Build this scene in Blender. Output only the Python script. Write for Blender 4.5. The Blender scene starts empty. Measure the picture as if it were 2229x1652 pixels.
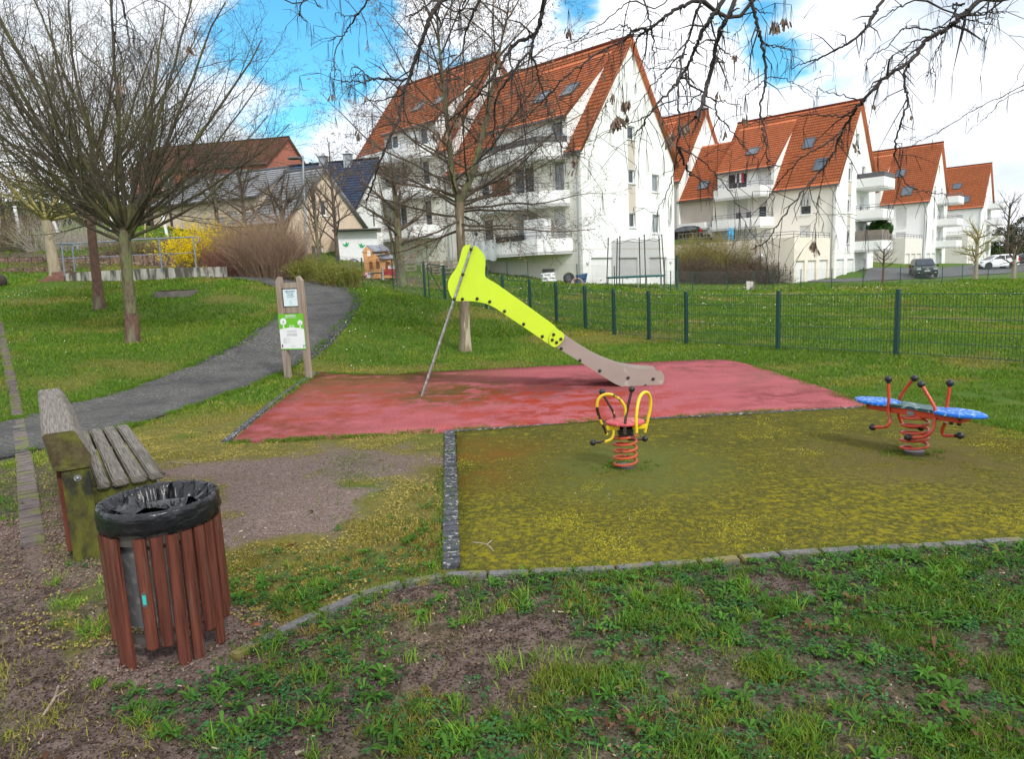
import bpy, math, random, numpy as np
from mathutils import Vector, Matrix
from mathutils.geometry import delaunay_2d_cdt
R = math.radians
random.seed(7); rng = np.random.default_rng(7)
scene = bpy.context.scene
COL = scene.collection

# ------------------------------------------------------------------ camera model (photo measured on a 2229 x 1652 grid)
W, H, F, CX, CY, CZ = 2229., 1652.3, 1480., 1114.5, 826.15, 1.65
_g = np.array([426., -9700., -F]); _g /= np.linalg.norm(_g)
_up = -_g; _f = np.array([0, 0, -1.]); _f = _f - _f.dot(_up)*_up; _f /= np.linalg.norm(_f)
_rt = np.cross(_f, _up)
MC = np.array([_rt, _f, _up])
def ray(x, y): return MC @ np.array([x-CX, CY-y, -F])
def gp(x, y, z=0.):
    d = ray(x, y); return np.array([0, 0, CZ]) + d*((z-CZ)/d[2])
def dp(x, y, Y):
    d = ray(x, y); return np.array([0, 0, CZ]) + d*(Y/d[1])
def proj(p):
    c = MC.T @ (np.array(p, float)-np.array([0, 0, CZ])); return CX+F*c[0]/-c[2], CY-F*c[1]/-c[2]

cam_d = bpy.data.cameras.new('camera'); cam = bpy.data.objects.new('camera', cam_d); COL.objects.link(cam)
cam_d.sensor_width = 36; cam_d.lens = F/W*36; cam_d.clip_start = .05; cam_d.clip_end = 4000
m4 = Matrix([list(MC[i])+[0] for i in range(3)]+[[0, 0, 0, 1]]); m4.translation = Vector((0, 0, CZ))
cam.matrix_world = m4; scene.camera = cam

# ------------------------------------------------------------------ terrain
_cp = []
def cp(x, y, Y): _cp.append(tuple(dp(x, y, Y)))
for X in (-7, -4, 0, 4, 8):
    for Y in (-6, 0, 4, 8, 11.5): _cp.append((X, Y, 0.))
for X, Y in ((1, 14), (5, 14), (9, 14), (-20, 0), (20, 0), (-30, -20), (30, -20), (0, -30), (14, 8)): _cp.append((X, Y, 0.))
for q in ((1494, 748, 15.0), (1337, 728, 17), (1212, 703, 19.2), (1155, 692, 20.3), (970, 657, 22), (926, 647, 21.5),
          (1012, 765, 15.3), (290, 745, 15.2), (213, 672, 19.3), (60, 800, 12), (0, 700, 17), (450, 640, 21.5), (290, 612, 26), (145, 614, 26), (490, 603, 26),
          (650, 800, 12.2), (560, 720, 15.5), (770, 655, 21), (690, 620, 24.5), (857, 632, 26), (790, 625, 27), (820, 605, 34), (0, 605, 28), (-150, 600, 29),
          (1743, 628, 41), (1959, 621, 42), (2094, 610, 50), (1700, 680, 24), (2100, 700, 22), (1500, 640, 36), (2229, 640, 33),
          (1270, 619, 43), (1475, 620, 51), (1305, 622, 38), (1150, 603, 46), (1000, 600, 44), (960, 586, 50), (880, 592, 42),
          (1560, 612, 55), (1500, 606, 56), (1490, 532, 66), (1580, 520, 68), (1700, 612, 56), (1816, 610, 59), (1900, 605, 61), (2000, 603, 62), (2094, 590, 72), (2229, 583, 74), (2229, 572, 95),
          (400, 560, 33), (250, 540, 34), (100, 545, 33), (0, 545, 34), (0, 510, 42), (250, 492, 45), (-200, 520, 42), (560, 540, 38), (700, 560, 45), (780, 545, 50), (860, 575, 52),
          (0, 470, 70), (300, 450, 90), (600, 490, 80), (-400, 420, 90)):
    cp(*q)
for p in ((0, 110, 9), (40, 130, 2.), (90, 130, 0), (150, 160, 0), (200, 60, 0), (150, 0, 0), (-150, 0, 4), (-150, 100, 14), (-120, 250, 26), (60, 300, 6), (250, 300, 4), (0, 500, 25), (400, 600, 8), (-500, 500, 45), (700, 200, 3), (-500, -300, 0), (500, -400, 0), (0, -400, 0)): _cp.append(p)
_cp = np.array(_cp); _C2 = 2.5**2
def _phi(r2): return np.sqrt(r2+_C2)
_D = ((_cp[:, None, :2]-_cp[None, :, :2])**2).sum(-1)
_n = len(_cp); _A = np.zeros((_n+1, _n+1)); _A[:_n, :_n] = _phi(_D) - .02*np.eye(_n); _A[_n, :_n] = 1; _A[:_n, _n] = 1
_w = np.linalg.solve(_A, np.append(_cp[:, 2], 0))
def T(x, y):
    x = np.asarray(x, float); y = np.asarray(y, float); sh = x.shape; x = x.ravel(); y = y.ravel()
    out = np.zeros(len(x))
    for i in range(0, len(x), 20000):
        xx = x[i:i+20000]; yy = y[i:i+20000]
        out[i:i+20000] = _phi((xx[:, None]-_cp[None, :, 0])**2+(yy[:, None]-_cp[None, :, 1])**2) @ _w[:_n] + _w[_n]
    dx = np.maximum(np.maximum(-4.2-x, x-7.), 0); dy = np.maximum(np.maximum(-3-y, y-12.6), 0)
    s = np.clip(np.hypot(dx, dy)/3.5, 0, 1); s = s*s*(3-2*s)
    return (out*s).reshape(sh)
def Tz(x, y): return float(T([x], [y])[0])
def G(px, py, ymax=300):
    d = ray(px, py); d = d/d[1]
    ts = np.geomspace(1., ymax, 500); P = np.array([0, 0, CZ])+ts[:, None]*d
    dz = P[:, 2]-T(P[:, 0], P[:, 1]); k = np.argmax(dz < 0)
    if not (dz < 0).any(): return dp(px, py, 60)
    a, b = ts[max(k-1, 0)], ts[k]
    for _ in range(18):
        m = (a+b)/2; p = np.array([0, 0, CZ])+m*d
        if p[2] < Tz(p[0], p[1]): b = m
        else: a = m
    return np.array([0, 0, CZ])+b*d

# numpy value noise
_tab = np.random.default_rng(3).random((256, 256))
def vnoise(x, y, s=1., o=0):
    x = np.asarray(x)*s+o*17.3; y = np.asarray(y)*s+o*5.7
    xi = np.floor(x).astype(int); yi = np.floor(y).astype(int); fx = x-xi; fy = y-yi
    fx = fx*fx*(3-2*fx); fy = fy*fy*(3-2*fy)
    a = _tab[xi % 256, yi % 256]; b = _tab[(xi+1) % 256, yi % 256]; c = _tab[xi % 256, (yi+1) % 256]; d = _tab[(xi+1) % 256, (yi+1) % 256]
    return (a*(1-fx)+b*fx)*(1-fy)+(c*(1-fx)+d*fx)*fy
def fbm(x, y, s=1., o=0, n=4):
    v = 0; a = .5; t = 0
    for i in range(n): v = v+a*vnoise(x, y, s*2**i, o+i); t += a; a *= .5
    return v/t
def inpoly(x, y, P):
    c = np.zeros(np.shape(x), bool); n = len(P)
    for i in range(n):
        x1, y1 = P[i][:2]; x2, y2 = P[(i+1) % n][:2]
        if y1 == y2: continue
        c ^= ((y1 > y) != (y2 > y)) & (x < (x2-x1)*(y-y1)/(y2-y1)+x1)
    return c
def smooth(e0, e1, v):
    t = np.clip((v-e0)/(e1-e0), 0, 1); return t*t*(3-2*t)
def crs(pts, n=8):
    P = [np.array(p, float) for p in pts]; P = [2*P[0]-P[1]]+P+[2*P[-1]-P[-2]]; out = []
    for i in range(1, len(P)-2):
        for k in range(n):
            t = k/n; a, b, c, d = P[i-1:i+3]
            out.append(.5*((2*b)+(c-a)*t+(2*a-5*b+4*c-d)*t*t+(3*b-a-3*c+d)*t**3))
    out.append(P[-2]); return out

# ------------------------------------------------------------------ materials
def _nt(name):
    m = bpy.data.materials.new(name); m.use_nodes = True; nt = m.node_tree
    return m, nt, nt.nodes['Principled BSDF']
def N(nt, t, **kw):
    n = nt.nodes.new(t)
    for k, v in kw.items():
        if k.startswith('i_'): n.inputs[int(k[2:]) if k[2:].isdigit() else k[2:]].default_value = v
        else: setattr(n, k, v)
    return n
def c4(c): return (*c, 1.)
def mat(name, c, c2=None, scale=8., rough=.6, metal=0., bump=0., bscale=None, detail=6., coord='Object', contrast=(.35, .65), spec=.5, stretch=None, c3=None, c3s=2., c3t=(.55, .65), coat=0., alpha=None, trans=0., uvmap=False):
    m, nt, b = _nt(name); L = nt.links
    b.inputs['Roughness'].default_value = rough; b.inputs['Metallic'].default_value = metal
    b.inputs['Specular IOR Level'].default_value = spec; b.inputs['Coat Weight'].default_value = coat
    b.inputs['Base Color'].default_value = c4(c)
    tc = N(nt, 'ShaderNodeTexCoord'); vec = tc.outputs[coord]
    if stretch:
        mp = N(nt, 'ShaderNodeMapping'); mp.inputs['Scale'].default_value = stretch; L.new(vec, mp.inputs[0]); vec = mp.outputs[0]
    if c2:
        n = N(nt, 'ShaderNodeTexNoise'); n.inputs['Scale'].default_value = scale; n.inputs['Detail'].default_value = detail; n.inputs['Roughness'].default_value = .65
        L.new(vec, n.inputs['Vector'])
        mr = N(nt, 'ShaderNodeMapRange'); mr.inputs[1].default_value, mr.inputs[2].default_value = contrast; L.new(n.outputs[0], mr.inputs[0])
        mx = N(nt, 'ShaderNodeMix', data_type='RGBA'); mx.inputs[6].default_value = c4(c); mx.inputs[7].default_value = c4(c2)
        L.new(mr.outputs[0], mx.inputs[0]); out = mx.outputs[2]
        if c3:
            n3 = N(nt, 'ShaderNodeTexNoise'); n3.inputs['Scale'].default_value = c3s; n3.inputs['Detail'].default_value = 7; L.new(vec, n3.inputs['Vector'])
            mr3 = N(nt, 'ShaderNodeMapRange'); mr3.inputs[1].default_value, mr3.inputs[2].default_value = c3t; L.new(n3.outputs[0], mr3.inputs[0])
            mx3 = N(nt, 'ShaderNodeMix', data_type='RGBA'); mx3.inputs[7].default_value = c4(c3); L.new(out, mx3.inputs[6]); L.new(mr3.outputs[0], mx3.inputs[0]); out = mx3.outputs[2]
        L.new(out, b.inputs['Base Color'])
    if bump:
        nb = N(nt, 'ShaderNodeTexNoise'); nb.inputs['Scale'].default_value = bscale or scale*3; nb.inputs['Detail'].default_value = 6; L.new(vec, nb.inputs['Vector'])
        bp = N(nt, 'ShaderNodeBump'); bp.inputs['Strength'].default_value = bump; bp.inputs['Distance'].default_value = .02
        L.new(nb.outputs[0], bp.inputs['Height']); L.new(bp.outputs[0], b.inputs['Normal'])
    if alpha is not None: b.inputs['Alpha'].default_value = alpha
    if trans: b.inputs['Transmission Weight'].default_value = trans
    return m
def mat_attr(name, attr='col', rough=.7, spec=.3, var=None, sss=False):
    m, nt, b = _nt(name); L = nt.links
    a = N(nt, 'ShaderNodeAttribute', attribute_name=attr); L.new(a.outputs['Color'], b.inputs['Base Color'])
    b.inputs['Roughness'].default_value = rough; b.inputs['Specular IOR Level'].default_value = spec
    if sss:
        tr = N(nt, 'ShaderNodeBsdfTranslucent'); L.new(a.outputs['Color'], tr.inputs[0]); mx = N(nt, 'ShaderNodeMixShader'); mx.inputs[0].default_value = .35
        L.new(b.outputs[0], mx.inputs[1]); L.new(tr.outputs[0], mx.inputs[2]); L.new(mx.outputs[0], nt.nodes['Material Output'].inputs[0])
    return m

M = {}
M['plaster_white'] = mat('plaster_white', (.86, .87, .85), (.82, .83, .81), 1.2, .9, bump=.25, bscale=60, c3=(.80, .80, .77), c3s=.5, c3t=(.62, .9))
M['plaster_cream'] = mat('plaster_cream', (.86, .83, .75), (.82, .79, .71), 1.0, .9, bump=.25, bscale=60)
M['plaster_beige'] = mat('plaster_beige', (.60, .54, .47), (.55, .49, .42), 1.5, .9, bump=.2, bscale=60)
M['plinth'] = mat('plinth', (.78, .74, .68), (.72, .68, .62), 1.5, .9, bump=.2, bscale=60)
M['parapet'] = mat('parapet', (.87, .87, .86), (.83, .83, .82), 1.0, .85, bump=.15, bscale=40, c3=(.5, .49, .45), c3s=.8, c3t=(.66, .8))
M['terrace_wall'] = mat('terrace_wall', (.82, .75, .64), (.75, .68, .57), 1.1, .9, bump=.2, bscale=40, c3=(.42, .37, .31), c3s=.7, c3t=(.62, .8))
M['pvc'] = mat('pvc', (.82, .82, .82), (.76, .76, .76), 3, .35)
M['shutter'] = mat('shutter', (.78, .78, .76), (.70, .70, .69), 3, .5)
M['garage_door'] = mat('garage_door', (.80, .80, .79), (.72, .72, .71), 2, .5)
M['glass'] = mat('glass', (.03, .04, .05), (.07, .08, .09), 1.2, .06, spec=.9)
M['glass_curtain'] = mat('glass_curtain', (.35, .38, .38), (.12, .14, .15), 2.2, .12, spec=.9, stretch=(1, 1, .3))
M['skyglass'] = mat('skyglass', (.05, .07, .09), (.09, .12, .15), 1, .05, spec=1.)
M['frame_dark'] = mat('frame_dark', (.06, .06, .065), (.09, .09, .09), 4, .4)
M['gutter'] = mat('gutter', (.10, .09, .09), (.15, .13, .12), 3, .4, metal=.4)
M['zinc'] = mat('zinc', (.42, .46, .50), (.34, .37, .40), 3, .4, metal=.5)
M['rail'] = mat('rail', (.12, .13, .15), (.17, .18, .19), 5, .5)
M['galv'] = mat('galv', (.42, .43, .45), (.27, .28, .30), 9, .42, metal=.7, c3=(.55, .56, .57), c3s=22, c3t=(.55, .62))
M['railblue'] = mat('railblue', (.20, .25, .31), (.15, .19, .24), 6, .45)
M['concrete'] = mat('concrete', (.50, .48, .43), (.34, .32, .28), 2.5, .9, bump=.3, c3=(.085, .08, .062), c3s=2.6, c3t=(.46, .58), stretch=(1.8, 1.8, .3))
M['fence_green'] = mat('fence_green', (.008, .05, .045), (.012, .065, .055), 8, .45)
M['wire_green'] = mat('wire_green', (.010, .055, .04), (.014, .07, .05), 8, .45)
M['chain'] = mat('chain', (.13, .17, .15), (.20, .23, .21), 8, .5, metal=.3)
M['black_rubber'] = mat('black_rubber', (.012, .012, .013), (.02, .02, .021), 20, .42)
M['tyre'] = mat('tyre', (.02, .02, .02), (.035, .033, .032), 10, .85)
M['bag'] = mat('bag', (.008, .008, .010), (.013, .013, .017), 12, .26, spec=.55, bump=.35, bscale=14, stretch=(1, 1, 2.5))
M['lime'] = mat('lime', (.58, .78, .030), (.53, .73, .028), 2, .4, bump=.04, bscale=90, c3=(.55, .72, .06), c3s=9, c3t=(.66, .74))
M['taupe'] = mat('taupe', (.33, .275, .235), (.29, .245, .21), 3, .5, bump=.04, bscale=80, c3=(.42, .38, .33), c3s=7, c3t=(.62, .72))
M['hpl_edge'] = mat('hpl_edge', (.02, .02, .018), (.03, .03, .03), 5, .6)
M['steel'] = mat('steel', (.55, .56, .57), (.45, .46, .47), 5, .25, metal=.9)
M['wood_grey'] = mat('wood_grey', (.085, .07, .056), (.33, .30, .265), 42, .75, bump=.8, bscale=60, stretch=(1, .03, 1), coord='UV', contrast=(.34, .66), c3=(.10, .09, .06), c3s=6, c3t=(.52, .72), spec=.25)
M['wood_sign'] = mat('wood_sign', (.26, .19, .14), (.38, .32, .27), 4, .85, bump=.5, bscale=14, stretch=(3, 3, .25), c3=(.13, .10, .07), c3s=3, c3t=(.52, .7))
M['wood_moss'] = mat('wood_moss', (.12, .125, .018), (.055, .05, .022), 9, .85, bump=.6, bscale=26, spec=.2, c3=(.03, .03, .022), c3s=6, c3t=(.48, .6), stretch=(1.5, 1.5, .7))
M['wood_red'] = mat('wood_red', (.07, .020, .013), (.19, .058, .036), 20, .6, bump=.6, bscale=34, stretch=(2, 2, .1), c3=(.15, .12, .08), c3s=22, c3t=(.60, .72), spec=.3)
M['wood_pale'] = mat('wood_pale', (.30, .25, .19), (.20, .16, .12), 5, .85)
M['bark_grey'] = mat('bark_grey', (.20, .175, .11), (.085, .062, .045), 16, .95, bump=1., bscale=38, stretch=(1, 1, .3), c3=(.17, .20, .09), c3s=5, c3t=(.48, .6), spec=.1)
M['bark_red'] = mat('bark_red', (.18, .095, .068), (.07, .042, .034), 18, .95, bump=.9, bscale=28, stretch=(1, 1, .3), c3=(.2, .19, .12), c3s=3, c3t=(.55, .68))
M['bark_pale'] = mat('bark_pale', (.40, .34, .24), (.26, .22, .15), 6, .95, bump=.7, bscale=18, stretch=(1, 1, .3))
M['bark_centre'] = mat('bark_centre', (.27, .22, .15), (.15, .115, .075), 8, .95, bump=1., bscale=22, stretch=(1.5, 1.5, .25), c3=(.44, .38, .27), c3s=5, c3t=(.52, .6))
M['twig_olive'] = mat('twig_olive', (.105, .085, .055), (.065, .052, .04), 5, .9, c3=(.12, .115, .035), c3s=1.2, c3t=(.5, .62))
M['twig_brown'] = mat('twig_brown', (.13, .10, .07), (.08, .06, .045), 5, .9)
M['twig_dark'] = mat('twig_dark', (.035, .026, .024), (.055, .042, .036), 12, .85, bump=.5, bscale=60)
M['twig_pale'] = mat('twig_pale', (.50, .46, .40), (.38, .34, .29), 5, .9)
M['twig_rust'] = mat('twig_rust', (.38, .26, .18), (.26, .17, .12), 4, .9)
M['twig_red'] = mat('twig_red', (.26, .11, .08), (.17, .08, .06), 4, .9)
M['twig_yellow'] = mat('twig_yellow', (.33, .29, .08), (.22, .18, .07), 5, .9)
M['seed'] = mat('seed', (.16, .10, .07), (.30, .21, .15), 30, .85)
M['leaf_attr'] = mat_attr('leaf_attr', rough=.8, spec=.04, sss=True)
M['attr'] = mat_attr('attr_paint', rough=.6)
M['stone_attr'] = mat_attr('stone_attr', rough=1., spec=.0)
M['red_paint'] = mat('red_paint', (.56, .065, .025), (.48, .05, .02), 7, .42, coat=.1, c3=(.20, .04, .025), c3s=14, c3t=(.62, .68))
M['orange_spring'] = mat('orange_spring', (.50, .085, .028), (.42, .07, .025), 9, .5, c3=(.10, .03, .02), c3s=11, c3t=(.62, .66))
M['yellow_chipped'] = mat('yellow_chipped', (.80, .55, .02), (.74, .50, .02), 5, .35, c3=(.030, .012, .010), c3s=7.5, c3t=(.545, .56))
M['yellow_paint'] = mat('yellow_paint', (.83, .60, .02), (.78, .55, .02), 5, .35, c3=(.08, .03, .01), c3s=7, c3t=(.68, .69))
M['brown_bar'] = mat('brown_bar', (.045, .022, .018), (.07, .035, .025), 18, .55, c3=(.6, .4, .02), c3s=9, c3t=(.68, .70))
M['blue_seat'] = mat('blue_seat', (.006, .15, .60), (.008, .12, .50), 3, .45, bump=.35, bscale=40, spec=.3, c3=(.30, .48, .66), c3s=30, c3t=(.54, .60))
M['dark_deck'] = mat('dark_deck', (.012, .07, .075), (.03, .10, .10), 10, .4, bump=.4, bscale=40, c3=(.30, .40, .40), c3s=22, c3t=(.58, .64))
M['pink_seat'] = mat('pink_seat', (.60, .09, .10), (.52, .07, .08), 9, .45, bump=.4, bscale=45, c3=(.72, .30, .30), c3s=24, c3t=(.6, .66))
M['white_paint'] = mat('white_paint', (.80, .81, .82), (.74, .75, .76), 4, .5)
M['light_panel'] = mat('light_panel', (.70, .80, .84), (.66, .76, .80), 4, .4)
M['sign_green'] = mat('sign_green', (.15, .50, .02), (.14, .46, .02), 3, .35)
M['text_blue'] = mat('text_blue', (.05, .13, .17), (.06, .14, .18), 4, .6)
M['text_grey'] = mat('text_grey', (.30, .33, .34), (.34, .36, .37), 4, .6)
M['orange_plastic'] = mat('orange_plastic', (.76, .38, .14), (.68, .33, .12), 5, .6, bump=.1, bscale=30)
M['roof_plastic'] = mat('roof_plastic', (.26, .28, .32), (.18, .19, .22), 6, .7, bump=.5, bscale=14)
M['red_plastic'] = mat('red_plastic', (.55, .03, .04), (.5, .03, .04), 5, .4)
M['dark_plastic'] = mat('dark_plastic', (.06, .06, .06), (.09, .09, .09), 5, .5)
M['grey_plastic'] = mat('grey_plastic', (.22, .23, .24), (.17, .18, .19), 8, .6)
M['pink_plastic'] = mat('pink_plastic', (.75, .32, .38), (.70, .28, .34), 6, .5)
M['blue_fabric'] = mat('blue_fabric', (.04, .42, .72), (.03, .34, .62), 4, .7)
M['blue_crate'] = mat('blue_crate', (.02, .08, .19), (.03, .10, .22), 6, .5)
M['net'] = mat('net', (.05, .05, .055), (.08, .08, .085), 6, .8)
M['teal_pad'] = mat('teal_pad', (.01, .13, .14), (.015, .16, .17), 6, .6)
M['car_dark'] = mat('car_dark', (.004, .006, .009), (.006, .008, .011), 2, .3, coat=.15, spec=.4)
M['car_white'] = mat('car_white', (.78, .80, .82), (.76, .78, .80), 2, .22, coat=.7)
M['car_grey'] = mat('car_grey', (.012, .014, .018), (.018, .02, .024), 2, .3, coat=.2)
M['lamp_red'] = mat('lamp_red', (.5, .015, .015), (.42, .01, .01), 5, .2)
M['lamp_clear'] = mat('lamp_clear', (.55, .58, .6), (.4, .43, .46), 9, .15)
M['alloy'] = mat('alloy', (.5, .51, .52), (.4, .41, .42), 8, .3, metal=.8)
M['brickred'] = mat('brickred', (.42, .14, .09), (.34, .11, .08), 2, .9, bump=.2)
M['tan_wall'] = mat('tan_wall', (.68, .55, .42), (.60, .48, .36), 2, .9, bump=.2)
M['roof_grey'] = None
M['asphalt_far'] = mat('asphalt_far', (.075, .075, .08), (.11, .11, .115), 1.5, .9, bump=.3, bscale=60)
M['stairs_dark'] = mat('stairs_dark', (.12, .11, .10), (.20, .18, .16), 4, .9)
M['step_brick'] = mat('step_brick', (.24, .115, .085), (.16, .085, .065), 6, .9, bump=.4)
M['reed'] = mat('reed', (.30, .26, .22), (.18, .15, .12), 12, .9, stretch=(4, 4, .3))
M['shade_screen'] = mat('shade_screen', (.10, .09, .10), (.15, .14, .15), 12, .8, stretch=(6, 6, .4))
M['pampas'] = mat('pampas', (.62, .52, .38), (.52, .42, .30), 12, .95)
M['logs'] = mat('logs', (.16, .12, .09), (.09, .07, .055), 6, .95)

def tile_material(name, c1, c2, dark, stain):
    m, nt, b = _nt(name); L = nt.links
    uv = N(nt, 'ShaderNodeTexCoord')
    br = N(nt, 'ShaderNodeTexBrick'); br.offset = 0.; br.inputs['Scale'].default_value = 1.; br.inputs['Brick Width'].default_value = .24; br.inputs['Row Height'].default_value = .34
    br.inputs['Mortar Size'].default_value = .012; br.inputs['Mortar Smooth'].default_value = .4; br.inputs['Color1'].default_value = c4(c1); br.inputs['Color2'].default_value = c4(c2); br.inputs['Mortar'].default_value = c4(dark)
    L.new(uv.outputs['UV'], br.inputs['Vector'])
    n = N(nt, 'ShaderNodeTexNoise'); n.inputs['Scale'].default_value = .55; n.inputs['Detail'].default_value = 8; n.inputs['Roughness'].default_value = .7; L.new(uv.outputs['Object'], n.inputs['Vector'])
    mr = N(nt, 'ShaderNodeMapRange'); mr.inputs[1].default_value = .5; mr.inputs[2].default_value = .75; mr.inputs[4].default_value = .55; L.new(n.outputs[0], mr.inputs[0])
    mx = N(nt, 'ShaderNodeMix', data_type='RGBA'); L.new(mr.outputs[0], mx.inputs[0]); L.new(br.outputs['Color'], mx.inputs[6]); mx.inputs[7].default_value = c4(stain)
    L.new(mx.outputs[2], b.inputs['Base Color']); b.inputs['Roughness'].default_value = .85; b.inputs['Specular IOR Level'].default_value = .2
    return m
M['tile'] = tile_material('roof_tiles_orange', (.68, .22, .10), (.58, .17, .075), (.13, .035, .02), (.34, .11, .06))
M['tile_far'] = M['tile']
M['roof_black'] = tile_material('roof_tiles_dark', (.07, .10, .18), (.05, .07, .13), (.012, .014, .02), (.09, .11, .15))
M['roof_grey'] = tile_material('roof_tiles_grey', (.36, .37, .39), (.29, .30, .32), (.10, .10, .11), (.2, .2, .21))
M['roof_rust'] = tile_material('roof_tiles_rust', (.20, .085, .06), (.16, .07, .05), (.05, .025, .02), (.11, .06, .05))

# ------------------------------------------------------------------ object helpers
def tag(o, label=None, cat=None, group=None, kind=None):
    if label: o['label'] = label
    if cat: o['category'] = cat
    if group: o['group'] = group
    if kind: o['kind'] = kind
    return o
def empty(name, loc, label, cat, rz=0., group=None):
    o = bpy.data.objects.new(name, None); COL.objects.link(o); o.location = Vector([float(v) for v in loc]); o.rotation_euler = (0, 0, rz); o.empty_display_size = .2
    return tag(o, label, cat, group)
def pmatrix(p):
    if p is None: return Matrix.Identity(4)
    m = Matrix.Translation(p.location) @ p.rotation_euler.to_matrix().to_4x4()
    return pmatrix(p.parent) @ m if p.parent else m
def link(o, parent=None):
    COL.objects.link(o)
    if parent is not None: o.parent = parent
    return o
def np_obj(name, V, Fc, material, parent=None, col=None, smooth=False, world=False, uv=None):
    """V (n,3); Fc (m,3|4) ints or list of such arrays"""
    V = np.asarray(V, float)
    if world and parent is not None:
        mi = np.array(pmatrix(parent).inverted()); V = V@mi[:3, :3].T+mi[:3, 3]
    Fs = Fc if isinstance(Fc, list) else [Fc]; Fs = [np.asarray(f, np.int32) for f in Fs if len(f)]
    me = bpy.data.meshes.new(name); me.vertices.add(len(V)); me.vertices.foreach_set('co', V.astype(np.float32).ravel())
    loops = np.concatenate([f.ravel() for f in Fs]); tot = np.concatenate([np.full(len(f), f.shape[1], np.int32) for f in Fs])
    st = np.concatenate([[0], np.cumsum(tot)[:-1]]).astype(np.int32)
    me.loops.add(len(loops)); me.loops.foreach_set('vertex_index', loops); me.polygons.add(len(tot)); me.polygons.foreach_set('loop_start', st)
    if smooth: me.polygons.foreach_set('use_smooth', np.ones(len(tot), bool))
    if col is not None:
        a = me.color_attributes.new('col', 'FLOAT_COLOR', 'POINT'); a.data.foreach_set('color', np.c_[col, np.ones(len(V))].astype(np.float32).ravel())
    me.update(calc_edges=True); me.validate()
    if uv is not None:
        u = me.uv_layers.new(name='UVMap'); u.data.foreach_set('uv', np.asarray(uv, np.float32)[loops].ravel())
    if material: me.materials.append(material)
    return link(bpy.data.objects.new(name, me), parent)

class MB:
    def __init__(s): s.v = []; s.f = []; s.uv = {}
    def add(s, V, Fc, uv=None):
        o = len(s.v); s.v += [tuple(map(float, p)) for p in V]; s.f += [tuple(int(i)+o for i in f) for f in Fc]
        if uv is not None:
            for i, u in enumerate(uv): s.uv[o+i] = u
        return s
    def box(s, lo, hi, frame=None):
        x0, y0, z0 = lo; x1, y1, z1 = hi
        V = [(x0, y0, z0), (x1, y0, z0), (x1, y1, z0), (x0, y1, z0), (x0, y0, z1), (x1, y0, z1), (x1, y1, z1), (x0, y1, z1)]
        if frame: V = [frame(*p) for p in V]
        return s.add(V, [(0, 3, 2, 1), (4, 5, 6, 7), (0, 1, 5, 4), (1, 2, 6, 5), (2, 3, 7, 6), (3, 0, 4, 7)])
    def bbox(s, lo, hi, bev=.01, frame=None):
        """box with chamfered vertical/horizontal edges"""
        import bmesh
        bm = bmesh.new(); bmesh.ops.create_cube(bm, size=1)
        for v in bm.verts: v.co = Vector([lo[i]+(v.co[i]+.5)*(hi[i]-lo[i]) for i in range(3)])
        bmesh.ops.bevel(bm, geom=bm.edges[:], offset=bev, segments=2, affect='EDGES')
        bm.verts.ensure_lookup_table(); V = [tuple(v.co) for v in bm.verts]
        if frame: V = [frame(*p) for p in V]
        s.add(V, [[v.index for v in f.verts] for f in bm.faces]); bm.free(); return s
    def tube(s, pts, r, n=8, caps=True):
        P = np.array([list(p) for p in pts], float); k = len(P); r = np.broadcast_to(np.asarray(r, float), (k,))
        V, Fc = tube_np(P, r, n)
        s.add(V, Fc)
        if caps:
            o = len(s.v)-n*k; s.f.append(tuple(o+i for i in range(n-1, -1, -1))); s.f.append(tuple(o+(k-1)*n+i for i in range(n)))
        return s
    def sphere(s, c, r, n=10, m=7, sc=(1, 1, 1)):
        V = []; Fc = []
        for j in range(m+1):
            t = math.pi*j/m
            for i in range(n):
                a = 2*math.pi*i/n; V.append((c[0]+r*sc[0]*math.sin(t)*math.cos(a), c[1]+r*sc[1]*math.sin(t)*math.sin(a), c[2]+r*sc[2]*math.cos(t)))
        for j in range(m):
            for i in range(n): Fc.append((j*n+i, (j+1)*n+i, (j+1)*n+(i+1) % n, j*n+(i+1) % n))
        return s.add(V, Fc)
    def prism(s, outline, f0, f1, ends=True):
        """outline list of 2D; f0(u,v)->front 3D; f1-> back 3D"""
        n = len(outline); V = [f0(*p) for p in outline]+[f1(*p) for p in outline]
        Fc = [(i, (i+1) % n, n+(i+1) % n, n+i) for i in range(n)]
        if ends: Fc += [tuple(range(n-1, -1, -1)), tuple(range(n, 2*n))]
        return s.add(V, Fc)
    def build(s, name, material, parent=None, smooth=False, world=False, autouv=False, ang=None):
        import bmesh
        V = [Vector(p) for p in s.v]
        if world and parent is not None:
            mi = pmatrix(parent).inverted(); V = [mi@p for p in V]
        me = bpy.data.meshes.new(name); me.from_pydata([tuple(p) for p in V], [], s.f); me.validate()
        bm = bmesh.new(); bm.from_mesh(me); bmesh.ops.recalc_face_normals(bm, faces=bm.faces[:]); bm.to_mesh(me); bm.free()
        if smooth:
            me.polygons.foreach_set('use_smooth', [True]*len(me.polygons))
            try: me.set_sharp_from_angle(angle=R(ang or 40))
            except Exception: pass
        if s.uv:
            u = me.uv_layers.new(name='UVMap')
            for l in me.loops: u.data[l.index].uv = s.uv.get(l.vertex_index, (0, 0))
        if material: me.materials.append(material)
        return link(bpy.data.objects.new(name, me), parent)
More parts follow.
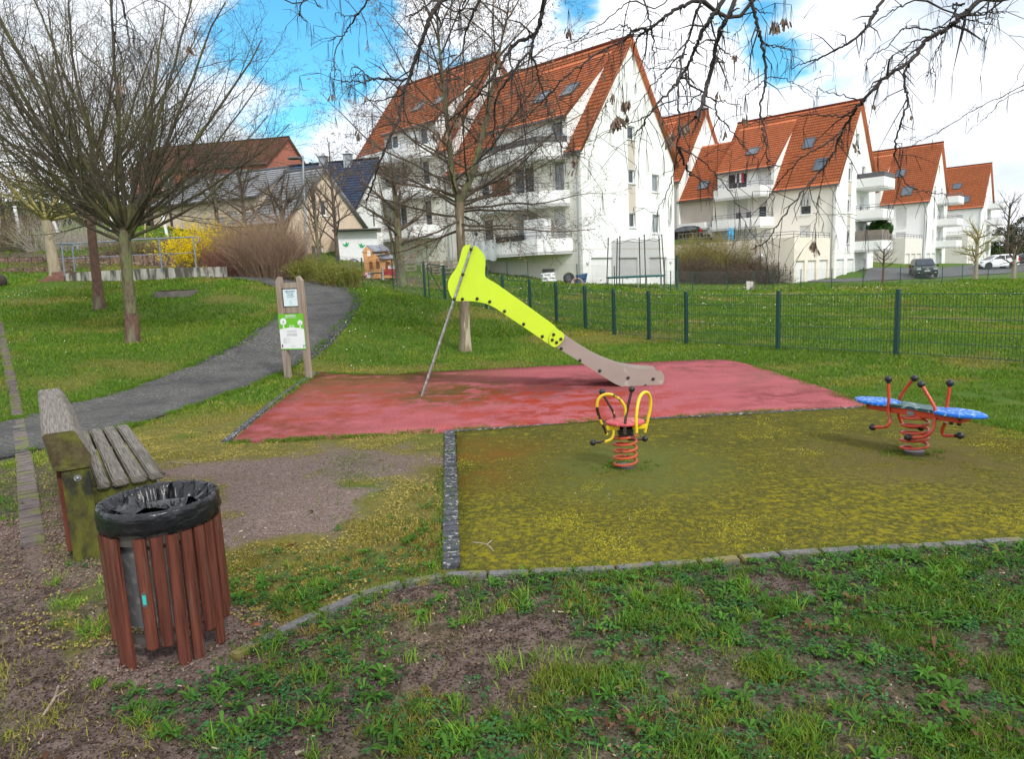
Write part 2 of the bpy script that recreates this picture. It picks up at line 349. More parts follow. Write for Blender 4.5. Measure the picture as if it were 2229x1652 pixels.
def tube_np(P, r, n):
    k = len(P); t = np.empty_like(P); t[1:-1] = P[2:]-P[:-2]; t[0] = P[1]-P[0]; t[-1] = P[-1]-P[-2]
    t /= np.linalg.norm(t, axis=1)[:, None]+1e-12
    ref = np.array([.31, .17, .93]) if abs(t[:, 2]).mean() < .8 else np.array([1., .1, .05])
    # parallel-ish transport
    u = np.cross(t[0], ref); u /= np.linalg.norm(u)+1e-12; U = np.empty_like(P); U[0] = u
    for i in range(1, k):
        u = u-t[i]*u.dot(t[i]); u /= np.linalg.norm(u)+1e-12; U[i] = u
    Wv = np.cross(t, U); a = 2*np.pi*np.arange(n)/n
    V = P[:, None]+r[:, None, None]*(np.cos(a)[None, :, None]*U[:, None]+np.sin(a)[None, :, None]*Wv[:, None]); V = V.reshape(-1, 3)
    i = np.arange(k-1)[:, None]*n; j = np.arange(n)[None]; j2 = (j+1) % n
    Fc = np.stack([i+j, i+j2, i+n+j2, i+n+j], -1).reshape(-1, 4)
    return V, Fc
class TB:
    """tube batch"""
    def __init__(s): s.V = []; s.F = []; s.n = 0
    def tube(s, P, r, n=4):
        V, Fc = tube_np(np.asarray(P, float), np.broadcast_to(np.asarray(r, float), (len(P),)), n); s.V.append(V); s.F.append(Fc+s.n); s.n += len(V)
    def build(s, name, material, parent=None, smooth=True, world=True):
        return np_obj(name, np.concatenate(s.V), np.concatenate(s.F), material, parent, smooth=smooth, world=world)
def copy_tree(o, parent=None):
    c = o.copy(); COL.objects.link(c); c.parent = parent
    for ch in list(o.children): copy_tree(ch, c)
    return c
def text_mesh(s, size, material, name, parent, loc, rx=90, rz=0, align='CENTER', ext=.0006, bold=0.):
    cu = bpy.data.curves.new(name, 'FONT'); cu.body = s; cu.size = size; cu.align_x = align; cu.extrude = ext; cu.offset = bold
    to = bpy.data.objects.new(name+'_t', cu); COL.objects.link(to); bpy.context.view_layer.update()
    me = bpy.data.meshes.new_from_object(to.evaluated_get(bpy.context.evaluated_depsgraph_get())); bpy.data.objects.remove(to); bpy.data.curves.remove(cu)
    me.name = name; me.materials.clear(); me.materials.append(material)
    o = bpy.data.objects.new(name, me); link(o, parent); o.location = loc; o.rotation_euler = (R(rx), 0, rz); return o
# ================================================================== SETTING: ground, surfaces, path
def g2(x, y): p = G(x, y); return (p[0], p[1])
red_poly = [tuple(gp(*q)[:2]) for q in ((503, 964), (560, 915), (627, 862), (697, 811), (760, 815), (860, 816), (930, 810), (1100, 802), (1300, 793), (1450, 787), (1588, 783), (1640, 797), (1740, 827), (1840, 862), (1905, 883), (1700, 894), (1300, 916), (975, 937), (800, 948), (640, 957))]
green_poly = [tuple(gp(*q)[:2]) for q in ((993, 940), (1300, 919), (1700, 897), (1905, 886), (2010, 902), (2110, 920), (2229, 944), (2420, 985))] + [(4.6, 3.95)] + [tuple(gp(*q)[:2]) for q in ((2229, 1172), (1900, 1189), (1700, 1202), (1500, 1219), (1300, 1235), (1100, 1243), (1002, 1247))]
path_px_lo = [(-60, 1010), (20, 995), (60, 987), (140, 965), (250, 937), (340, 910), (430, 882), (520, 850), (600, 818), (660, 785), (720, 735), (758, 690), (775, 658), (768, 640), (735, 622), (690, 611), (600, 603), (500, 599), (430, 598)]
path_px_up = [(470, 605), (520, 607), (565, 614), (600, 626), (616, 645), (612, 672), (590, 702), (545, 735), (490, 765), (420, 795), (350, 823), (260, 852), (150, 880), (60, 905), (-60, 935)]
path_poly = [g2(*q) for q in path_px_lo+path_px_up]
strip_L = [(-14, 640), (-8, 700), (8, 780), (25, 870), (34, 940), (42, 1010), (48, 1080), (52, 1150), (57, 1240)]
strip_R = [(95, 1238), (86, 1150), (76, 1080), (66, 1020), (62, 988), (50, 930), (38, 860), (20, 780), (4, 700), (-6, 640)]
strip_poly = [g2(*q) for q in strip_L+strip_R]
kerb_c = [gp(*q)[:2] for q in ((505, 1432), (560, 1402), (640, 1362), (720, 1325), (800, 1293), (880, 1271), (980, 1254), (1100, 1250), (1300, 1241), (1500, 1226), (1700, 1209), (1900, 1196), (2229, 1178), (2420, 1168))]
sett_c = [gp(*q)[:2] for q in ((979, 938), (981, 1050), (982, 1150), (984, 1243))]
drive_poly = [g2(*q) for q in ((1880, 612), (1960, 609), (2070, 603), (2240, 590), (2600, 560), (2500, 540), (2330, 561), (2150, 576), (1990, 585), (1905, 583), (1886, 588))]
drive2_poly = [g2(*q) for q in ((1640, 616), (1720, 616), (1820, 614), (1905, 611), (1900, 604), (1815, 608), (1720, 609), (1650, 610))]
soil_poly = [tuple(gp(*q)[:2]) for q in ((-300, 1120), (20, 1130), (52, 1250), (100, 1260), (120, 1350), (150, 1440), (250, 1545), (400, 1640), (520, 1750), (520, 1900), (-500, 2000))]

def polydist(x, y, C):
    d = np.full(np.shape(x), 1e9)
    for a, b in zip(C[:-1], C[1:]):
        a = np.asarray(a); b = np.asarray(b); ab = b-a; t = np.clip(((x-a[0])*ab[0]+(y-a[1])*ab[1])/(ab@ab), 0, 1)
        d = np.minimum(d, np.hypot(x-a[0]-t*ab[0], y-a[1]-t*ab[1]))
    return d
def zones(x, y):
    """soil, moss, gravel weights (albedo classes of the ground)"""
    n1 = fbm(x, y, .9, 1, 5); n2 = fbm(x, y, 3.2, 2, 4); n3 = fbm(x, y, .35, 3, 3)
    below = inpoly(x, y, [tuple(k) for k in kerb_c]+[(9, 3.2), (9, -3), (-6, -3), (-3, 1.5)])
    soil = np.where(below, smooth(.49, .61, .5*n1+.5*n2+.06*smooth(1.6, -1.5, x)-.05*smooth(1., 3.2, x)), 0)
    ds = inpoly(x, y, soil_poly); soil = np.maximum(soil, np.where(ds, .75+.25*smooth(.62, .5, n2), 0))
    edge = smooth(.55, 0, polydist(x, y, soil_poly[:10]))*smooth(.42, .6, n2+.1*n1); soil = np.maximum(soil, edge)
    tram = smooth(1.1, .2, polydist(x, y, [g2(0, 1010), g2(20, 1180)]))*smooth(.42, .55, n1); soil = np.maximum(soil, .8*tram)
    # worn gravel patch in front of the bench
    gx, gy = gp(520, 1020)[:2]; gx2, gy2 = gp(600, 1130)[:2]
    dg = polydist(x, y, [(gx-.5, gy), (gx+.2, gy-.1), (gx2, gy2)])
    grav = smooth(.62, .28, dg+.9*(n2-.5)+.5*(n1-.5))
    dg2 = polydist(x, y, [gp(880, 1010)[:2], gp(700, 1000)[:2]]); grav = np.maximum(grav, .85*smooth(.75, .15, dg2+1.3*(n2-.5)))
    bx, by = gp(375, 1420)[:2]; db = np.hypot((x-bx-.02)/1.15, (y-by-.05)); grav2 = smooth(.42, .30, db+.3*(n2-.5))
    bpx, bpy = gp(150, 1130)[:2]; grav2 = np.maximum(grav2, .8*smooth(.5, .2, polydist(x, y, [(bpx-.1, bpy), (-2.75, 4.0), (-3.6, 5.5)])+.5*(n2-.5)))
    # thin yellowed mossy lawn between bench and rubber, and strip beyond
    my = smooth(2.4, .6, polydist(x, y, [gp(500, 940)[:2], gp(800, 1050)[:2], gp(700, 1250)[:2]]))*smooth(.30, .55, n1*.6+n2*.4+.08)
    far = smooth(.55, .72, fbm(x, y, .5, 8, 4))*.65*(y > 9)
    moss = np.maximum(my, far)
    bank = smooth(28.6, 30., y)*smooth(42., 38., y)*smooth(-1.5, -5., x)*smooth(.30, .50, n1); soil = np.maximum(soil, .95*bank); moss = np.maximum(moss, .5*bank*(n3 > .5))
    return soil, np.clip(moss, 0, 1), grav, grav2
def belowk(x, y): return inpoly(x, y, [tuple(k) for k in kerb_c]+[(9, 3.2), (9, -3), (-6, -3), (-3, 1.5)])
def covered(x, y):
    return inpoly(x, y, red_poly) | inpoly(x, y, green_poly)
def axis(dense, step, lo, hi, growth):
    a = list(np.arange(dense[0], dense[1]+1e-6, step)); s = step
    while a[-1] < hi: s *= growth; a.append(a[-1]+s)
    s = step
    while a[0] > lo: s *= growth; a.insert(0, a[0]-s)
    return np.array(a)
gxs = axis((-4.2, 4.5), .04, -1500, 1500, 1.055); gys = axis((1., 5.0), .04, -600, 2500, 1.035)
XX, YY = np.meshgrid(gxs, gys); so, mo, gr, gr2 = zones(XX, YY)
ZZ = T(XX, YY)
near = smooth(16, 6, np.hypot(XX, YY))
ZZ = ZZ + near*((fbm(XX, YY, 2.2, 5, 4)-.5)*.035 + (fbm(XX, YY, 9., 6, 4)-.5)*(.028*so+.008)) - .008
ZZ = ZZ + smooth(12, 30, np.hypot(XX, YY))*(fbm(XX, YY, .25, 7, 3)-.5)*.12*smooth(200, 60, np.hypot(XX, YY))
ZZ = np.where(covered(XX, YY), -.04, ZZ)
for pl, dz in ((path_poly, .03), (strip_poly, .02), (drive_poly, .05), (drive2_poly, .05)):
    ZZ = np.where(inpoly(XX, YY, pl), np.minimum(ZZ, T(XX, YY)-dz), ZZ)
kd = np.minimum(polydist(XX, YY, kerb_c), polydist(XX, YY, sett_c)); ZZ = np.where(kd < .07, np.minimum(ZZ, -.02), ZZ)
ny, nx = XX.shape; ii = np.arange(ny-1)[:, None]*nx+np.arange(nx-1)[None]
Fq = np.stack([ii, ii+1, ii+nx+1, ii+nx], -1).reshape(-1, 4)

gm, nt, bs = _nt('lawn_soil'); Lk = nt.links
tc = N(nt, 'ShaderNodeTexCoord'); at = N(nt, 'ShaderNodeAttribute', attribute_name='col'); sep = N(nt, 'ShaderNodeSeparateColor'); Lk.new(at.outputs['Color'], sep.inputs[0])
def noise(sc, det=6, ro=.65):
    n = N(nt, 'ShaderNodeTexNoise'); n.inputs['Scale'].default_value = sc; n.inputs['Detail'].default_value = det; n.inputs['Roughness'].default_value = ro; Lk.new(tc.outputs['Object'], n.inputs['Vector']); return n.outputs[0]
def mixc(f, a, b, lo=None, hi=None):
    if lo is not None:
        mr = N(nt, 'ShaderNodeMapRange'); mr.inputs[1].default_value = lo; mr.inputs[2].default_value = hi; Lk.new(f, mr.inputs[0]); f = mr.outputs[0]
    mx = N(nt, 'ShaderNodeMix', data_type='RGBA'); Lk.new(f, mx.inputs[0])
    for k, v in ((6, a), (7, b)):
        if isinstance(v, tuple): mx.inputs[k].default_value = c4(v)
        else: Lk.new(v, mx.inputs[k])
    return mx.outputs[2]
nA, nB, nC = noise(1.3), noise(14), noise(70, 4)
grass = mixc(nB, (.045, .095, .012), (.10, .175, .025), .35, .65); grass = mixc(nA, grass, (.12, .15, .03), .52, .75)
mossy = mixc(nB, (.21, .17, .035), (.12, .13, .03), .38, .6); mossy = mixc(nC, mossy, (.20, .15, .09), .5, .68)
soilc = mixc(nB, (.19, .14, .12), (.085, .06, .05), .44, .58); soilc = mixc(nC, soilc, (.028, .019, .014), .52, .60); nD = noise(38, 5, .8); soilc = mixc(nD, soilc, (.24, .19, .165), .58, .66)
gravc = mixc(nC, (.27, .20, .175), (.13, .09, .08), .42, .62); gravc = mixc(nB, gravc, (.34, .27, .24), .55, .7)
o = mixc(sep.outputs[1], grass, mossy); o = mixc(sep.outputs[0], o, soilc); o = mixc(sep.outputs[2], o, gravc)
Lk.new(o, bs.inputs['Base Color']); bs.inputs['Specular IOR Level'].default_value = .04
rr_ = N(nt, 'ShaderNodeMapRange'); rr_.inputs[1].default_value = .35; rr_.inputs[2].default_value = .62; rr_.inputs[3].default_value = .38; rr_.inputs[4].default_value = .95; Lk.new(nB, rr_.inputs[0]); Lk.new(rr_.outputs[0], bs.inputs['Roughness'])
bp = N(nt, 'ShaderNodeBump'); bp.inputs['Strength'].default_value = .8; bp.inputs['Distance'].default_value = .03; Lk.new(nC, bp.inputs['Height']); Lk.new(bp.outputs[0], bs.inputs['Normal'])
g_o = np_obj('ground', np.stack([XX, YY, ZZ], -1).reshape(-1, 3), Fq, gm, col=np.stack([np.where(belowk(XX, YY), np.maximum(so, .82), so).ravel(), mo.ravel(), np.maximum(gr, gr2).ravel()], -1), smooth=True)
tag(g_o, 'lawn and bare soil of the playground and its meadow', 'ground', kind='structure')

def sheet(name, poly, step, dz, material, zf=None, bumpz=0., cols=None):
    P = []
    n = len(poly)
    for i in range(n):
        a = np.array(poly[i][:2]); b = np.array(poly[(i+1) % n][:2]); k = max(1, int(np.linalg.norm(b-a)/step))
        for j in range(k): P.append(tuple(a+(b-a)*j/k))
    B = np.array(P); xs = np.arange(B[:, 0].min(), B[:, 0].max(), step); ys = np.arange(B[:, 1].min(), B[:, 1].max(), step)
    GX, GY = np.meshgrid(xs, ys); GX = GX.ravel(); GY = GY.ravel(); k = inpoly(GX, GY, P)
    GX = GX[k]; GY = GY[k]; k = polydist(GX, GY, [np.array(q) for q in P+P[:1]]) > step*.4; GX = GX[k]; GY = GY[k]
    vs = [Vector(p) for p in P]+[Vector((float(a), float(b))) for a, b in zip(GX, GY)]
    v, e, f, *_ = delaunay_2d_cdt(vs, [], [list(range(len(P)))], 1, 1e-5)
    V = np.array([(p.x, p.y) for p in v]); z = T(V[:, 0], V[:, 1])+dz
    if bumpz: z = z+bumpz*(fbm(V[:, 0], V[:, 1], 1.1, 11, 4)-.5)
    nV = len(V); tri = np.array([list(t) for t in f if len(t) == 3])
    V3 = np.c_[V, z]
    # skirt so that the sheet has an edge
    idx = {}
    for i, p in enumerate(V): idx[(round(p[0], 4), round(p[1], 4))] = i
    ring = [idx.get((round(p[0], 4), round(p[1], 4))) for p in P]; ring = [r for r in ring if r is not None]
    low = V3[ring].copy(); low[:, 2] -= .06; V3 = np.r_[V3, low]; m = len(ring)
    sk = np.array([(ring[i], ring[(i+1) % m], nV+(i+1) % m, nV+i) for i in range(m)])
    return np_obj(name, V3, [tri, sk], material, smooth=False)

def surface_mat(name, base, alt, speck, moss, mscale=.8, mt=(.45, .6), speck_scale=160, st=(.52, .62), rough=.85, wet=None, bumpd=.01, extra=None):
    m, nt, b = _nt(name); L = nt.links; tcn = N(nt, 'ShaderNodeTexCoord')
    def no(sc, det=6):
        n = N(nt, 'ShaderNodeTexNoise'); n.inputs['Scale'].default_value = sc; n.inputs['Detail'].default_value = det; n.inputs['Roughness'].default_value = .68; L.new(tcn.outputs['Object'], n.inputs['Vector']); return n.outputs[0]
    def mx(f, a, bb, lo, hi):
        mr = N(nt, 'ShaderNodeMapRange'); mr.inputs[1].default_value = lo; mr.inputs[2].default_value = hi; L.new(f, mr.inputs[0])
        q = N(nt, 'ShaderNodeMix', data_type='RGBA'); L.new(mr.outputs[0], q.inputs[0])
        for k, v in ((6, a), (7, bb)):
            if isinstance(v, tuple): q.inputs[k].default_value = c4(v)
            else: L.new(v, q.inputs[k])
        return q.outputs[2]
    c = mx(no(2.), base, alt, .35, .65); c = mx(no(speck_scale, 3), c, speck, *st)
    if moss: c = mx(no(mscale, 9), c, moss, *mt)
    if extra:
        for (f0, f1, colr, sc, lo, hi) in extra:
            # world-space region mask: distance to a point, broken up by noise
            vm = N(nt, 'ShaderNodeVectorMath', operation='DISTANCE'); L.new(tcn.outputs['Object'], vm.inputs[0]); vm.inputs[1].default_value = f0
            mr = N(nt, 'ShaderNodeMapRange'); mr.inputs[1].default_value = f1; mr.inputs[2].default_value = f1*.3; L.new(vm.outputs['Value'], mr.inputs[0])
            nn = no(sc, 8); mr2 = N(nt, 'ShaderNodeMapRange'); mr2.inputs[1].default_value = lo; mr2.inputs[2].default_value = hi; L.new(nn, mr2.inputs[0])
            mu = N(nt, 'ShaderNodeMath', operation='MULTIPLY'); L.new(mr.outputs[0], mu.inputs[0]); L.new(mr2.outputs[0], mu.inputs[1])
            q = N(nt, 'ShaderNodeMix', data_type='RGBA'); L.new(mu.outputs[0], q.inputs[0]); L.new(c, q.inputs[6]); q.inputs[7].default_value = c4(colr); c = q.outputs[2]
    L.new(c, b.inputs['Base Color']); b.inputs['Specular IOR Level'].default_value = .0
    mr = N(nt, 'ShaderNodeMapRange'); mr.inputs[1].default_value = .4; mr.inputs[2].default_value = .6; mr.inputs[3].default_value = rough-.3; mr.inputs[4].default_value = rough; L.new(no(1.1), mr.inputs[0]); L.new(mr.outputs[0], b.inputs['Roughness'])
    bpn = N(nt, 'ShaderNodeBump'); bpn.inputs['Distance'].default_value = bumpd; bpn.inputs['Strength'].default_value = .8; L.new(no(speck_scale*.6, 4), bpn.inputs['Height']); L.new(bpn.outputs[0], b.inputs['Normal'])
    return m
P_ = lambda x, y: tuple(float(q) for q in gp(x, y))
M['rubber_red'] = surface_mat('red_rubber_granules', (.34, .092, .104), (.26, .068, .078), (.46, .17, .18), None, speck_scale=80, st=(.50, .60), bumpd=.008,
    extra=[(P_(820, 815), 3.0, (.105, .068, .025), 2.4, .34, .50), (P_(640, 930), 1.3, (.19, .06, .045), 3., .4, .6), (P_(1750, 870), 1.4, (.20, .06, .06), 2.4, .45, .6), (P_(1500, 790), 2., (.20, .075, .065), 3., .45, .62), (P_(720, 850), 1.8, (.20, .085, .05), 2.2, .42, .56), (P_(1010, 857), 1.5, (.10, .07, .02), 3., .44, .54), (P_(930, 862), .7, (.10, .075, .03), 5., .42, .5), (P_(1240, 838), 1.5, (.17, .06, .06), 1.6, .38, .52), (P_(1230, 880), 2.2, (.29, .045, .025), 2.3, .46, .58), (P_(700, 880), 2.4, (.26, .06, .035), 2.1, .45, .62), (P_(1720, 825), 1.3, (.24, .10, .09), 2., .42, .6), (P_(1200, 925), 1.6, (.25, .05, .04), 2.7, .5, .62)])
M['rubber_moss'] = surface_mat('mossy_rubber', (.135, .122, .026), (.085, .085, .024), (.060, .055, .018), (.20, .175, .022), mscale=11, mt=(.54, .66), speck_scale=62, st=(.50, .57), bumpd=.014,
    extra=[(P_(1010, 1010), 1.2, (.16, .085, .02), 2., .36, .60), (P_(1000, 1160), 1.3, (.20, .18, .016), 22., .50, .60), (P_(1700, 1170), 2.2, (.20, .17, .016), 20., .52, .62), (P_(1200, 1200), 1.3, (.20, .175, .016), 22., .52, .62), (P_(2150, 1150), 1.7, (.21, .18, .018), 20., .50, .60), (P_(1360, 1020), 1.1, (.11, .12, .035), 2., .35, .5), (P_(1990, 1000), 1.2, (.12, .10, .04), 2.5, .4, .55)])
tag(sheet('red_rubber_surface', red_poly, .35, .012, M['rubber_red']), 'faded red rubber fall surface under the slide', 'play surface', kind='structure')
tag(sheet('mossy_rubber_surface', green_poly, .18, .008, M['rubber_moss'], bumpz=.02), 'moss-covered rubber surface around the spring riders', 'play surface', kind='structure')

def paving_mat(name, c1, c2, mortar, bw, bh, rot=0., lichen=(.24, .24, .22), ms=.008):
    m, nt, b = _nt(name); L = nt.links; tcn = N(nt, 'ShaderNodeTexCoord'); mp = N(nt, 'ShaderNodeMapping'); mp.inputs['Rotation'].default_value = (0, 0, rot); L.new(tcn.outputs['Object'], mp.inputs[0])
    br = N(nt, 'ShaderNodeTexBrick'); br.inputs['Scale'].default_value = 1; br.inputs['Brick Width'].default_value = bw; br.inputs['Row Height'].default_value = bh; br.inputs['Mortar Size'].default_value = ms
    br.inputs['Color1'].default_value = c4(c1); br.inputs['Color2'].default_value = c4(c2); br.inputs['Mortar'].default_value = c4(mortar); L.new(mp.outputs[0], br.inputs['Vector'])
    n = N(nt, 'ShaderNodeTexNoise'); n.inputs['Scale'].default_value = 26; n.inputs['Detail'].default_value = 7; n.inputs['Roughness'].default_value = .7; L.new(tcn.outputs['Object'], n.inputs['Vector'])
    mr = N(nt, 'ShaderNodeMapRange'); mr.inputs[1].default_value = .56; mr.inputs[2].default_value = .62; L.new(n.outputs[0], mr.inputs[0])
    q = N(nt, 'ShaderNodeMix', data_type='RGBA'); L.new(mr.outputs[0], q.inputs[0]); L.new(br.outputs[0], q.inputs[6]); q.inputs[7].default_value = c4(lichen)
    n2 = N(nt, 'ShaderNodeTexNoise'); n2.inputs['Scale'].default_value = 1.2; n2.inputs['Detail'].default_value = 6; L.new(tcn.outputs['Object'], n2.inputs['Vector'])
    mr2 = N(nt, 'ShaderNodeMapRange'); mr2.inputs[1].default_value = .45; mr2.inputs[2].default_value = .7; mr2.inputs[4].default_value = .6; L.new(n2.outputs[0], mr2.inputs[0])
    q2 = N(nt, 'ShaderNodeMix', data_type='RGBA'); L.new(mr2.outputs[0], q2.inputs[0]); L.new(q.outputs[2], q2.inputs[6]); q2.inputs[7].default_value = c4(tuple(.6*k for k in c2))
    L.new(q2.outputs[2], b.inputs['Base Color']); b.inputs['Roughness'].default_value = .9; b.inputs['Specular IOR Level'].default_value = .08
    bpn = N(nt, 'ShaderNodeBump'); bpn.inputs['Distance'].default_value = .01; bpn.inputs['Strength'].default_value = .7; L.new(br.outputs['Fac'], bpn.inputs['Height']); bpn.invert = True; L.new(bpn.outputs[0], b.inputs['Normal'])
    return m
M['paving'] = paving_mat('path_paving', (.100, .094, .106), (.074, .070, .082), (.12, .13, .06), .20, .10, R(38))
M['sett'] = mat('dark_setts', (.05, .053, .066), (.09, .09, .105), 22, .8, bump=.5, bscale=50, c3=(.34, .34, .33), c3s=30, c3t=(.58, .63), spec=.2)
M['strip'] = mat('strip_bricks', (.095, .078, .078), (.17, .135, .125), 9, .85, bump=.5, bscale=40, c3=(.13, .14, .04), c3s=3, c3t=(.5, .62))
M['kerbstone'] = mat('kerb_stones', (.095, .09, .09), (.17, .165, .16), 22, .85, bump=.5, bscale=45, c3=(.19, .16, .05), c3s=5, c3t=(.52, .64))
tag(sheet('path', path_poly, .45, .008, M['paving']), 'grey block-paved footpath curving up past the notice board', 'path', kind='structure')
tag(sheet('car_park', drive_poly, 1.5, .03, M['asphalt_far']), 'asphalt drive and parking in front of the far blocks', 'road', kind='structure')
tag(sheet('driveway', drive2_poly, 1., .03, M['asphalt_far']), 'asphalt strip before the garages', 'road', kind='structure')

def stones(name, C, wid, ln, gap, h, material, label, courses=1, jit=.01, closed=False, fade=None):
    """row(s) of separate stone blocks laid along a line: one edging"""
    C = [np.asarray(c, float) for c in crs([(*c[:2], 0) for c in C], 10)]; seg = [np.linalg.norm(b-a) for a, b in zip(C[:-1], C[1:])]; tot = sum(seg); cum = np.r_[0, np.cumsum(seg)]
    def at(s):
        i = min(np.searchsorted(cum, s, 'right')-1, len(seg)-1); t = (s-cum[i])/seg[i]; return C[i]+(C[i+1]-C[i])*t, (C[i+1]-C[i])/seg[i]
    mb = MB(); s = 0
    while s+ln < tot:
        p, d = at(s+ln/2); nn = np.array([-d[1], d[0], 0])
        for k in range(courses):
            off = (k-(courses-1)/2)*wid; l2 = (ln-gap)/2*(1-random.random()*.06); w2 = (wid-gap)/2; zz = random.uniform(-jit, jit)
            q = p+nn*off; ang = random.uniform(-.02, .02); dd = d+nn*ang; n2 = np.array([-dd[1], dd[0], 0]); z0 = Tz(q[0], q[1]); tx, ty = random.uniform(-.01, .01), random.uniform(-.01, .01)
            fr = lambda x, y, z: (q[0]+dd[0]*x+n2[0]*y, q[1]+dd[1]*x+n2[1]*y, z0+zz+z+tx*x+ty*y)
            mb.bbox((-l2, -w2, -.06), (l2, w2, h), .006, fr)
        s += ln
    return tag(mb.build(name, material, smooth=False), label, 'edging', kind='structure')
stones('kerb', kerb_c, .075, .24, .008, .013, M['kerbstone'], 'curved edging of flat stones in front of the mossy rubber', jit=.003)
stones('sett_edging', sett_c, .12, .105, .008, .014, M['sett'], 'straight edging of dark setts beside the mossy rubber', jit=.004)
stones('sett_edging', [gp(508, 962)[:2]+np.array([-.09, 0]), gp(630, 858)[:2]+np.array([-.09, 0]), gp(697, 811)[:2]+np.array([-.09, .1])], .09, .10, .006, .016, M['sett'], 'dark sett edging on the left of the red rubber', courses=1, jit=.003)
stones('sett_edging', [gp(985, 938)[:2]+np.array([0, -.045]), gp(1300, 917.5)[:2]+np.array([0, -.045]), gp(1905, 884.5)[:2]+np.array([0, -.045])], .06, .22, .006, .012, M['sett'], 'thin dark edging between red and mossy rubber', jit=.003)
sc_c = [tuple((np.array(g2(*l))+np.array(g2(*r)))/2) for l, r in zip(strip_L, strip_R[::-1]+strip_R[:1])]
stones('brick_strip', sc_c[1:], .15, .085, .007, .010, M['strip'], 'narrow brick strip running beside the bench to the path', courses=1, jit=.005)
# darker soldier course along the outer curve of the path
oc = [g2(*q) for q in ((660, 787), (722, 736), (760, 690), (777, 658), (770, 640), (737, 622), (690, 611), (620, 604))]
stones('path_edging', oc, .11, .22, .01, .02, M['sett'], 'dark edging stones on the outer curve of the path', courses=2, jit=.006)
stones('path_edging', [g2(*q) for q in ((430, 794), (490, 764), (545, 734), (590, 701), (612, 672))], .10, .22, .01, .02, M['sett'], 'dark edging stones on the inner curve of the path', jit=.006)
# ================================================================== THINGS near the camera
def arr(p): return np.array(p, float)
M['wood_end'] = mat('wood_end', (.05, .04, .02), (.11, .09, .045), 14, .9, bump=.5, bscale=30, c3=(.12, .12, .03), c3s=6, c3t=(.52, .62), spec=.15)
# ---------------------------------------------------------------- bench
u = arr((-.57, .82, 0)); u /= np.linalg.norm(u); v = arr((u[1], -u[0], 0)); O = arr((-2.80, 4.08, 0))
rzb = math.atan2(u[1], u[0])
bench = empty('park_bench', O, 'weathered grey timber bench with thick mossy backrest beam, behind the litter bin', 'bench', rzb)
# local: x along length (far), y = -v ; front (seat side) is local -y
def bl(x, y, z): return (x, -y, z)
def plank(mb, x0, x1, y0, y1, z0, z1, bev=.008):
    import bmesh
    bm = bmesh.new(); bmesh.ops.create_cube(bm, size=1)
    for q in bm.verts: q.co = Vector((x0+(q.co.x+.5)*(x1-x0), y0+(q.co.y+.5)*(y1-y0), z0+(q.co.z+.5)*(z1-z0)))
    bmesh.ops.bevel(bm, geom=bm.edges[:], offset=bev, segments=2, affect='EDGES')
    V = [tuple(q.co) for q in bm.verts]; off = random.random()*9
    mb.add([bl(*p) for p in V], [[q.index for q in f.verts] for f in bm.faces], uv=[((p[1]+p[2])*3+off, p[0]*3+off) for p in V]); bm.free()
BL = 2.28
mb = MB(); prof = [(-.005, .585), (.155, .585), (.165, .66), (.10, .82), (.085, .835), (-.06, .835), (-.075, .82), (-.045, .60)]
xs = [-.05, -.035, .6, 1.3, BL+.035, BL+.05]
V = []; UV = []
for i, x in enumerate(xs):
    s = .97 if i in (0, len(xs)-1) else 1
    for (y, z) in prof: V.append(bl(x, .04+(y-.04)*s, .71+(z-.71)*s)); UV.append(((y+z)*3, x*3))
n = len(prof); Fc = [(i*n+j, i*n+(j+1) % n, (i+1)*n+(j+1) % n, (i+1)*n+j) for i in range(len(xs)-1) for j in range(n)]
mb.add(V, Fc, UV); bk_ = mb.build('backrest', M['wood_grey'], bench, smooth=True, ang=25)
for e_ in (0, len(xs)-1): mb = MB(); mb.add(V[e_*n:(e_+1)*n], [tuple(range(n))]); mb.build('end_grain', M['wood_end'], bk_)
for x0 in (0, BL-.10):
    mb = MB(); mb.bbox((x0-.045, -.145, -.1), (x0+.055, .005, .583), .008); mb.v = [(p[0], p[1], p[2]) for p in mb.v]; po = mb.build('leg', M['wood_moss'], bench)
    po.data.transform(Matrix.Shear('XZ', 4, (0., 0.)))
    if x0 == 0:
        b2 = MB(); b2.tube([(x0-.046, -.075, .53), (x0-.052, -.075, .53)], .021, 14); b2.sphere((x0-.055, -.075, .53), .012, 8, 6); b2.build('bolt', M['galv'], po, smooth=True)
mb = MB(); plank(mb, .02, BL-.02, .0-.03, .02, .05, .57); mb.build('rear_board', M['wood_red'], bench)
ys = [(.175, .245), (.262, .352), (.369, .459), (.476, .566)]
for i, (a, b) in enumerate(ys):
    mb = MB(); plank(mb, .06, BL-.08, a, b, .40, .445, .01); mb.build('seat_slat', M['wood_grey'], bench)
for x0 in (.10, BL-.22):
    mb = MB(); plank(mb, x0, x0+.10, .0, .52, .28, .399); mb.bbox((x0, -.52, -.1), (x0+.10, -.42, .281), .006); mb.build('seat_support', M['wood_moss'], bench)

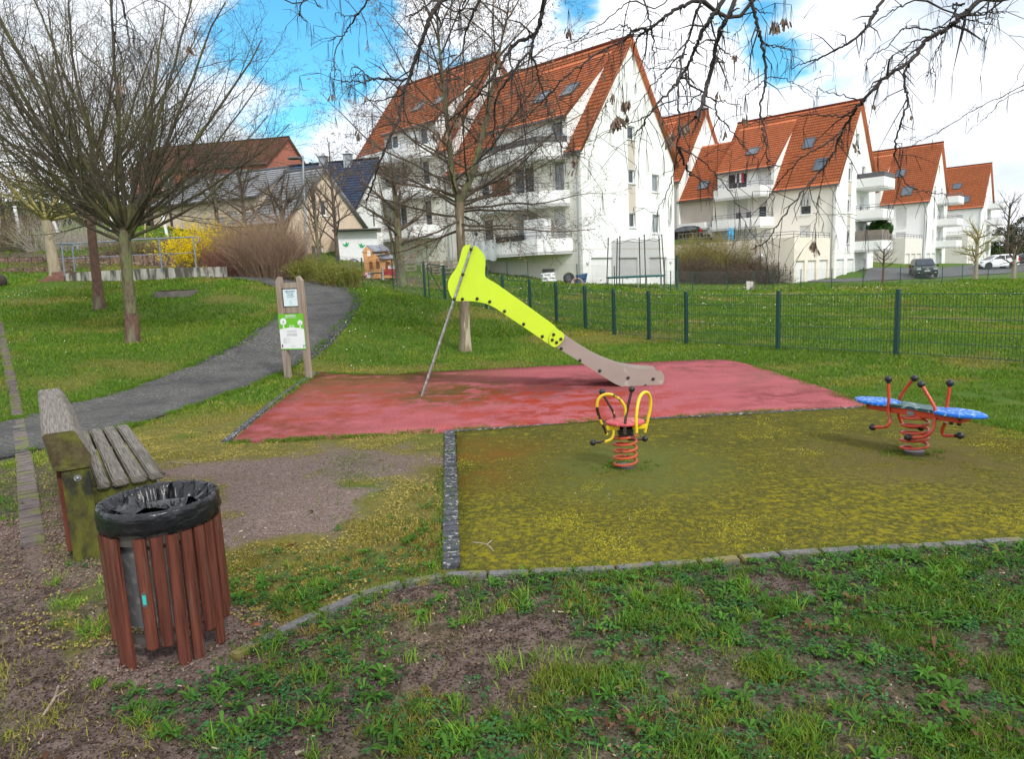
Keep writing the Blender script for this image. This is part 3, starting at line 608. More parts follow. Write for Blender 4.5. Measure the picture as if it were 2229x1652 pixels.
# ---------------------------------------------------------------- litter bin
bc = arr((-1.655, 3.035, 0)); bin_ = empty('litter_bin', bc, 'round litter bin of dark red wooden slats with black liner over the rim', 'litter bin')
NS = 24; RB = .243
for k in range(NS):
    a = 2*math.pi*(k+.35)/NS; outer = k % 2 == 0
    ca, sa = math.cos(a), math.sin(a); adeg = (math.degrees(a)) % 360
    if k == 17: continue
    r = RB if outer else RB-.006; w = .0255; z0 = .10+random.uniform(-.01, .012); 
    if adeg > 225 and adeg < 236 or 243 < adeg < 249: z0 = .10
    legs = (k in (16, 17) or k in (12, 13) or k in (5, 6, 1))
    if k in (20, 21, 16, 15, 9, 4): z0 = -.05
    if k == 23: z0 = .0
    lean = random.uniform(-.006, .006)
    mb = MB(); import bmesh
    cs = [(-w, 0), (-w, .012), (-w*.7, .022), (0, .027), (w*.7, .022), (w, .012), (w, 0)]
    Vv = []
    for z in (z0, z0+.006, .3, .60):
        s = .9 if z == z0 else 1
        for (x, y) in cs:
            rr = r+y*s-.012; tx = x*s+lean*(z-.3)*3
            Vv.append((rr*ca-tx*sa, rr*sa+tx*ca, z))
    n = len(cs); mb.add(Vv, [(i*n+j, i*n+(j+1) % n, (i+1)*n+(j+1) % n, (i+1)*n+j) for i in range(3) for j in range(n)]+[tuple(range(n)), tuple(range(3*n, 4*n))])
    so_ = mb.build('slat', M['wood_red'], bin_)
    if k == 18:
        t2 = MB(); rr = r+.018; c0 = .33
        ol = [(.011*math.cos(t), .026+.011*math.sin(t)) for t in np.linspace(0, math.pi, 8)]+[(.011*math.cos(t), -.026+.011*math.sin(t)) for t in np.linspace(math.pi, 2*math.pi, 8)]
        t2.prism(ol, lambda x, z: (rr*ca-x*sa, rr*sa+x*ca, c0+z), lambda x, z: ((rr-.003)*ca-x*sa, (rr-.003)*sa+x*ca, c0+z)); tg = t2.build('bottle_opener', M['steel'], so_)
        t3 = MB(); rr2 = rr+.001; t3.prism([(-.007, -.02), (.007, -.02), (.007, .022), (-.007, .022)], lambda x, z: (rr2*ca-x*sa, rr2*sa+x*ca, c0+z), lambda x, z: ((rr2-.001)*ca-x*sa, (rr2-.001)*sa+x*ca, c0+z)); t3.build('sticker', mat('sticker_teal', (.03, .5, .47)), so_)
def ringmesh(mb, prof, n, wob=None):
    V = []
    for j, (r, z) in enumerate(prof):
        for i in range(n):
            a = 2*math.pi*i/n; dr, dz = wob(a, j) if wob else (0, 0); V.append(((r+dr)*math.cos(a), (r+dr)*math.sin(a), z+dz))
    m = len(prof); mb.add(V, [(j*n+i, j*n+(i+1) % n, (j+1)*n+(i+1) % n, (j+1)*n+i) for j in range(m-1) for i in range(n)])
mb = MB(); ringmesh(mb, [(.185, .16), (.193, .165), (.193, .40), (.196, .41), (.196, .64), (.185, .64), (.185, .2), (.0, .19)], 40); mb.build('inner_drum', M['galv'], bin_, smooth=True)
mb = MB(); ringmesh(mb, [(.195, .135), (.226, .135), (.226, .105), (.195, .105), (.195, .135)], 32); mb.build('lower_ring', M['gutter'], bin_, smooth=True)
mb = MB(); ringmesh(mb, [(.224, .64), (.229, .64), (.229, .56), (.224, .56), (.224, .64)], 32); mb.build('upper_ring', M['gutter'], bin_, smooth=True)
def wob(a, j):
    x, y = 9+3*math.cos(a), 9+3*math.sin(a)
    f = [.002, .004, .006, .005, .003, .003, .003, .012, .03, .05, .05, .03][min(j, 11)]
    w1 = float(fbm([x*1.6+j*.22], [y*1.6], 1.6, 31, 4)[0])-.5; w2 = float(fbm([x*3+j*.5], [y*3], 2.5, 41, 3)[0])-.5
    fine = float(vnoise([x*9+j*1.9], [y*9], 1.3, 51)[0])-.5
    dz = (w1*.05 if j == 0 else w2*.012)+(.0 if j < 6 else w2*.09*(j > 7))
    return (f*2.4*w2+f*.9*fine, dz)
mb = MB(); ringmesh(mb, [(.250, .612), (.255, .620), (.257, .636), (.257, .655), (.257, .680), (.256, .702), (.249, .714), (.233, .711), (.221, .690), (.20, .64), (.16, .585), (.07, .53)], 150, wob)
mb.build('bin_liner', M['bag'], bin_, smooth=True, ang=70)
# loose folds of the liner lying across the mouth
mb = MB(); V = []; nu, nv = 34, 16
for i in range(nu):
    for j in range(nv):
        uu = i/(nu-1); vv = j/(nv-1); a = R(150)+uu*R(235); r = .215-.15*vv-.05*abs(math.sin(uu*9)); z = .70-.05*vv+.045*float(fbm([uu*7], [vv*3], 1.5, 61, 4)[0]-.5)*2-.05*vv*vv+.02*math.sin(uu*17+vv*3)*vv
        V.append((r*math.cos(a), r*math.sin(a), z))
mb.add(V, [(i*nv+j, (i+1)*nv+j, (i+1)*nv+j+1, i*nv+j+1) for i in range(nu-1) for j in range(nv-1)]); mb.build('liner_fold', M['bag'], bin_, smooth=True, ang=60)

# ---------------------------------------------------------------- notice board
Ys = 12.2; A = dp(626, 808, Ys); B = dp(671, 808, Ys-.12); zg = Tz((A[0]+B[0])/2, Ys)
sb = empty('notice_board', (A[0], A[1], zg), 'small wooden notice board with a playground rules plate above a green poster', 'sign', math.atan2(B[1]-A[1], B[0]-A[0]))
wS = np.hypot(*(B-A)[:2]); hS = 1.80; pw = .058
for x0, sgn in ((0, 1), (wS, -1)):
    mb = MB(); ol = [(-pw, -.2), (pw, -.2), (pw, hS-.05*(sgn < 0)-.0), (0, hS+.01), (-pw, hS-.07*(sgn > 0))]
    if sgn < 0: ol = [(-pw, -.2), (pw, -.2), (pw, hS-.07), (-.02, hS+.01), (-pw, hS)]
    mb.prism(ol, lambda x, z: (x0+x*.85, -.045, z), lambda x, z: (x0+x*.85, .045, z)); mb.build('post', M['wood_sign'], sb)
for z0, z1 in ((1.60, 1.70), (1.16, 1.27)):
    mb = MB(); mb.bbox((pw*.8, -.03, z0), (wS-pw*.8, .03, z1), .006); mb.build('crossbar', M['wood_sign'], sb)
mb = MB(); mb.bbox((pw*.85, -.015, 1.272), (wS-pw*.85, .02, 1.598), .002); mb.build('backing', M['frame_dark'], sb)
mb = MB(); xl, xr = pw+.012, wS-pw-.012; mb.bbox((xl, -.024, 1.29), (xr, -.0155, 1.585), .002); pl = mb.build('rules_plate', M['light_panel'], sb)
cx = (xl+xr)/2; wp = xr-xl
def tline(s, size, z, m=M['text_blue'], par=pl, y=-.0255, x=None, al='CENTER', bold=0.): text_mesh(s, size, m, 'lettering', par, (cx if x is None else x, y, z), align=al, bold=bold)
tline('AIRE DE JEUX', .034, 1.54, bold=.0006); tline('RÉSERVÉE AUX ENFANTS DE', .0125, 1.518); tline('2 A 8 ANS', .030, 1.483, bold=.0006); tline('SOUS LA SURVEILLANCE DES PARENTS', .0105, 1.458); tline('OU D\'ACCOMPAGNATEURS', .0105, 1.442)
tline('ARRÊTÉ', .010, 1.375, M['text_grey']); tline('MUNICIPAL', .010, 1.352, M['text_grey']); tline('DE LA COMMUNE', .010, 1.329, M['text_grey'])
mb = MB(); mb.box((xl+.012, -.0252, 1.405), (xr-.012, -.0243, 1.407)); mb.build('rule_line', M['text_grey'], pl)
for sx in (xl+.03, xr-.03):
    for z in (1.575, 1.30):
        mb = MB(); mb.tube([(sx, -.024, z), (sx, -.028, z)], .008, 10); mb.build('screw', M['white_paint'], pl)
mb = MB(); pL, pR, pB, pT = -pw*.85-.002, wS+pw*.55, .52, 1.155; mb.bbox((pL, -.056, pB), (pR, -.0455, pT), .003); ps = mb.build('poster_board', M['sign_green'], sb)
pc = (pL+pR)/2; hw = (pR-pL)/2
mb = MB(); ol = [(pL+.008, pB+.02)]+[(pR-.008, pB+.02), (pR-.008, pB+.355)]+[(pc+hw*.97*math.cos(t), pB+.355+.035*math.sin(t)) for t in np.linspace(.05, math.pi-.05, 14)]+[(pL+.008, pB+.355)]
mb.prism(ol, lambda x, z: (x, -.0572, z), lambda x, z: (x, -.0562, z)); mb.build('white_field', M['white_paint'], ps)
for (x0, z0, r) in ((pL+.095, pB+.50, .064), (pR-.075, pB+.475, .049)):
    mb = MB(); ol = [(x0+r*(1+.06*math.sin(9*t))*math.cos(t), z0+r*.95*(1+.05*math.cos(8*t))*math.sin(t)) for t in np.linspace(0, 2*math.pi, 40)[:-1]]
    mb.prism(ol, lambda x, z: (x, -.0572, z), lambda x, z: (x, -.0562, z)); mb.box((x0-.011, -.0572, pB+.36), (x0+.011, -.0562, z0)); mb.build('tree_emblem', M['white_paint'], ps)
mb = MB(); x0, z0 = pL+.095, pB+.50; mb.prism([(x0-.018, z0+.004), (x0-.006, z0-.004), (x0+.006, z0+.02), (x0+.012, z0+.002), (x0+.004, z0-.018), (x0-.006, z0-.016)], lambda x, z: (x, -.0580, z), lambda x, z: (x, -.0573, z)); mb.build('bird_emblem', M['text_blue'], ps)
mb = MB(); x0 = pc+.005
for z in (.395, .41, .43): mb.box((x0-.055, -.0572, pB+z-.003), (x0+.055, -.0562, pB+z+.004))
mb.box((x0-.045, -.0574, pB+.37), (x0-.038, -.0564, pB+.41)); mb.box((x0+.038, -.0574, pB+.37), (x0+.045, -.0564, pB+.41)); mb.build('bench_emblem', M['white_paint'], ps)
tt = lambda s, size, z, m=M['white_paint'], x=pc, al='CENTER', bold=0.: text_mesh(s, size, m, 'lettering', ps, (x, -.0585, z), align=al, bold=bold)
tt('Hochfelden', .046, pB+.588, bold=.0012); tt('se ligue contre le cancer', .0245, pB+.563, bold=.0005)
tt('Des espaces publics propres', .0175, pB+.335, M['text_grey']); tt('et conviviaux pour nos enfants', .0175, pB+.315, M['text_grey'])
for i, z in enumerate((.285, .272, .259, .246)): tt('Dans ce lieu le tabac et les déchets sont interdits', .0105, pB+z, M['text_grey'])
for i, z in enumerate((.20, .186, .165, .151, .130, .116)): tt(('- Aires de jeux, parcs et squares' if i % 2 == 0 else '   espaces verts'), .011, pB+z, M['text_grey'], x=pL+.06, al='LEFT')
tt('www.hochfelden.fr', .013, pB+.06, M['text_grey'])
mb = MB(); mb.box((pL+.022, -.0582, pB+.075), (pL+.05, -.0573, pB+.095)); mb.build('crest_top', mat('crest_blue', (.03, .05, .2)), ps)
mb = MB(); mb.prism([(pL+.022, pB+.074), (pL+.05, pB+.074), (pL+.05, pB+.045), (pL+.036, pB+.03), (pL+.022, pB+.045)], lambda x, z: (x, -.0582, z), lambda x, z: (x, -.0573, z)); mb.build('crest_shield', mat('crest_red', (.4, .04, .04)), ps)
mb = MB()
for (a, b, c_, d) in ((.05, .03, .075, .025), (.05, .06, .028, .012), (.022, .06, .028, .012)): mb.box((pR-a, -.0582, pB+b), (pR-a+.022, -.0573, pB+b+.022))
mb.build('logo_mark', mat('logo_green', (.03, .25, .15)), ps)

# ---------------------------------------------------------------- slide
YS = 9.6; zs = lambda x, y: (881.6+.2807*x, 483.5+.2807*y)
sl_o = dp(1180, 840, YS); sl_o[2] = 0
slide = empty('slide', sl_o, 'small slide with a lime yellow side panel, taupe lower panel and a leaning steel pole', 'slide')
def pts(L_): return [dp(*zs(*q), YS)[[0, 2]] for q in L_]
yel = [(495, 172), (540, 180), (580, 212), (605, 250), (614, 300), (611, 350), (610, 395), (624, 432), (700, 478), (800, 548), (950, 655), (1080, 750), (1150, 800), (1190, 833), (1150, 968), (1120, 950), (1000, 868), (900, 800), (770, 713), (680, 655), (600, 625), (500, 612), (400, 612), (365, 590), (340, 535), (332, 480), (350, 425), (400, 350), (425, 280), (443, 210), (462, 182)]
ysm = [tuple(p[:2]) for p in crs([(*q, 0) for q in yel[:14]], 5)]+[tuple(p[:2]) for p in crs([(*q, 0) for q in yel[14:]+yel[:1]], 5)]
tau = [(1175, 835), (1235, 872), (1300, 922), (1400, 988), (1500, 1045), (1600, 1088), (1700, 1122), (1850, 1145), (1970, 1152), (2000, 1170), (2014, 1210), (2005, 1250), (1985, 1266), (1900, 1278), (1750, 1282), (1690, 1278), (1630, 1255), (1560, 1213), (1400, 1112), (1270, 1030), (1150, 960)]
tsm = [tuple(p[:2]) for p in crs([(*q, 0) for q in tau], 5)]
def panel(name, L_, y0, th, m, sc=None):
    P = pts(L_)
    mb = MB(); n = len(P); c = np.mean(P, 0)
    Vf = [(p[0], y0, p[1]) for p in P]; Vb = [(p[0], y0+th, p[1]) for p in P]
    mb.add(Vf+Vb, [tuple(range(n)), tuple(range(n, 2*n))]); o = mb.build(name, m, slide, world=True)
    mb = MB(); q = [(c+(p-c)*1.0) for p in P]; mb.add([(p[0], y0+.0015, p[1]) for p in q]+[(p[0], y0+th-.0015, p[1]) for p in q], [(i, (i+1) % n, n+(i+1) % n, n+i) for i in range(n)]); mb.build('panel_edge', M['hpl_edge'], o, world=True) if False else None
    o.data.materials.append(M['hpl_edge'])
    mb2 = MB(); mb2.prism([tuple(p) for p in P], lambda x, z: (x, y0, z), lambda x, z: (x, y0+th, z)); me = mb2.build('tmp', m, slide, world=True).data
    old = o.data; o.data = me; me.name = name; me.materials.append(M['hpl_edge'])
    for pol in me.polygons:
        if len(pol.vertices) == 4 and abs(pol.normal.y) < .5: pol.material_index = 1
    for t in [x for x in bpy.data.objects if x.name.startswith('tmp')]: bpy.data.objects.remove(t)
    return o
for y0, side in ((YS, 0), (YS+.56, 1)):
    yp = panel('upper_panel', ysm, y0, .019, M['lime']); tp = panel('lower_panel', tsm, y0+(.02 if side == 0 else -.02), .019, M['taupe'])
    cap = [(1150, 836), (1195, 838), (1222, 858), (1235, 882), (1225, 915), (1190, 955), (1160, 968), (1132, 955), (1117, 930), (1122, 880)]
    if side == 0:
        cp_ = panel('joint_plate', [tuple(p[:2]) for p in crs([(*q, 0) for q in cap+cap[:1]], 5)][:-1], y0-.02, .019, M['lime'])
    def bolt(q, par, yy, r=.023):
        p = dp(*zs(*q), YS); b = MB(); b.sphere((p[0], yy, p[2]), r, 12, 8, (1, .8, 1)); b.build('bolt_cap', M['black_rubber'], par, smooth=True, world=True)
    yb = y0-.008 if side == 0 else y0+.027
    for q in ((446, 596), (560, 593), (657, 616), (772, 690), (920, 790), (1065, 886)): bolt(q, yp, yb)
    for q in ((1152, 870), (1142, 911), (1208, 905), (1175, 931)): bolt(q, yp, yb-.02*(side == 0))
    for q in ((1212, 981), (1357, 1073), (1512, 1153), (1732, 1208), (1927, 1217), (1867, 1270)): bolt(q, tp, yb+(.02 if side == 0 else -.02))
# chute, platform and steps between the panels
chute = pts([(420, 560), (560, 560), (640, 580), (740, 640), (900, 745), (1080, 868), (1260, 985), (1400, 1072), (1530, 1150), (1630, 1200), (1730, 1225), (1950, 1232)])
mb = MB(); n = len(chute); V = [(p[0], YS+.022, p[1]) for p in chute]+[(p[0], YS+.555, p[1]) for p in chute]; mb.add(V, [(i, i+1, n+i+1, n+i) for i in range(n-1)])
V = [(p[0], YS+.022, p[1]-.01) for p in chute]+[(p[0], YS+.555, p[1]-.01) for p in chute]; mb.add(V, [(i, i+1, n+i+1, n+i) for i in range(n-1)]); mb.build('chute', M['steel'], slide, smooth=True, world=True)
pb = dp(*zs(120, 1352), YS-.02); pt = dp(*zs(547, 105), YS-.02); pb[2] -= .1*(pb[2] < 5)
mb = MB(); mb.tube([(pb[0], YS-.025, -.05), (pt[0], YS-.025, pt[2])], .0195, 14); po = mb.build('support_pole', M['galv'], slide, smooth=True, world=True)
mb = MB(); dirp = (pt-pb)/np.linalg.norm(pt-pb); e = pt+dirp*.0; mb.tube([e, e+dirp*.035], .023, 12); mb.sphere(e+dirp*.035, .022, 10, 6); mb.build('pole_cap', M['black_rubber'], po, smooth=True, world=True)
for q in ((512, 210), (449, 405), (382, 597)):
    p = dp(*zs(*q), YS-.05); b = MB(); b.sphere((p[0], YS-.047, p[2]), .024, 12, 8); b.build('bolt_cap', M['black_rubber'], po, smooth=True, world=True)
for t in (.2, .36, .52, .68):   # rungs behind the panel
    q = pb+(pt-pb)*t
    if t < .6: continue
    mb = MB(); mb.tube([(q[0]+.03, YS+.02, q[2]), (q[0]+.03, YS+.56, q[2])], .016, 10); mb.build('rung', M['galv'], slide, smooth=True, world=True)

# ---------------------------------------------------------------- spring rider (butterfly seat)
def helix(c, r0, r1, z0, z1, turns, n=26, ph=0., flat=.3):
    P = []
    k = int(turns*n)
    for i in range(k+1):
        t = i/k; a = 2*math.pi*turns*t+ph; zz = z0+(z1-z0)*t
        P.append((c[0]+(r0+(r1-r0)*t)*math.cos(a), c[1]+(r0+(r1-r0)*t)*math.sin(a), zz))
    return P
zq = lambda x, y: (1251.4+.251*x, 807.7+.251*y)
Y1 = 5.56; o1 = dp(*zq(440, 850), Y1); o1[2] = 0
r1 = empty('spring_rider', o1, 'small spring rider with pink seat and chipped yellow butterfly wing hoops', 'spring rider', group=None)
def q1(x, y, dY=0.): return dp(*zq(x, y), Y1+dY)
sp = q1(440, 700); hz = q1(440, 545)[2]
mb = MB(); mb.tube(helix((o1[0], o1[1]), .094, .094, .035, hz, 4.6, ph=2.6), .0105, 8); mb.build('spring', M['orange_spring'], r1, smooth=True, world=True)
mb = MB(); mb.tube([(o1[0], o1[1], -.02), (o1[0], o1[1], .03)], .075, 20); mb.build('base_plate', M['gutter'], r1, world=True)
mb = MB(); c = q1(435, 440); ol = []
ringp = [(.0, .012), (.148, .012), (.158, .006), (.16, 0), (.158, -.010), (.15, -.014), (0, -.014)]
nn = 40
V = [];
for j, (r, z) in enumerate(ringp):
    for i in range(nn):
        a = 2*math.pi*i/nn; rr = r*(1+.03*math.cos(4*a)); V.append((c[0]+rr*math.cos(a), Y1+.86*rr*math.sin(a), c[2]+z))
mb.add(V, [(j*nn+i, j*nn+(i+1) % nn, (j+1)*nn+(i+1) % nn, (j+1)*nn+i) for j in range(len(ringp)-1) for i in range(nn)]); mb.build('seat', M['pink_seat'], r1, smooth=True, world=True)
zseat = c[2]
mb = MB(); mb.bbox((c[0]-.06, Y1-.05, hz-.01), (c[0]+.06, Y1+.05, zseat-.014), .006); mb.build('hub', M['black_rubber'], r1, world=True)
mb = MB(); mb.bbox((c[0]-.165, Y1-.05, zseat-.058), (c[0]+.175, Y1-.02, zseat-.02), .005); mb.build('crossbar', M['yellow_paint'], r1, world=True)
def bar(name, L_, r, m, par, rr=.0):
    P = crs([q1(*q) for q in L_], 6); mb = MB(); mb.tube(P, r, 10); return mb.build(name, m, par, smooth=True, world=True)
def ball(q, par, r=.0265):
    b = MB(); b.sphere(q1(*q), r, 14, 10); b.build('grip_ball', M['black_rubber'], par, smooth=True, world=True)
bar('wing_hoop', [(278, 552, -.10), (262, 510, -.10), (222, 425, -.10), (194, 330, -.10), (200, 255, -.10), (240, 212, -.10), (300, 202, -.10), (360, 222, -.10), (410, 270, -.10), (438, 330, -.10), (436, 420, -.10), (433, 542, -.10)], .0125, M['yellow_chipped'], r1)
bar('wing_hoop', [(535, 535, -.12), (532, 430, -.12), (540, 320, -.10), (562, 230, -.04), (598, 188, .02), (635, 192, .06), (656, 245, .09), (652, 330, .10), (630, 430, .10), (606, 532, .10)], .0135, M['yellow_paint'], r1)
h = bar('handle', [(345, 415, .12), (338, 370, .12), (305, 305, .12), (258, 228, .12), (236, 182, .12)], .0105, M['brown_bar'], r1); ball((236, 180, .12), h)
h = bar('handle', [(433, 542, -.13), (438, 430, -.12), (452, 350, -.10), (478, 230, -.10), (493, 160, -.10)], .0115, M['brown_bar'], r1); ball((493, 158, -.10), h)
h = bar('footrest', [(335, 515, -.10), (332, 555, -.10), (315, 590, -.10), (270, 610, -.10), (200, 618, -.10), (160, 621, -.10)], .0115, M['yellow_chipped'], r1); ball((157, 621, -.10), h)
h = bar('footrest', [(438, 540, .10), (445, 575, .10), (480, 596, .10), (540, 592, .10), (604, 588, .10)], .0115, M['brown_bar'], r1); ball((606, 588, .10), h)

# ---------------------------------------------------------------- two seat spring see-saw
zr = lambda x, y: (1831.5+.2835*x, 784.9+.2835*y)
Y2 = 5.58; o2 = dp(*zr(568, 690), Y2); o2[2] = 0
r2 = empty('spring_seesaw', o2, 'two-seat spring see-saw with blue seats on a red beam and black ball grips', 'spring rider')
eL = gp(1862, 869, .40); eR = gp(2150, 912, .40); ax = (eR-eL); ax[2] = 0; Ls = np.linalg.norm(ax); ax /= Ls; px_ = arr((-ax[1], ax[0], 0)); cen = (eL+eR)/2
def q2(x, y, dY=0.):   # point on the seat-saw's own vertical plane, shifted sideways
    r = ray(*zr(x, y)); o = np.array([0, 0, CZ]); nrm = px_; t = nrm.dot(cen+nrm*dY-o)/nrm.dot(r); return o+r*t
def seat2(s):
    mb = MB(); nn = 44; V = []; ringp = [(0, .014), (.93, .014), (.98, .008), (1, 0), (.98, -.010), (.93, -.014), (0, -.014)]
    for (k, z) in ringp:
        for i in range(nn):
            a = 2*math.pi*i/nn; lx = .215*math.cos(a); ly = .125*math.sin(a)*(1+.22*math.cos(a*2+.0)*-1)*(1-.10*math.cos(a)); f = 1-.10*math.exp(-((a % math.pi-math.pi/2)/.25)**2)
            p = cen+ax*s*(Ls/2-.215)+ax*s*lx*k+px_*ly*k*f; V.append((p[0], p[1], .412+z))
    mb.add(V, [(j*nn+i, j*nn+(i+1) % nn, (j+1)*nn+(i+1) % nn, (j+1)*nn+i) for j in range(len(ringp)-1) for i in range(nn)]); return mb
for s in (-1, 1): seat2(s).build('seat', M['blue_seat'], r2, smooth=True, world=True)
fr = lambda x, y, z: (cen[0]+ax[0]*x+px_[0]*y, cen[1]+ax[1]*x+px_[1]*y, z)
mb = MB()
for y in (-.075, .055): mb.bbox((-.40, y, .345), (.40, y+.02, .397), .005, fr)
mb.bbox((-.40, -.075, .345), (-.38, .075, .395), .004, fr); mb.bbox((.38, -.075, .345), (.40, .075, .395), .004, fr); mb.build('beam', M['red_paint'], r2, world=True)
mb = MB(); ol = [(-.25, -.075), (-.14, -.10), (0, -.085), (.14, -.10), (.25, -.075), (.25, .075), (.14, .10), (0, .085), (-.14, .10), (-.25, .075)]
mb.prism(ol, lambda x, y: fr(x, y, .402), lambda x, y: fr(x, y, .424)); mb.build('centre_deck', M['dark_deck'], r2, world=True)
mb = MB(); mb.bbox((-.03, -.079, .352), (.03, -.0755, .385), .001, fr); mb.build('maker_plate', M['grey_plastic'], r2, world=True)
for x in (.30, .36): mb = MB(); mb.tube([fr(x, -.02, .345), fr(x, -.02, .315)], .014, 8); mb.build('stop_bolt', M['black_rubber'], r2, world=True)
hz2 = .345; mb = MB(); mb.tube(helix((cen[0], cen[1]), .10, .10, .04, hz2, 4.7, ph=1.2), .0115, 8); mb.build('spring', M['red_paint'], r2, smooth=True, world=True)
mb = MB(); mb.tube([(cen[0], cen[1], -.02), (cen[0], cen[1], .035)], .08, 20); mb.build('base_plate', M['gutter'], r2, world=True)
def bar2(name, L_, par=None):
    P = crs([q2(*q) for q in L_], 6); mb = MB(); mb.tube(P, .0135, 10); o = mb.build(name, M['red_paint'], par or r2, smooth=True, world=True); e = P[-1]
    b = MB(); b.sphere(e, .030, 14, 10); b.tube([P[-3], P[-1]], .017, 10); b.build('grip_ball', M['black_rubber'], o, smooth=True, world=True); return o
bar2('handle', [(362, 375, -.09), (364, 330, -.09), (364, 240, -.09), (361, 142, -.09)])
bar2('handle', [(440, 370, .09), (444, 310, .09), (470, 250, .09), (520, 180, .09), (562, 135, .09)])
bar2('handle', [(715, 420, -.09), (716, 365, -.09), (690, 310, -.09), (650, 240, -.09), (613, 182, -.09)])
bar2('handle', [(805, 395, .09), (812, 330, .09), (825, 250, .09), (834, 172, .09)])
bar2('footrest', [(358, 375, -.09), (370, 440, -.10), (372, 475, -.12), (345, 508, -.13), (290, 512, -.13), (240, 512, -.13)])
bar2('footrest', [(438, 395, .09), (450, 450, .11), (480, 495, .13), (540, 512, .13), (612, 515, .13)])
bar2('footrest', [(715, 440, -.09), (712, 500, -.10), (680, 560, -.13), (620, 590, -.13), (512, 590, -.13)])
bar2('footrest', [(800, 475, .05), (778, 520, .05), (775, 558, .06), (800, 578, .06), (912, 576, .07)])

# ---------------------------------------------------------------- green mesh fence
def fence_run(name, label, P, h, mats, wire_r, cell, post=(.06, .04), panel=True, cat='fence', group=None, hmesh=None, chain=False, postr=None):
    root = empty(name, (P[0][0], P[0][1], Tz(*P[0][:2])), label, cat, group=group)
    pz = [Tz(p[0], p[1]) for p in P]
    for i, p in enumerate(P):
        mb = MB(); a = P[min(i+1, len(P)-1)]; b = P[max(i-1, 0)]; d = arr((a[0]-b[0], a[1]-b[1])); d /= np.linalg.norm(d)
        if chain: mb.tube([(p[0], p[1], pz[i]-.1), (p[0], p[1], pz[i]+h)], post[0]/2, 6)
        else:
            frm = lambda x, y, z: (p[0]+d[0]*x-d[1]*y, p[1]+d[1]*x+d[0]*y, pz[i]+z); mb.bbox((-post[0]/2, -post[1]/2-.02, -.1), (post[0]/2, post[1]/2+.02, h), .004, frm); mb.box((-post[0]/2-.004, -post[1]/2-.024, h), (post[0]/2+.004, post[1]/2+.024, h+.012), frm)
            for z in (.12, h*.5, h-.12): mb.sphere(frm(0, -post[1]/2-.03, z), .012, 6, 4)
        mb.build('post', mats[0], root, world=True)
    for i in range(len(P)-1):
        a = arr((P[i][0], P[i][1], pz[i])); b = arr((P[i+1][0], P[i+1][1], pz[i+1])); d = b-a; L_ = np.hypot(d[0], d[1]); tb = TB(); hm = hmesh or (h-.06)
        up = arr((0, 0, 1)); step_z = (pz[i]+pz[i+1])/2 if not chain else None
        base = lambda t: (a+d*t) if chain else arr((a[0]+d[0]*t, a[1]+d[1]*t, max(pz[i], pz[i+1])*.5+min(pz[i], pz[i+1])*.5+(t-.5)*(pz[i+1]-pz[i])*.6))
        if chain:
            nx_ = max(2, int(L_/cell))
            for k in range(-int(hm/cell), nx_):
                for sg in (1, -1):
                    t0, t1 = k/nx_, (k+hm/cell)/nx_; z0, z1 = 0., hm
                    if t0 < 0: z0 = hm*(0-t0)/(t1-t0); t0 = 0
                    if t1 > 1: z1 = z0+(hm-z0)*(1-t0)/(t1-t0); t1 = 1
                    if t1 <= t0: continue
                    if sg < 0: tt0, tt1 = 1-t0, 1-t1
                    else: tt0, tt1 = t0, t1
                    tb.tube([base(tt0)+up*(z0+.03), base(tt1)+up*(z1+.03)], wire_r, 3)
            for z in (.03, hm*.5, hm+.03): tb.tube([base(0)+up*z, base(1)+up*z], wire_r*1.3, 3)
        else:
            m_ = int(L_/cell)
            for k in range(m_+1): tb.tube([base(k/m_)+up*.04, base(k/m_)+up*(hm)], wire_r, 4)
            for z in np.arange(.06, hm, .2):
                for dy in (.008, -.008): tb.tube([base(0)+up*z+arr((-d[1], d[0], 0))/L_*dy, base(1)+up*z+arr((-d[1], d[0], 0))/L_*dy], wire_r*1.2, 4)
        tb.build('mesh_panel', mats[1], root)
    return root
fpx = [(2262, 801, 9.9), (1950, 775, 11.6), (1693, 762, 13.2), (1494, 748, 15.0), (1413, 741, 16.0), (1337, 728, 17.0), (1275, 718, 18.0), (1212, 703, 19.2), (1155, 692, 20.3), (1097, 683, 21.0), (1060, 678, 21.5), (1012, 668, 21.9), (970, 657, 22.1)]
FP = [tuple(dp(x, y, Y)[:2]) for x, y, Y in fpx]; ex = arr(FP[0])-arr(FP[1]); FP = [tuple(arr(FP[0])+ex*.98)]+FP
fence_run('mesh_fence', 'dark green welded mesh fence with square posts across the lawn behind the slide', FP[:-1] if False else FP, 1.13, (M['fence_green'], M['wire_green']), .0042, .05)
# garden gate at the end of the fence
ga, gb = dp(970, 657, 22.0)[:2], dp(926, 647, 21.6)[:2]
gate = empty('garden_gate', (ga[0], ga[1], Tz(*ga)), 'green wire garden gate with diagonal brace at the left end of the mesh fence', 'gate')
mb = MB(); z0 = Tz(*gb); dgx = arr((*(gb-ga), 0))
fr3 = lambda t, z: (ga[0]+dgx[0]*t, ga[1]+dgx[1]*t, (Tz(*ga)*(1-t)+z0*t)+z)
mb.tube([fr3(1, -.1), fr3(1, 1.15)], .04, 8); mb.build('post', M['fence_green'], gate, world=True)
mb = MB(); mb.tube([fr3(.80, .05), fr3(.80, 1.1)], .02, 6); mb.tube([fr3(.06, .05), fr3(.06, 1.1)], .02, 6); mb.tube([fr3(.06, 1.1), fr3(.80, 1.1)], .02, 6); mb.tube([fr3(.06, .05), fr3(.80, .05)], .02, 6); mb.tube([fr3(.80, 1.0), fr3(.06, .15)], .012, 6); mb.build('gate_frame', M['fence_green'], gate, world=True)
tb = TB()
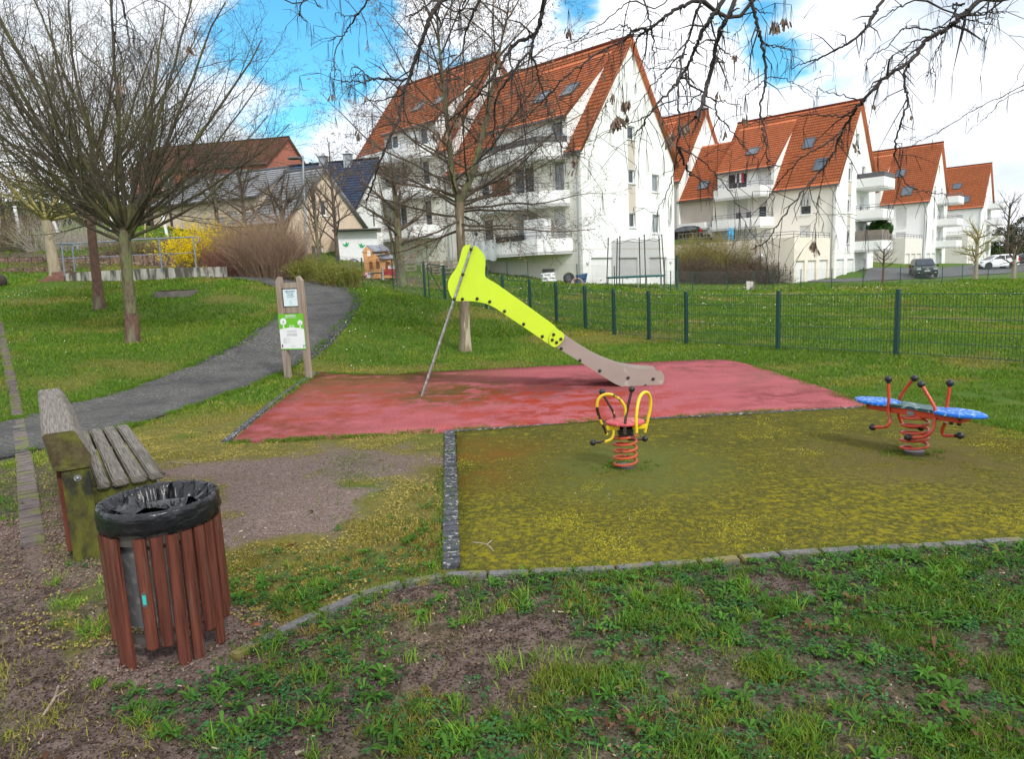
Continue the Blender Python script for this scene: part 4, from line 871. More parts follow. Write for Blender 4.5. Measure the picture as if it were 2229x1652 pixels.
for t in np.linspace(.06, .8, 20): tb.tube([fr3(t, .05), fr3(t, 1.1)], .0028, 3)
for z in np.arange(.1, 1.1, .2): tb.tube([fr3(.06, z), fr3(.8, z)], .0035, 3)
tb.build('mesh_panel', M['wire_green'], gate)
# chain-link fences farther back
def cl(name, label, L_, h=1.15, cell=.09, wr=.0022):
    return fence_run(name, label, [tuple(dp(x, y, Y)[:2]) for x, y, Y in L_], h, (M['fence_green'], M['chain']), wr, cell, post=(.05, .05), chain=True)
cl('chain_link_fence', 'low chain-link fence on thin green posts in front of the orange playhouse', [(690, 600, 30.5), (740, 612, 28.5), (791, 622, 27.2), (857, 632, 26), (926, 647, 21.9)])
cl('chain_link_fence', 'chain-link fence along the wall of the big white block, behind the tyres', [(975, 598, 43), (1060, 606, 41), (1105, 612, 40), (1150, 612, 39.8), (1257, 626, 39)], 1.15)
cl('chain_link_fence', 'chain-link fence on leaning green posts across the far meadow', [(1257, 626, 39), (1338, 628, 37.5), (1460, 630, 36.5), (1508, 632, 38), (1583, 630, 40), (1641, 630, 40.5), (1683, 629, 41), (1743, 628, 41), (1810, 628, 41), (1878, 625, 41.6), (1959, 621, 42), (2005, 619, 43.5), (2050, 618, 45), (2094, 610, 49), (2150, 609, 50), (2235, 606, 52)], 1.15, .10)
# ================================================================== BUILDINGS
TH = R(46.65); A_ = arr((-math.sin(TH), math.cos(TH), 0)); B_ = arr((math.cos(TH), math.sin(TH), 0))
def clip(poly, rect):
    def cl1(P, ax, v, keep_gt):
        out = []
        for i in range(len(P)):
            a, b = P[i], P[(i+1) % len(P)]; ia = (a[ax] >= v) if keep_gt else (a[ax] <= v); ib = (b[ax] >= v) if keep_gt else (b[ax] <= v)
            if ia: out.append(a)
            if ia != ib: t = (v-a[ax])/(b[ax]-a[ax]); out.append((a[0]+(b[0]-a[0])*t, a[1]+(b[1]-a[1])*t))
        return out
    P = list(poly)
    for ax, v, k in ((0, rect[0], True), (0, rect[2], False), (1, rect[1], True), (1, rect[3], False)):
        if len(P) < 3: return []
        P = cl1(P, ax, v, k)
    return P if len(P) >= 3 else []
def wall(name, m, parent, outline, holes, f, depth=.2):
    """flat wall with real openings and reveals. f(u, v, d): d = depth inwards"""
    us = sorted({min(p[0] for p in outline), max(p[0] for p in outline)} | {h[0] for h in holes} | {h[2] for h in holes})
    vs_ = sorted({min(p[1] for p in outline), max(p[1] for p in outline)} | {h[1] for h in holes} | {h[3] for h in holes})
    mb = MB()
    for i in range(len(us)-1):
        for j in range(len(vs_)-1):
            cu, cv = (us[i]+us[i+1])/2, (vs_[j]+vs_[j+1])/2
            if any(h[0] < cu < h[2] and h[1] < cv < h[3] for h in holes): continue
            P = clip(outline, (us[i], vs_[j], us[i+1], vs_[j+1]))
            if len(P) >= 3: mb.add([f(*p, 0) for p in P], [tuple(range(len(P)))])
    for h in holes:
        c = [(h[0], h[1]), (h[2], h[1]), (h[2], h[3]), (h[0], h[3])]
        for k in range(4): a, b = c[k], c[(k+1) % 4]; mb.add([f(*a, 0), f(*b, 0), f(*b, depth), f(*a, depth)], [(0, 1, 2, 3)])
    return mb.build(name, m, parent)
def window(parent, h, f, kind='win', depth=.2, sill=True, panes=2, shut=0., glass=None, curtain=False, door=False, garage=False):
    u0, v0, u1, v1 = h; fw = .07; d0 = depth-.07
    def bx(mb, a, b, c, d, e0, e1): mb.box((a, b, e0), (c, d, e1), lambda x, y, z: f(x, y, z))
    if garage:
        mb = MB(); mb.box((u0, v0, depth-.05), (u1, v1, depth-.0), lambda x, y, z: f(x, y, z))
        k = (v1-v0)/5
        for i in range(1, 5): mb.box((u0+.02, v0+i*k-.01, depth-.058), (u1-.02, v0+i*k+.01, depth-.05), lambda x, y, z: f(x, y, z))
        o = mb.build('garage_door', M['garage_door'], parent); mb = MB(); um = (u0+u1)/2; mb.box((um-.06, v0+.95, depth-.09), (um+.06, v0+1.0, depth-.058), lambda x, y, z: f(x, y, z)); mb.build('handle', M['frame_dark'], o); return o
    mb = MB()
    bx(mb, u0, v0, u0+fw, v1, d0, depth-.005); bx(mb, u1-fw, v0, u1, v1, d0, depth-.005); bx(mb, u0+fw, v0, u1-fw, v0+fw, d0, depth-.005); bx(mb, u0+fw, v1-fw, u1-fw, v1, d0, depth-.005)
    if panes == 2: um = (u0+u1)/2; bx(mb, um-.045, v0+fw, um+.045, v1-fw, d0-.01, depth-.005)
    fr_ = mb.build('door' if door else 'window', M['pvc'], parent)
    mb = MB(); mb.add([f(u0+fw, v0+fw, depth-.03), f(u1-fw, v0+fw, depth-.03), f(u1-fw, v1-fw, depth-.03), f(u0+fw, v1-fw, depth-.03)], [(0, 1, 2, 3)]); mb.build('pane', M['glass_curtain'] if curtain else (glass or M['glass']), fr_)
    if shut > 0:
        mb = MB(); vb = v1-(v1-v0)*shut; k = max(2, int((v1-vb)/.11))
        for i in range(k): a = vb+(v1-vb)*i/k; bx(mb, u0+.03, a, u1-.03, a+(v1-vb)/k-.018, d0-.035, d0-.012)
        mb.build('roller_shutter', M['shutter'], fr_)
    if sill and not door: mb = MB(); mb.box((u0-.08, v0-.07, -.07), (u1+.08, v0-.005, depth-.02), lambda x, y, z: f(x, y, z)); mb.build('sill', M['parapet'], fr_)
    return fr_
def roof_slab(name, parent, p0, U, LU, V_, LV, nrm, mtile=None, step=.34, res=.12, thick=.16, wave=.028):
    """tiled slope with real courses: p0 lower corner, U along the ridge, V_ up the slope (unit vectors)"""
    p0, U, V_, nrm = map(arr, (p0, U, V_, nrm)); nu = max(2, int(LU/res)); nc = max(1, round(LV/step)); st = LV/nc
    us = np.linspace(0, LU, nu+1); w = wave*np.abs(np.sin(us/.24*math.pi))
    VV = []; UV = []; Fc = []
    for c in range(nc):
        for k, (v, hgt) in enumerate(((c*st-.03, .05), ((c+1)*st-.03, .012))):
            P = p0+us[:, None]*U+v*V_+(hgt+w[:, None]*(1 if k == 0 else .6))*nrm; VV.append(P); UV.append(np.c_[us, np.full(nu+1, (c+k*.98)*.34)])
        b = (2*c)*(nu+1); i = np.arange(nu); Fc.append(np.stack([b+i, b+i+1, b+nu+1+i+1, b+nu+1+i], -1))
        if c: pb_ = (2*c-1)*(nu+1); Fc.append(np.stack([pb_+i, pb_+i+1, b+i+1, b+i], -1))
    V3 = np.concatenate(VV); UV = np.concatenate(UV); F4 = np.concatenate(Fc); nb = len(V3)
    cs = [p0, p0+U*LU, p0+U*LU+V_*LV, p0+V_*LV]; low = [c-nrm*thick for c in cs]; mid = [c+nrm*.01 for c in cs]
    V3 = np.r_[V3, np.array(mid), np.array(low)]; UV = np.r_[UV, np.full((8, 2), .01)]
    q = nb; F4 = np.r_[F4, [[q+4, q+5, q+6, q+7]], [[q+i, q+(i+1) % 4, q+4+(i+1) % 4, q+4+i] for i in range(4)]]
    return np_obj(name, V3, F4, mtile or M['tile'], parent, uv=UV)
def slope(parent, x0, z0, x1, z1, y0, y1, m=None, name='roof'):
    """left slope spanning x0,z0 (eave) to x1,z1 (ridge), y0..y1, local coordinates"""
    V_ = arr((x1-x0, 0, z1-z0)); LV = np.linalg.norm(V_); V_ /= LV; n = arr((-V_[2], 0, V_[0])) if x1 > x0 else arr((V_[2], 0, -V_[0]))
    if n[2] < 0: n = -n
    return roof_slab(name, parent, (x0, y0, z0), (0, 1, 0), y1-y0, V_, LV, n, m)
def skylight(parent, x, y0, y1, v0, v1, x0, z0, x1, z1):
    V_ = arr((x1-x0, 0, z1-z0)); LV = np.linalg.norm(V_); V_ /= LV; n = arr((-V_[2], 0, V_[0]))
    f = lambda a, b, c: tuple(arr((x0, 0, z0))+arr((0, 1, 0))*a+V_*b+n*c)
    mb = MB(); e = .09
    for (a, b, c, d) in ((y0, v0, y0+e, v1), (y1-e, v0, y1, v1), (y0+e, v0, y1-e, v0+e), (y0+e, v1-e, y1-e, v1)): mb.box((a, b, .03), (c, d, .16), f)
    o = mb.build('skylight', M['frame_dark'], parent); mb = MB(); mb.add([f(y0+e, v0+e, .13), f(y1-e, v0+e, .13), f(y1-e, v1-e, .13), f(y0+e, v1-e, .13)], [(0, 1, 2, 3)]); mb.build('pane', M['skyglass'], o); return o
def balcony(parent, plan, z0, hp=.95, rail=.32, wallpts=None, m=None, screen=None, name='balcony'):
    """plan: open polyline of the parapet (first and last points on the wall), local xy"""
    P = [arr((*p, 0)) for p in plan]; mb = MB(); n = len(P)
    mb.prism([tuple(p[:2]) for p in P], lambda x, y: (x, y, z0), lambda x, y: (x, y, z0+.16)); o = mb.build(name, M['plaster_beige'] if False else M['parapet'], parent)
    mb = MB(); c = sum(P)/n; ins = [p+(c-p)/np.linalg.norm(c-p)*.14 for p in P]
    for i in range(n-1):
        a, b, a2, b2 = P[i], P[i+1], ins[i], ins[i+1]
        mb.add([(a[0], a[1], z0-.02), (b[0], b[1], z0-.02), (b[0], b[1], z0+hp), (a[0], a[1], z0+hp), (a2[0], a2[1], z0-.02), (b2[0], b2[1], z0-.02), (b2[0], b2[1], z0+hp), (a2[0], a2[1], z0+hp)], [(0, 1, 2, 3), (5, 4, 7, 6), (3, 2, 6, 7), (0, 4, 5, 1)])
    mb.build('parapet', m or M['parapet'], o)
    if rail:
        mb = MB(); mid = [(p+q)/2 for p, q in zip(P, ins)]
        for zz in (z0+hp+rail, z0+hp+rail*.5): mb.tube([(p[0], p[1], zz) for p in mid], .022, 5)
        for i in range(n-1):
            L_ = np.linalg.norm(mid[i+1]-mid[i]); k = max(1, round(L_/.9))
            for j in range(k+1): q = mid[i]+(mid[i+1]-mid[i])*j/k; mb.tube([(q[0], q[1], z0+hp-.02), (q[0], q[1], z0+hp+rail)], .018, 4)
        mb.build('railing', M['rail'], o)
    if screen:
        i0, i1, hs, ms = screen; mb = MB()
        for i in range(i0, i1):
            a, b = mid[i], mid[i+1]; mb.add([(a[0], a[1], z0+hp), (b[0], b[1], z0+hp), (b[0], b[1], z0+hp+hs), (a[0], a[1], z0+hp+hs), (a[0]+.02, a[1]+.02, z0+hp), (b[0]+.02, b[1]+.02, z0+hp), (b[0]+.02, b[1]+.02, z0+hp+hs), (a[0]+.02, a[1]+.02, z0+hp+hs)], [(0, 1, 2, 3), (7, 6, 5, 4), (3, 2, 6, 7)])
        mb.build('privacy_screen', ms, o)
    return o
def pipe(parent, pts_, r=.05, m='zinc', name='downpipe'): mb = MB(); mb.tube(pts_, r, 8); return mb.build(name, M[m], parent, smooth=True)
WG, EV, RG = 11.2, 8.65, 15.9; XR = WG/2; SL = (RG-EV)/XR
def zmain(x): return EV+SL*x
def block(label, C, Bz, Lm=11.6, dorm=(5.4, 10.9), side_holes=(), gable_holes=(), skys=(), side_m='plaster_cream', gable_m='plaster_white', group='white apartment blocks with orange roofs', base=-2.5, dormer=True, dskys=()):
    b = empty('apartment_block', (C[0], C[1], Bz), label, 'building', TH, group)
    S = lambda u, v, d: (d, u, v); Gf = lambda u, v, d: (u, d, v)
    holes = [h[:4] for h in side_holes]; g = [h[:4] for h in gable_holes]; ztop = EV-.05
    d0, d1 = dorm; dz = 10.75; sdx, sdz = 5.0, zmain(5.0)
    ol = [(0, base), (Lm, base), (Lm, ztop), (0, ztop)]
    hl = [h for h in holes if h[3] <= 8.6]; hu = [h for h in holes if h[3] > 8.6]
    wall('side_wall', M[side_m], b, ol, hl, S)
    if dormer: wall('dormer_wall', M['plaster_white'], b, [(d0, ztop), (d1, ztop), (d1, dz-.05), (d0, dz-.05)], hu, lambda u, v, d: (d-.001, u, v))
    wall('gable_wall', M[gable_m], b, [(0, base), (WG, base), (WG, EV), (XR, RG-.12), (0, EV)], g, Gf)
    mb = MB(); mb.add([(WG, 0, base), (WG, Lm, base), (WG, Lm, EV), (WG, 0, EV)], [(0, 1, 2, 3)]); mb.add([(0, Lm, base), (WG, Lm, base), (WG, Lm, EV), (XR, Lm, RG-.12), (0, Lm, EV)], [(0, 1, 2, 3, 4)]); mb.add([(.3, .3, base), (WG-.3, .3, base), (WG-.3, .3, EV), (XR, .3, RG-.6), (.3, .3, EV)], [(0, 1, 2, 3, 4)]); mb.add([(.3, .3, base), (.3, Lm-.3, base), (.3, Lm-.3, EV), (.3, .3, EV)], [(0, 1, 2, 3)])
    mb.build('rear_walls', M['plinth'], b)
    # thin plinth line
    mb = MB(); mb.box((-.012, -.012, 2.36), (WG+.012, .0, 2.42)); mb.box((-.012, 0, 2.36), (0, Lm, 2.42)); mb.build('plinth_band', M['plinth'], b)
    for h in side_holes: window(b, h[:4], (S if h[3] <= 8.6 else (lambda u, v, d: (d-.001, u, v))), **h[4])
    for h in gable_holes: window(b, h[:4], Gf, **h[4])
    ov = .32; xe, ze = -ov, zmain(-ov)
    if dormer:
        slope(b, xe, ze, XR, RG, -.28, d0); slope(b, xe, ze, XR, RG, d1, Lm+.1)
        slope(b, -.35, dz-.30+.0, 5.0, sdz+.03, d0-.08, d1+.08); slope(b, 4.93, zmain(4.93), XR, RG, d0, d1)
        for yy in (d0, d1):
            mb = MB(); mb.add([(0, yy, EV-.1), (0, yy, dz-.1), (5.0, yy, sdz)], [(0, 1, 2)]); mb.add([(.0, yy+.02, EV-.1), (.0, yy+.02, dz-.1), (5.0, yy+.02, sdz)], [(0, 1, 2)]); mb.build('dormer_cheek', M['plaster_white'], b)
        mb = MB(); mb.tube([(-.42, d0-.1, dz-.38), (-.42, d1+.1, dz-.38)], .075, 8); mb.build('gutter', M['gutter'], b, smooth=True)
        for ya, yb in ((-.3, d0), (d1, Lm+.1)): mb = MB(); mb.tube([(xe-.07, ya, ze-.08), (xe-.07, yb, ze-.08)], .075, 8); mb.build('gutter', M['gutter'], b, smooth=True)
    else:
        slope(b, xe, ze, XR, RG, -.28, Lm+.1); mb = MB(); mb.tube([(xe-.07, -.3, ze-.08), (xe-.07, Lm+.1, ze-.08)], .075, 8); mb.build('gutter', M['gutter'], b, smooth=True)
    slope(b, WG+ov, ze, XR, RG, -.28, Lm+.1)
    mb = MB(); mb.tube([(XR, -.3, RG+.06), (XR, Lm+.12, RG+.06)], .13, 8); mb.build('ridge_tiles', M['tile'], b, smooth=True)
    # soffit boards at eave of gable side
    mb = MB(); mb.box((xe-.02, -.27, ze-.22), (0, .0, ze-.17)); mb.build('eave_soffit', M['gutter'], b)
    for (y0, y1, v0, v1) in skys: skylight(b, 0, y0, y1, v0, v1, xe, ze, XR, RG)
    for (y0, y1, v0, v1) in dskys: skylight(b, 0, y0, y1, v0, v1, -.35, dz-.30, 5.0, sdz+.03)
    pipe(b, [(-.36, -.12, ze-.15), (-.30, -.1, ze-.4), (-.07, .25, ze-.75), (-.07, .25, base)])
    return b
win = dict(); shut = dict(shut=.55); cur = dict(curtain=True)
# --- block 1 (big, left of centre)
C1 = dp(1270.5, 619, 43); Bz1 = .75
gh1 = [(5.2, 9.55, 6.1, 10.4, dict(panes=1)), (5.25, 6.7, 6.05, 7.6, dict(panes=1)), (5.25, 3.8, 6.05, 4.75, dict(panes=1)), (8.2, 6.3, 9.15, 7.5, dict(panes=1, curtain=True)), (8.2, 3.45, 9.2, 4.75, dict(panes=1, curtain=True)),
       (.85, -.6, 3.2, 1.82, dict(garage=True)), (3.9, -.6, 6.2, 1.78, dict(garage=True)), (7.7, -.6, 10.1, 1.76, dict(garage=True))]
sh1 = [(1.3, 8.95, 2.2, 10.3, dict(door=True, panes=1, glass=M['glass'])), (3.6, 8.95, 5.4, 10.3, dict(door=True, curtain=True, shut=.8)),
       (1.3, 6.0, 2.2, 7.9, dict(door=True, panes=1, curtain=True)), (3.8, 6.0, 5.6, 7.9, dict(door=True)), (7.9, 5.7, 8.8, 7.7, dict(door=True, panes=1)),
       (1.3, 3.1, 2.2, 5.0, dict(door=True, shut=.95, panes=1)), (3.6, 3.1, 5.5, 5.0, dict(door=True, curtain=True)), (7.7, 2.9, 8.7, 4.9, dict(door=True, panes=1))]
b1 = block('tallest white apartment block with trampoline before its gable and three balconies', C1, Bz1, Lm=12.0, dorm=(.95, 7.0), side_holes=sh1, gable_holes=gh1, dskys=((1.6, 2.6, 2.4, 3.7), (4.0, 5.0, 2.4, 3.7)))
for (y, z0, z1) in ((5.65, 7.62, 9.5), (5.65, 4.77, 6.65)): mb = MB(); mb.box((5.22, -.004, z0+.03), (6.08, .002, z1-.05)); mb.build('render_panel', M['plaster_beige'], b1)
pl1 = [(0, .9), (-1.55, 2.1), (-1.55, 7.4), (-.0, 8.9)]
balcony(b1, [(0, .9), (-1.55, 2.1), (-1.2, 7.6), (0, 8.9)], 7.95, rail=.38, screen=(0, 2, .36, M['shade_screen']))
balcony(b1, pl1, 5.1, rail=.45); balcony(b1, [(0, .75), (-1.75, 2.2), (-1.75, 7.9), (0, 9.3)], 2.15, hp=.95, rail=.45)
b1c = [c for c in b1.children if c.name.startswith('balcony')]
mb = MB(); mb.box((-.01, 7.9, 5.9), (-.1, 9.9, 7.4)); mb = MB(); [mb.box((-.16, 5.9, 5.9+i*.115), (-.10, 7.5, 5.9+i*.115+.09)) for i in range(12)]; mb.build('wooden_screen', mat('screen_wood', (.30, .12, .055), (.24, .09, .04), 5, .7), b1)
# ground-level stair under the balcony
mb = MB()
for i in range(7): mb.box((-1.6, 8.2-i*.28, -.2), (-.5, 8.5-i*.28, 1.9-i*.28))
mb.build('outside_steps', M['concrete'], b1)
# --- block 1b behind left
C1b = C1+A_*12.1; Bz1b = 2.6
sh = [(2.0, 8.95, 2.9, 10.3, dict(door=True, panes=1)), (5.5, 8.95, 7.2, 10.3, dict(door=True)), (2.0, 6.0, 2.9, 7.9, dict(door=True, panes=1)), (4.6, 6.0, 6.5, 7.9, dict(door=True, curtain=True)), (2.0, 3.1, 2.9, 5.0, dict(door=True, panes=1)), (5., 3.1, 6.8, 5.0, dict(door=True))]
b1b = block('white apartment block half hidden by the bare tree, left of the tallest one', (C1b[0], C1b[1]), Bz1b, Lm=12.0, dorm=(.95, 7.0), side_holes=sh, dskys=((2.0, 3.0, 2.4, 3.6), (4.4, 5.4, 2.4, 3.6)), base=-3)
for z in (7.95, 5.1, 2.15): balcony(b1b, [(0, .8), (-1.5, 2.4), (-1.5, 8.6), (0, 10.4)], z, rail=.4)
# --- block 2
zz4 = lambda x, y: ((3200+x*.4237)*.5688, (450+y*.4237)*.5688)
C2 = dp(1815.3, 610.8, 60); Bz2 = 0.
def gab(bz=0.): return [(3.05, 8.75, 4.0, 10.3, dict(panes=1, shut=.3)), (3.05, 5.95, 3.95, 7.55, dict(panes=1, shut=.3)), (3.05, 3.2, 3.95, 4.85, dict(panes=1, shut=.3)), (4.95, 11.85, 5.75, 13.0, dict(panes=1, sill=False)),
    (6.85, 8.35, 7.9, 10.3, dict(door=True, panes=1)), (6.5, 5.4, 7.6, 7.5, dict(door=True, panes=1, shut=.4)), (6.5, 2.6, 7.6, 4.7, dict(door=True, panes=1, shut=.9)),
    (.5, -1.2, 2.6, 1.85, dict(garage=True)), (3.4, -1.2, 5.3, 1.85, dict(garage=True)), (7.0, -1.2, 8.9, 1.8, dict(garage=True))]
sh2 = [(2.1, 5.9, 3.05, 7.75, dict(panes=1, shut=.6)), (2.1, 3.9, 3.05, 4.95, dict(panes=1, shut=.9, sill=False)), (8.0, 8.7, 9.9, 10.3, dict(door=True)), (5.9, 8.7, 6.9, 10.35, dict(door=True, panes=1, shut=.95)),
       (7.9, 5.7, 9.9, 7.85, dict(door=True, shut=.97)), (6.1, 5.7, 6.9, 7.85, dict(door=True, panes=1, shut=.4)), (7.0, 2.9, 9.5, 4.9, dict(door=True, shut=.6)), (5.7, 2.9, 6.6, 4.9, dict(door=True, panes=1, shut=.9))]
def gable_balconies(b, zs_=(2.45, 5.25, 8.05), **kw):
    for i, z in enumerate(zs_): balcony(b, [(5.3, 0), (5.3, -2.3), (8.8, -2.3), (8.8, 0)], z, hp=.95, rail=.42, screen=kw.get('screens', {}).get(i))
b2 = block('white apartment block with walled terrace over garages, right of the bushy slope', C2, Bz2, Lm=15.0 if False else 11.4, dorm=(5.4, 10.9), side_holes=sh2, gable_holes=gab(), skys=((1.3, 2.3, 1.7, 3.1), (2.9, 3.9, 4.6, 5.9)), dskys=((7.6, 8.7, 2.2, 3.3),))
gable_balconies(b2, screens={2: (0, 3, .40, M['shade_screen']), 0: (0, 3, .95, M['reed'])})
for (z0, z1) in ((4.87, 5.9), (7.57, 8.7)): mb = MB(); mb.box((3.07, -.004, z0+.03), (3.93, .002, z1-.08)); mb.build('render_panel', M['plaster_beige'], b2)
balcony(b2, [(0, 5.45), (-1.35, 6.1), (-1.35, 10.6), (0, 11.35)], 7.85, rail=.42); balcony(b2, [(0, 5.45), (-1.35, 6.1), (-1.35, 10.8), (0, 11.5)], 5.05, rail=.42)
# terrace with garages
def terrace(b, depth, y0, y1, zf, doors, m=M['terrace_wall']):
    x0 = -depth; Gf = lambda u, v, d: (u, y0+d, v)
    wall('terrace_wall', m, b, [(x0, -2), (0, -2), (0, zf+.95), (x0, zf+.95)], [d[:4] for d in doors], Gf); 
    for d in doors: window(b, d[:4], Gf, garage=True)
    mb = MB(); mb.add([(x0, y0, -2), (x0, y1, -2), (x0, y1, zf+.95), (x0, y0, zf+.95)], [(0, 1, 2, 3)]); mb.add([(x0, y0+.02, zf), (0, y0+.02, zf), (0, y1, zf), (x0, y1, zf)], [(0, 1, 2, 3)]); mb.add([(x0+.15, y0+.25, -2), (0, y0+.25, -2), (0, y0+.25, zf+.95), (x0+.15, y0+.25, zf+.95)], [(0, 1, 2, 3)]); mb.add([(x0+.15, y0+.25, zf), (x0+.15, y1, zf), (x0+.15, y1, zf+.95), (x0+.15, y0+.25, zf+.95)], [(0, 1, 2, 3)]); mb.add([(x0, y0, zf+.95), (0, y0, zf+.95), (0, y0+.25, zf+.95), (x0+.15, y0+.25, zf+.95), (x0+.15, y1, zf+.95), (x0, y1, zf+.95)], [(0, 1, 2, 3, 4, 5)])
    mb.build('terrace_wall', m, b)
    mb = MB(); P = [(0, y0+.1), (x0+.1, y0+.1), (x0+.1, y1)]
    for zz in (zf+1.4, zf+1.2): mb.tube([(*p, zz) for p in P], .025, 5)
    for a, c in zip(P[:-1], P[1:]):
        k = int(np.hypot(c[0]-a[0], c[1]-a[1])/1.2)
        for j in range(k+1): q = (a[0]+(c[0]-a[0])*j/k, a[1]+(c[1]-a[1])*j/k); mb.tube([(*q, zf+.93), (*q, zf+1.42)], .02, 4)
    mb.build('terrace_railing', M['rail'], b)
terrace(b2, 8.3, .35, 11.0, 2.75, [(-7.9, -1.2, -6.0, 1.85), (-5.3, -1.2, -3.4, 1.85), (-2.7, -1.2, -.6, 1.85)])
mb = MB(); 
for i in range(14): mb.box((-10.0, 3.0+i*.42, -1.5), (-8.35, 3.42+i*.42, .18+i*.20))
mb.build('outside_steps', M['stairs_dark'], b2); mb = MB(); mb.tube([(-8.45, 2.9, 1.0), (-8.45, 8.8, 3.8)], .045, 6); mb.build('handrail', M['frame_dark'], b2)
# link part with lower roof left of block 2
lk = MB(); 
wall('link_wall', M['plaster_beige'], b2, [(11.4, -2), (15.2, -2), (15.2, 8.3), (11.4, 8.3)], [(12.2, 2.9, 14.2, 4.9)], lambda u, v, d: (.4+d, u, v)); window(b2, (12.2, 2.9, 14.2, 4.9), lambda u, v, d: (.4+d, u, v), door=True)
slope(b2, .05, 8.35, 5.0, 14.2, 11.4, 15.4); slope(b2, 9.95, 8.35, 5.0, 14.2, 11.4, 15.4); 
V_ = arr((4.95, 0, 5.85)); skylight(b2, 0, 12.4, 13.5, 1.2, 2.3, .05, 8.35, 5.0, 14.2)
mb = MB(); mb.tube([(-.02, 11.4, 8.22), (-.02, 15.3, 8.22)], .07, 8); mb.build('gutter', M['gutter'], b2, smooth=True)
balcony(b2, [(.4, 11.5), (-1.1, 11.7), (-1.1, 14.6), (.4, 14.9)], 5.3, hp=.7, rail=0)
# --- block 2b behind
C2b = C2+A_*15.1
b2b = block('white apartment block whose gable tip shows between the two big ones', (C2b[0], C2b[1]), 2.05, Lm=11.6, dorm=(3.0, 8.5), base=-4)
# --- block 3 and 4
C3 = dp(2013, 578.9, 87)
sh3 = [(2.3, 5.3, 3.5, 7.75, dict(panes=1, shut=.98)), (2.3, 3.4, 3.5, 4.7, dict(panes=1, shut=.9, sill=False))]
b3 = block('white apartment block behind the parked dark car, third along the street', C3, .35, Lm=11.4, dorm=(5.4, 10.9), side_holes=sh3, gable_holes=gab(), skys=((1.9, 3.2, 1.2, 2.7), (3.3, 4.4, 4.5, 5.8)), side_m='plaster_white')
gable_balconies(b3); terrace(b3, 8.3, .35, 8.0, 2.75, [(-7.9, -1.2, -6.0, 1.85), (-5.3, -1.2, -3.4, 1.85), (-2.7, -1.2, -.6, 1.85)], M['plinth'])
C4 = dp(2131, 552.4, 118)
b4 = block('smallest and farthest white apartment block at the end of the street', C4, 1.5, Lm=11.4, dorm=(6.4, 10.9), gable_holes=gab(), skys=((1.9, 3.2, 1.2, 2.7), (3.6, 4.9, 4.5, 5.8)), side_m='plaster_white', base=-4)
gable_balconies(b4); terrace(b4, 8.3, .35, 8.0, 2.75, [(-7.9, -1.2, -6.0, 1.85), (-5.3, -1.2, -3.4, 1.85), (-2.7, -1.2, -.6, 1.85)], M['plinth'])

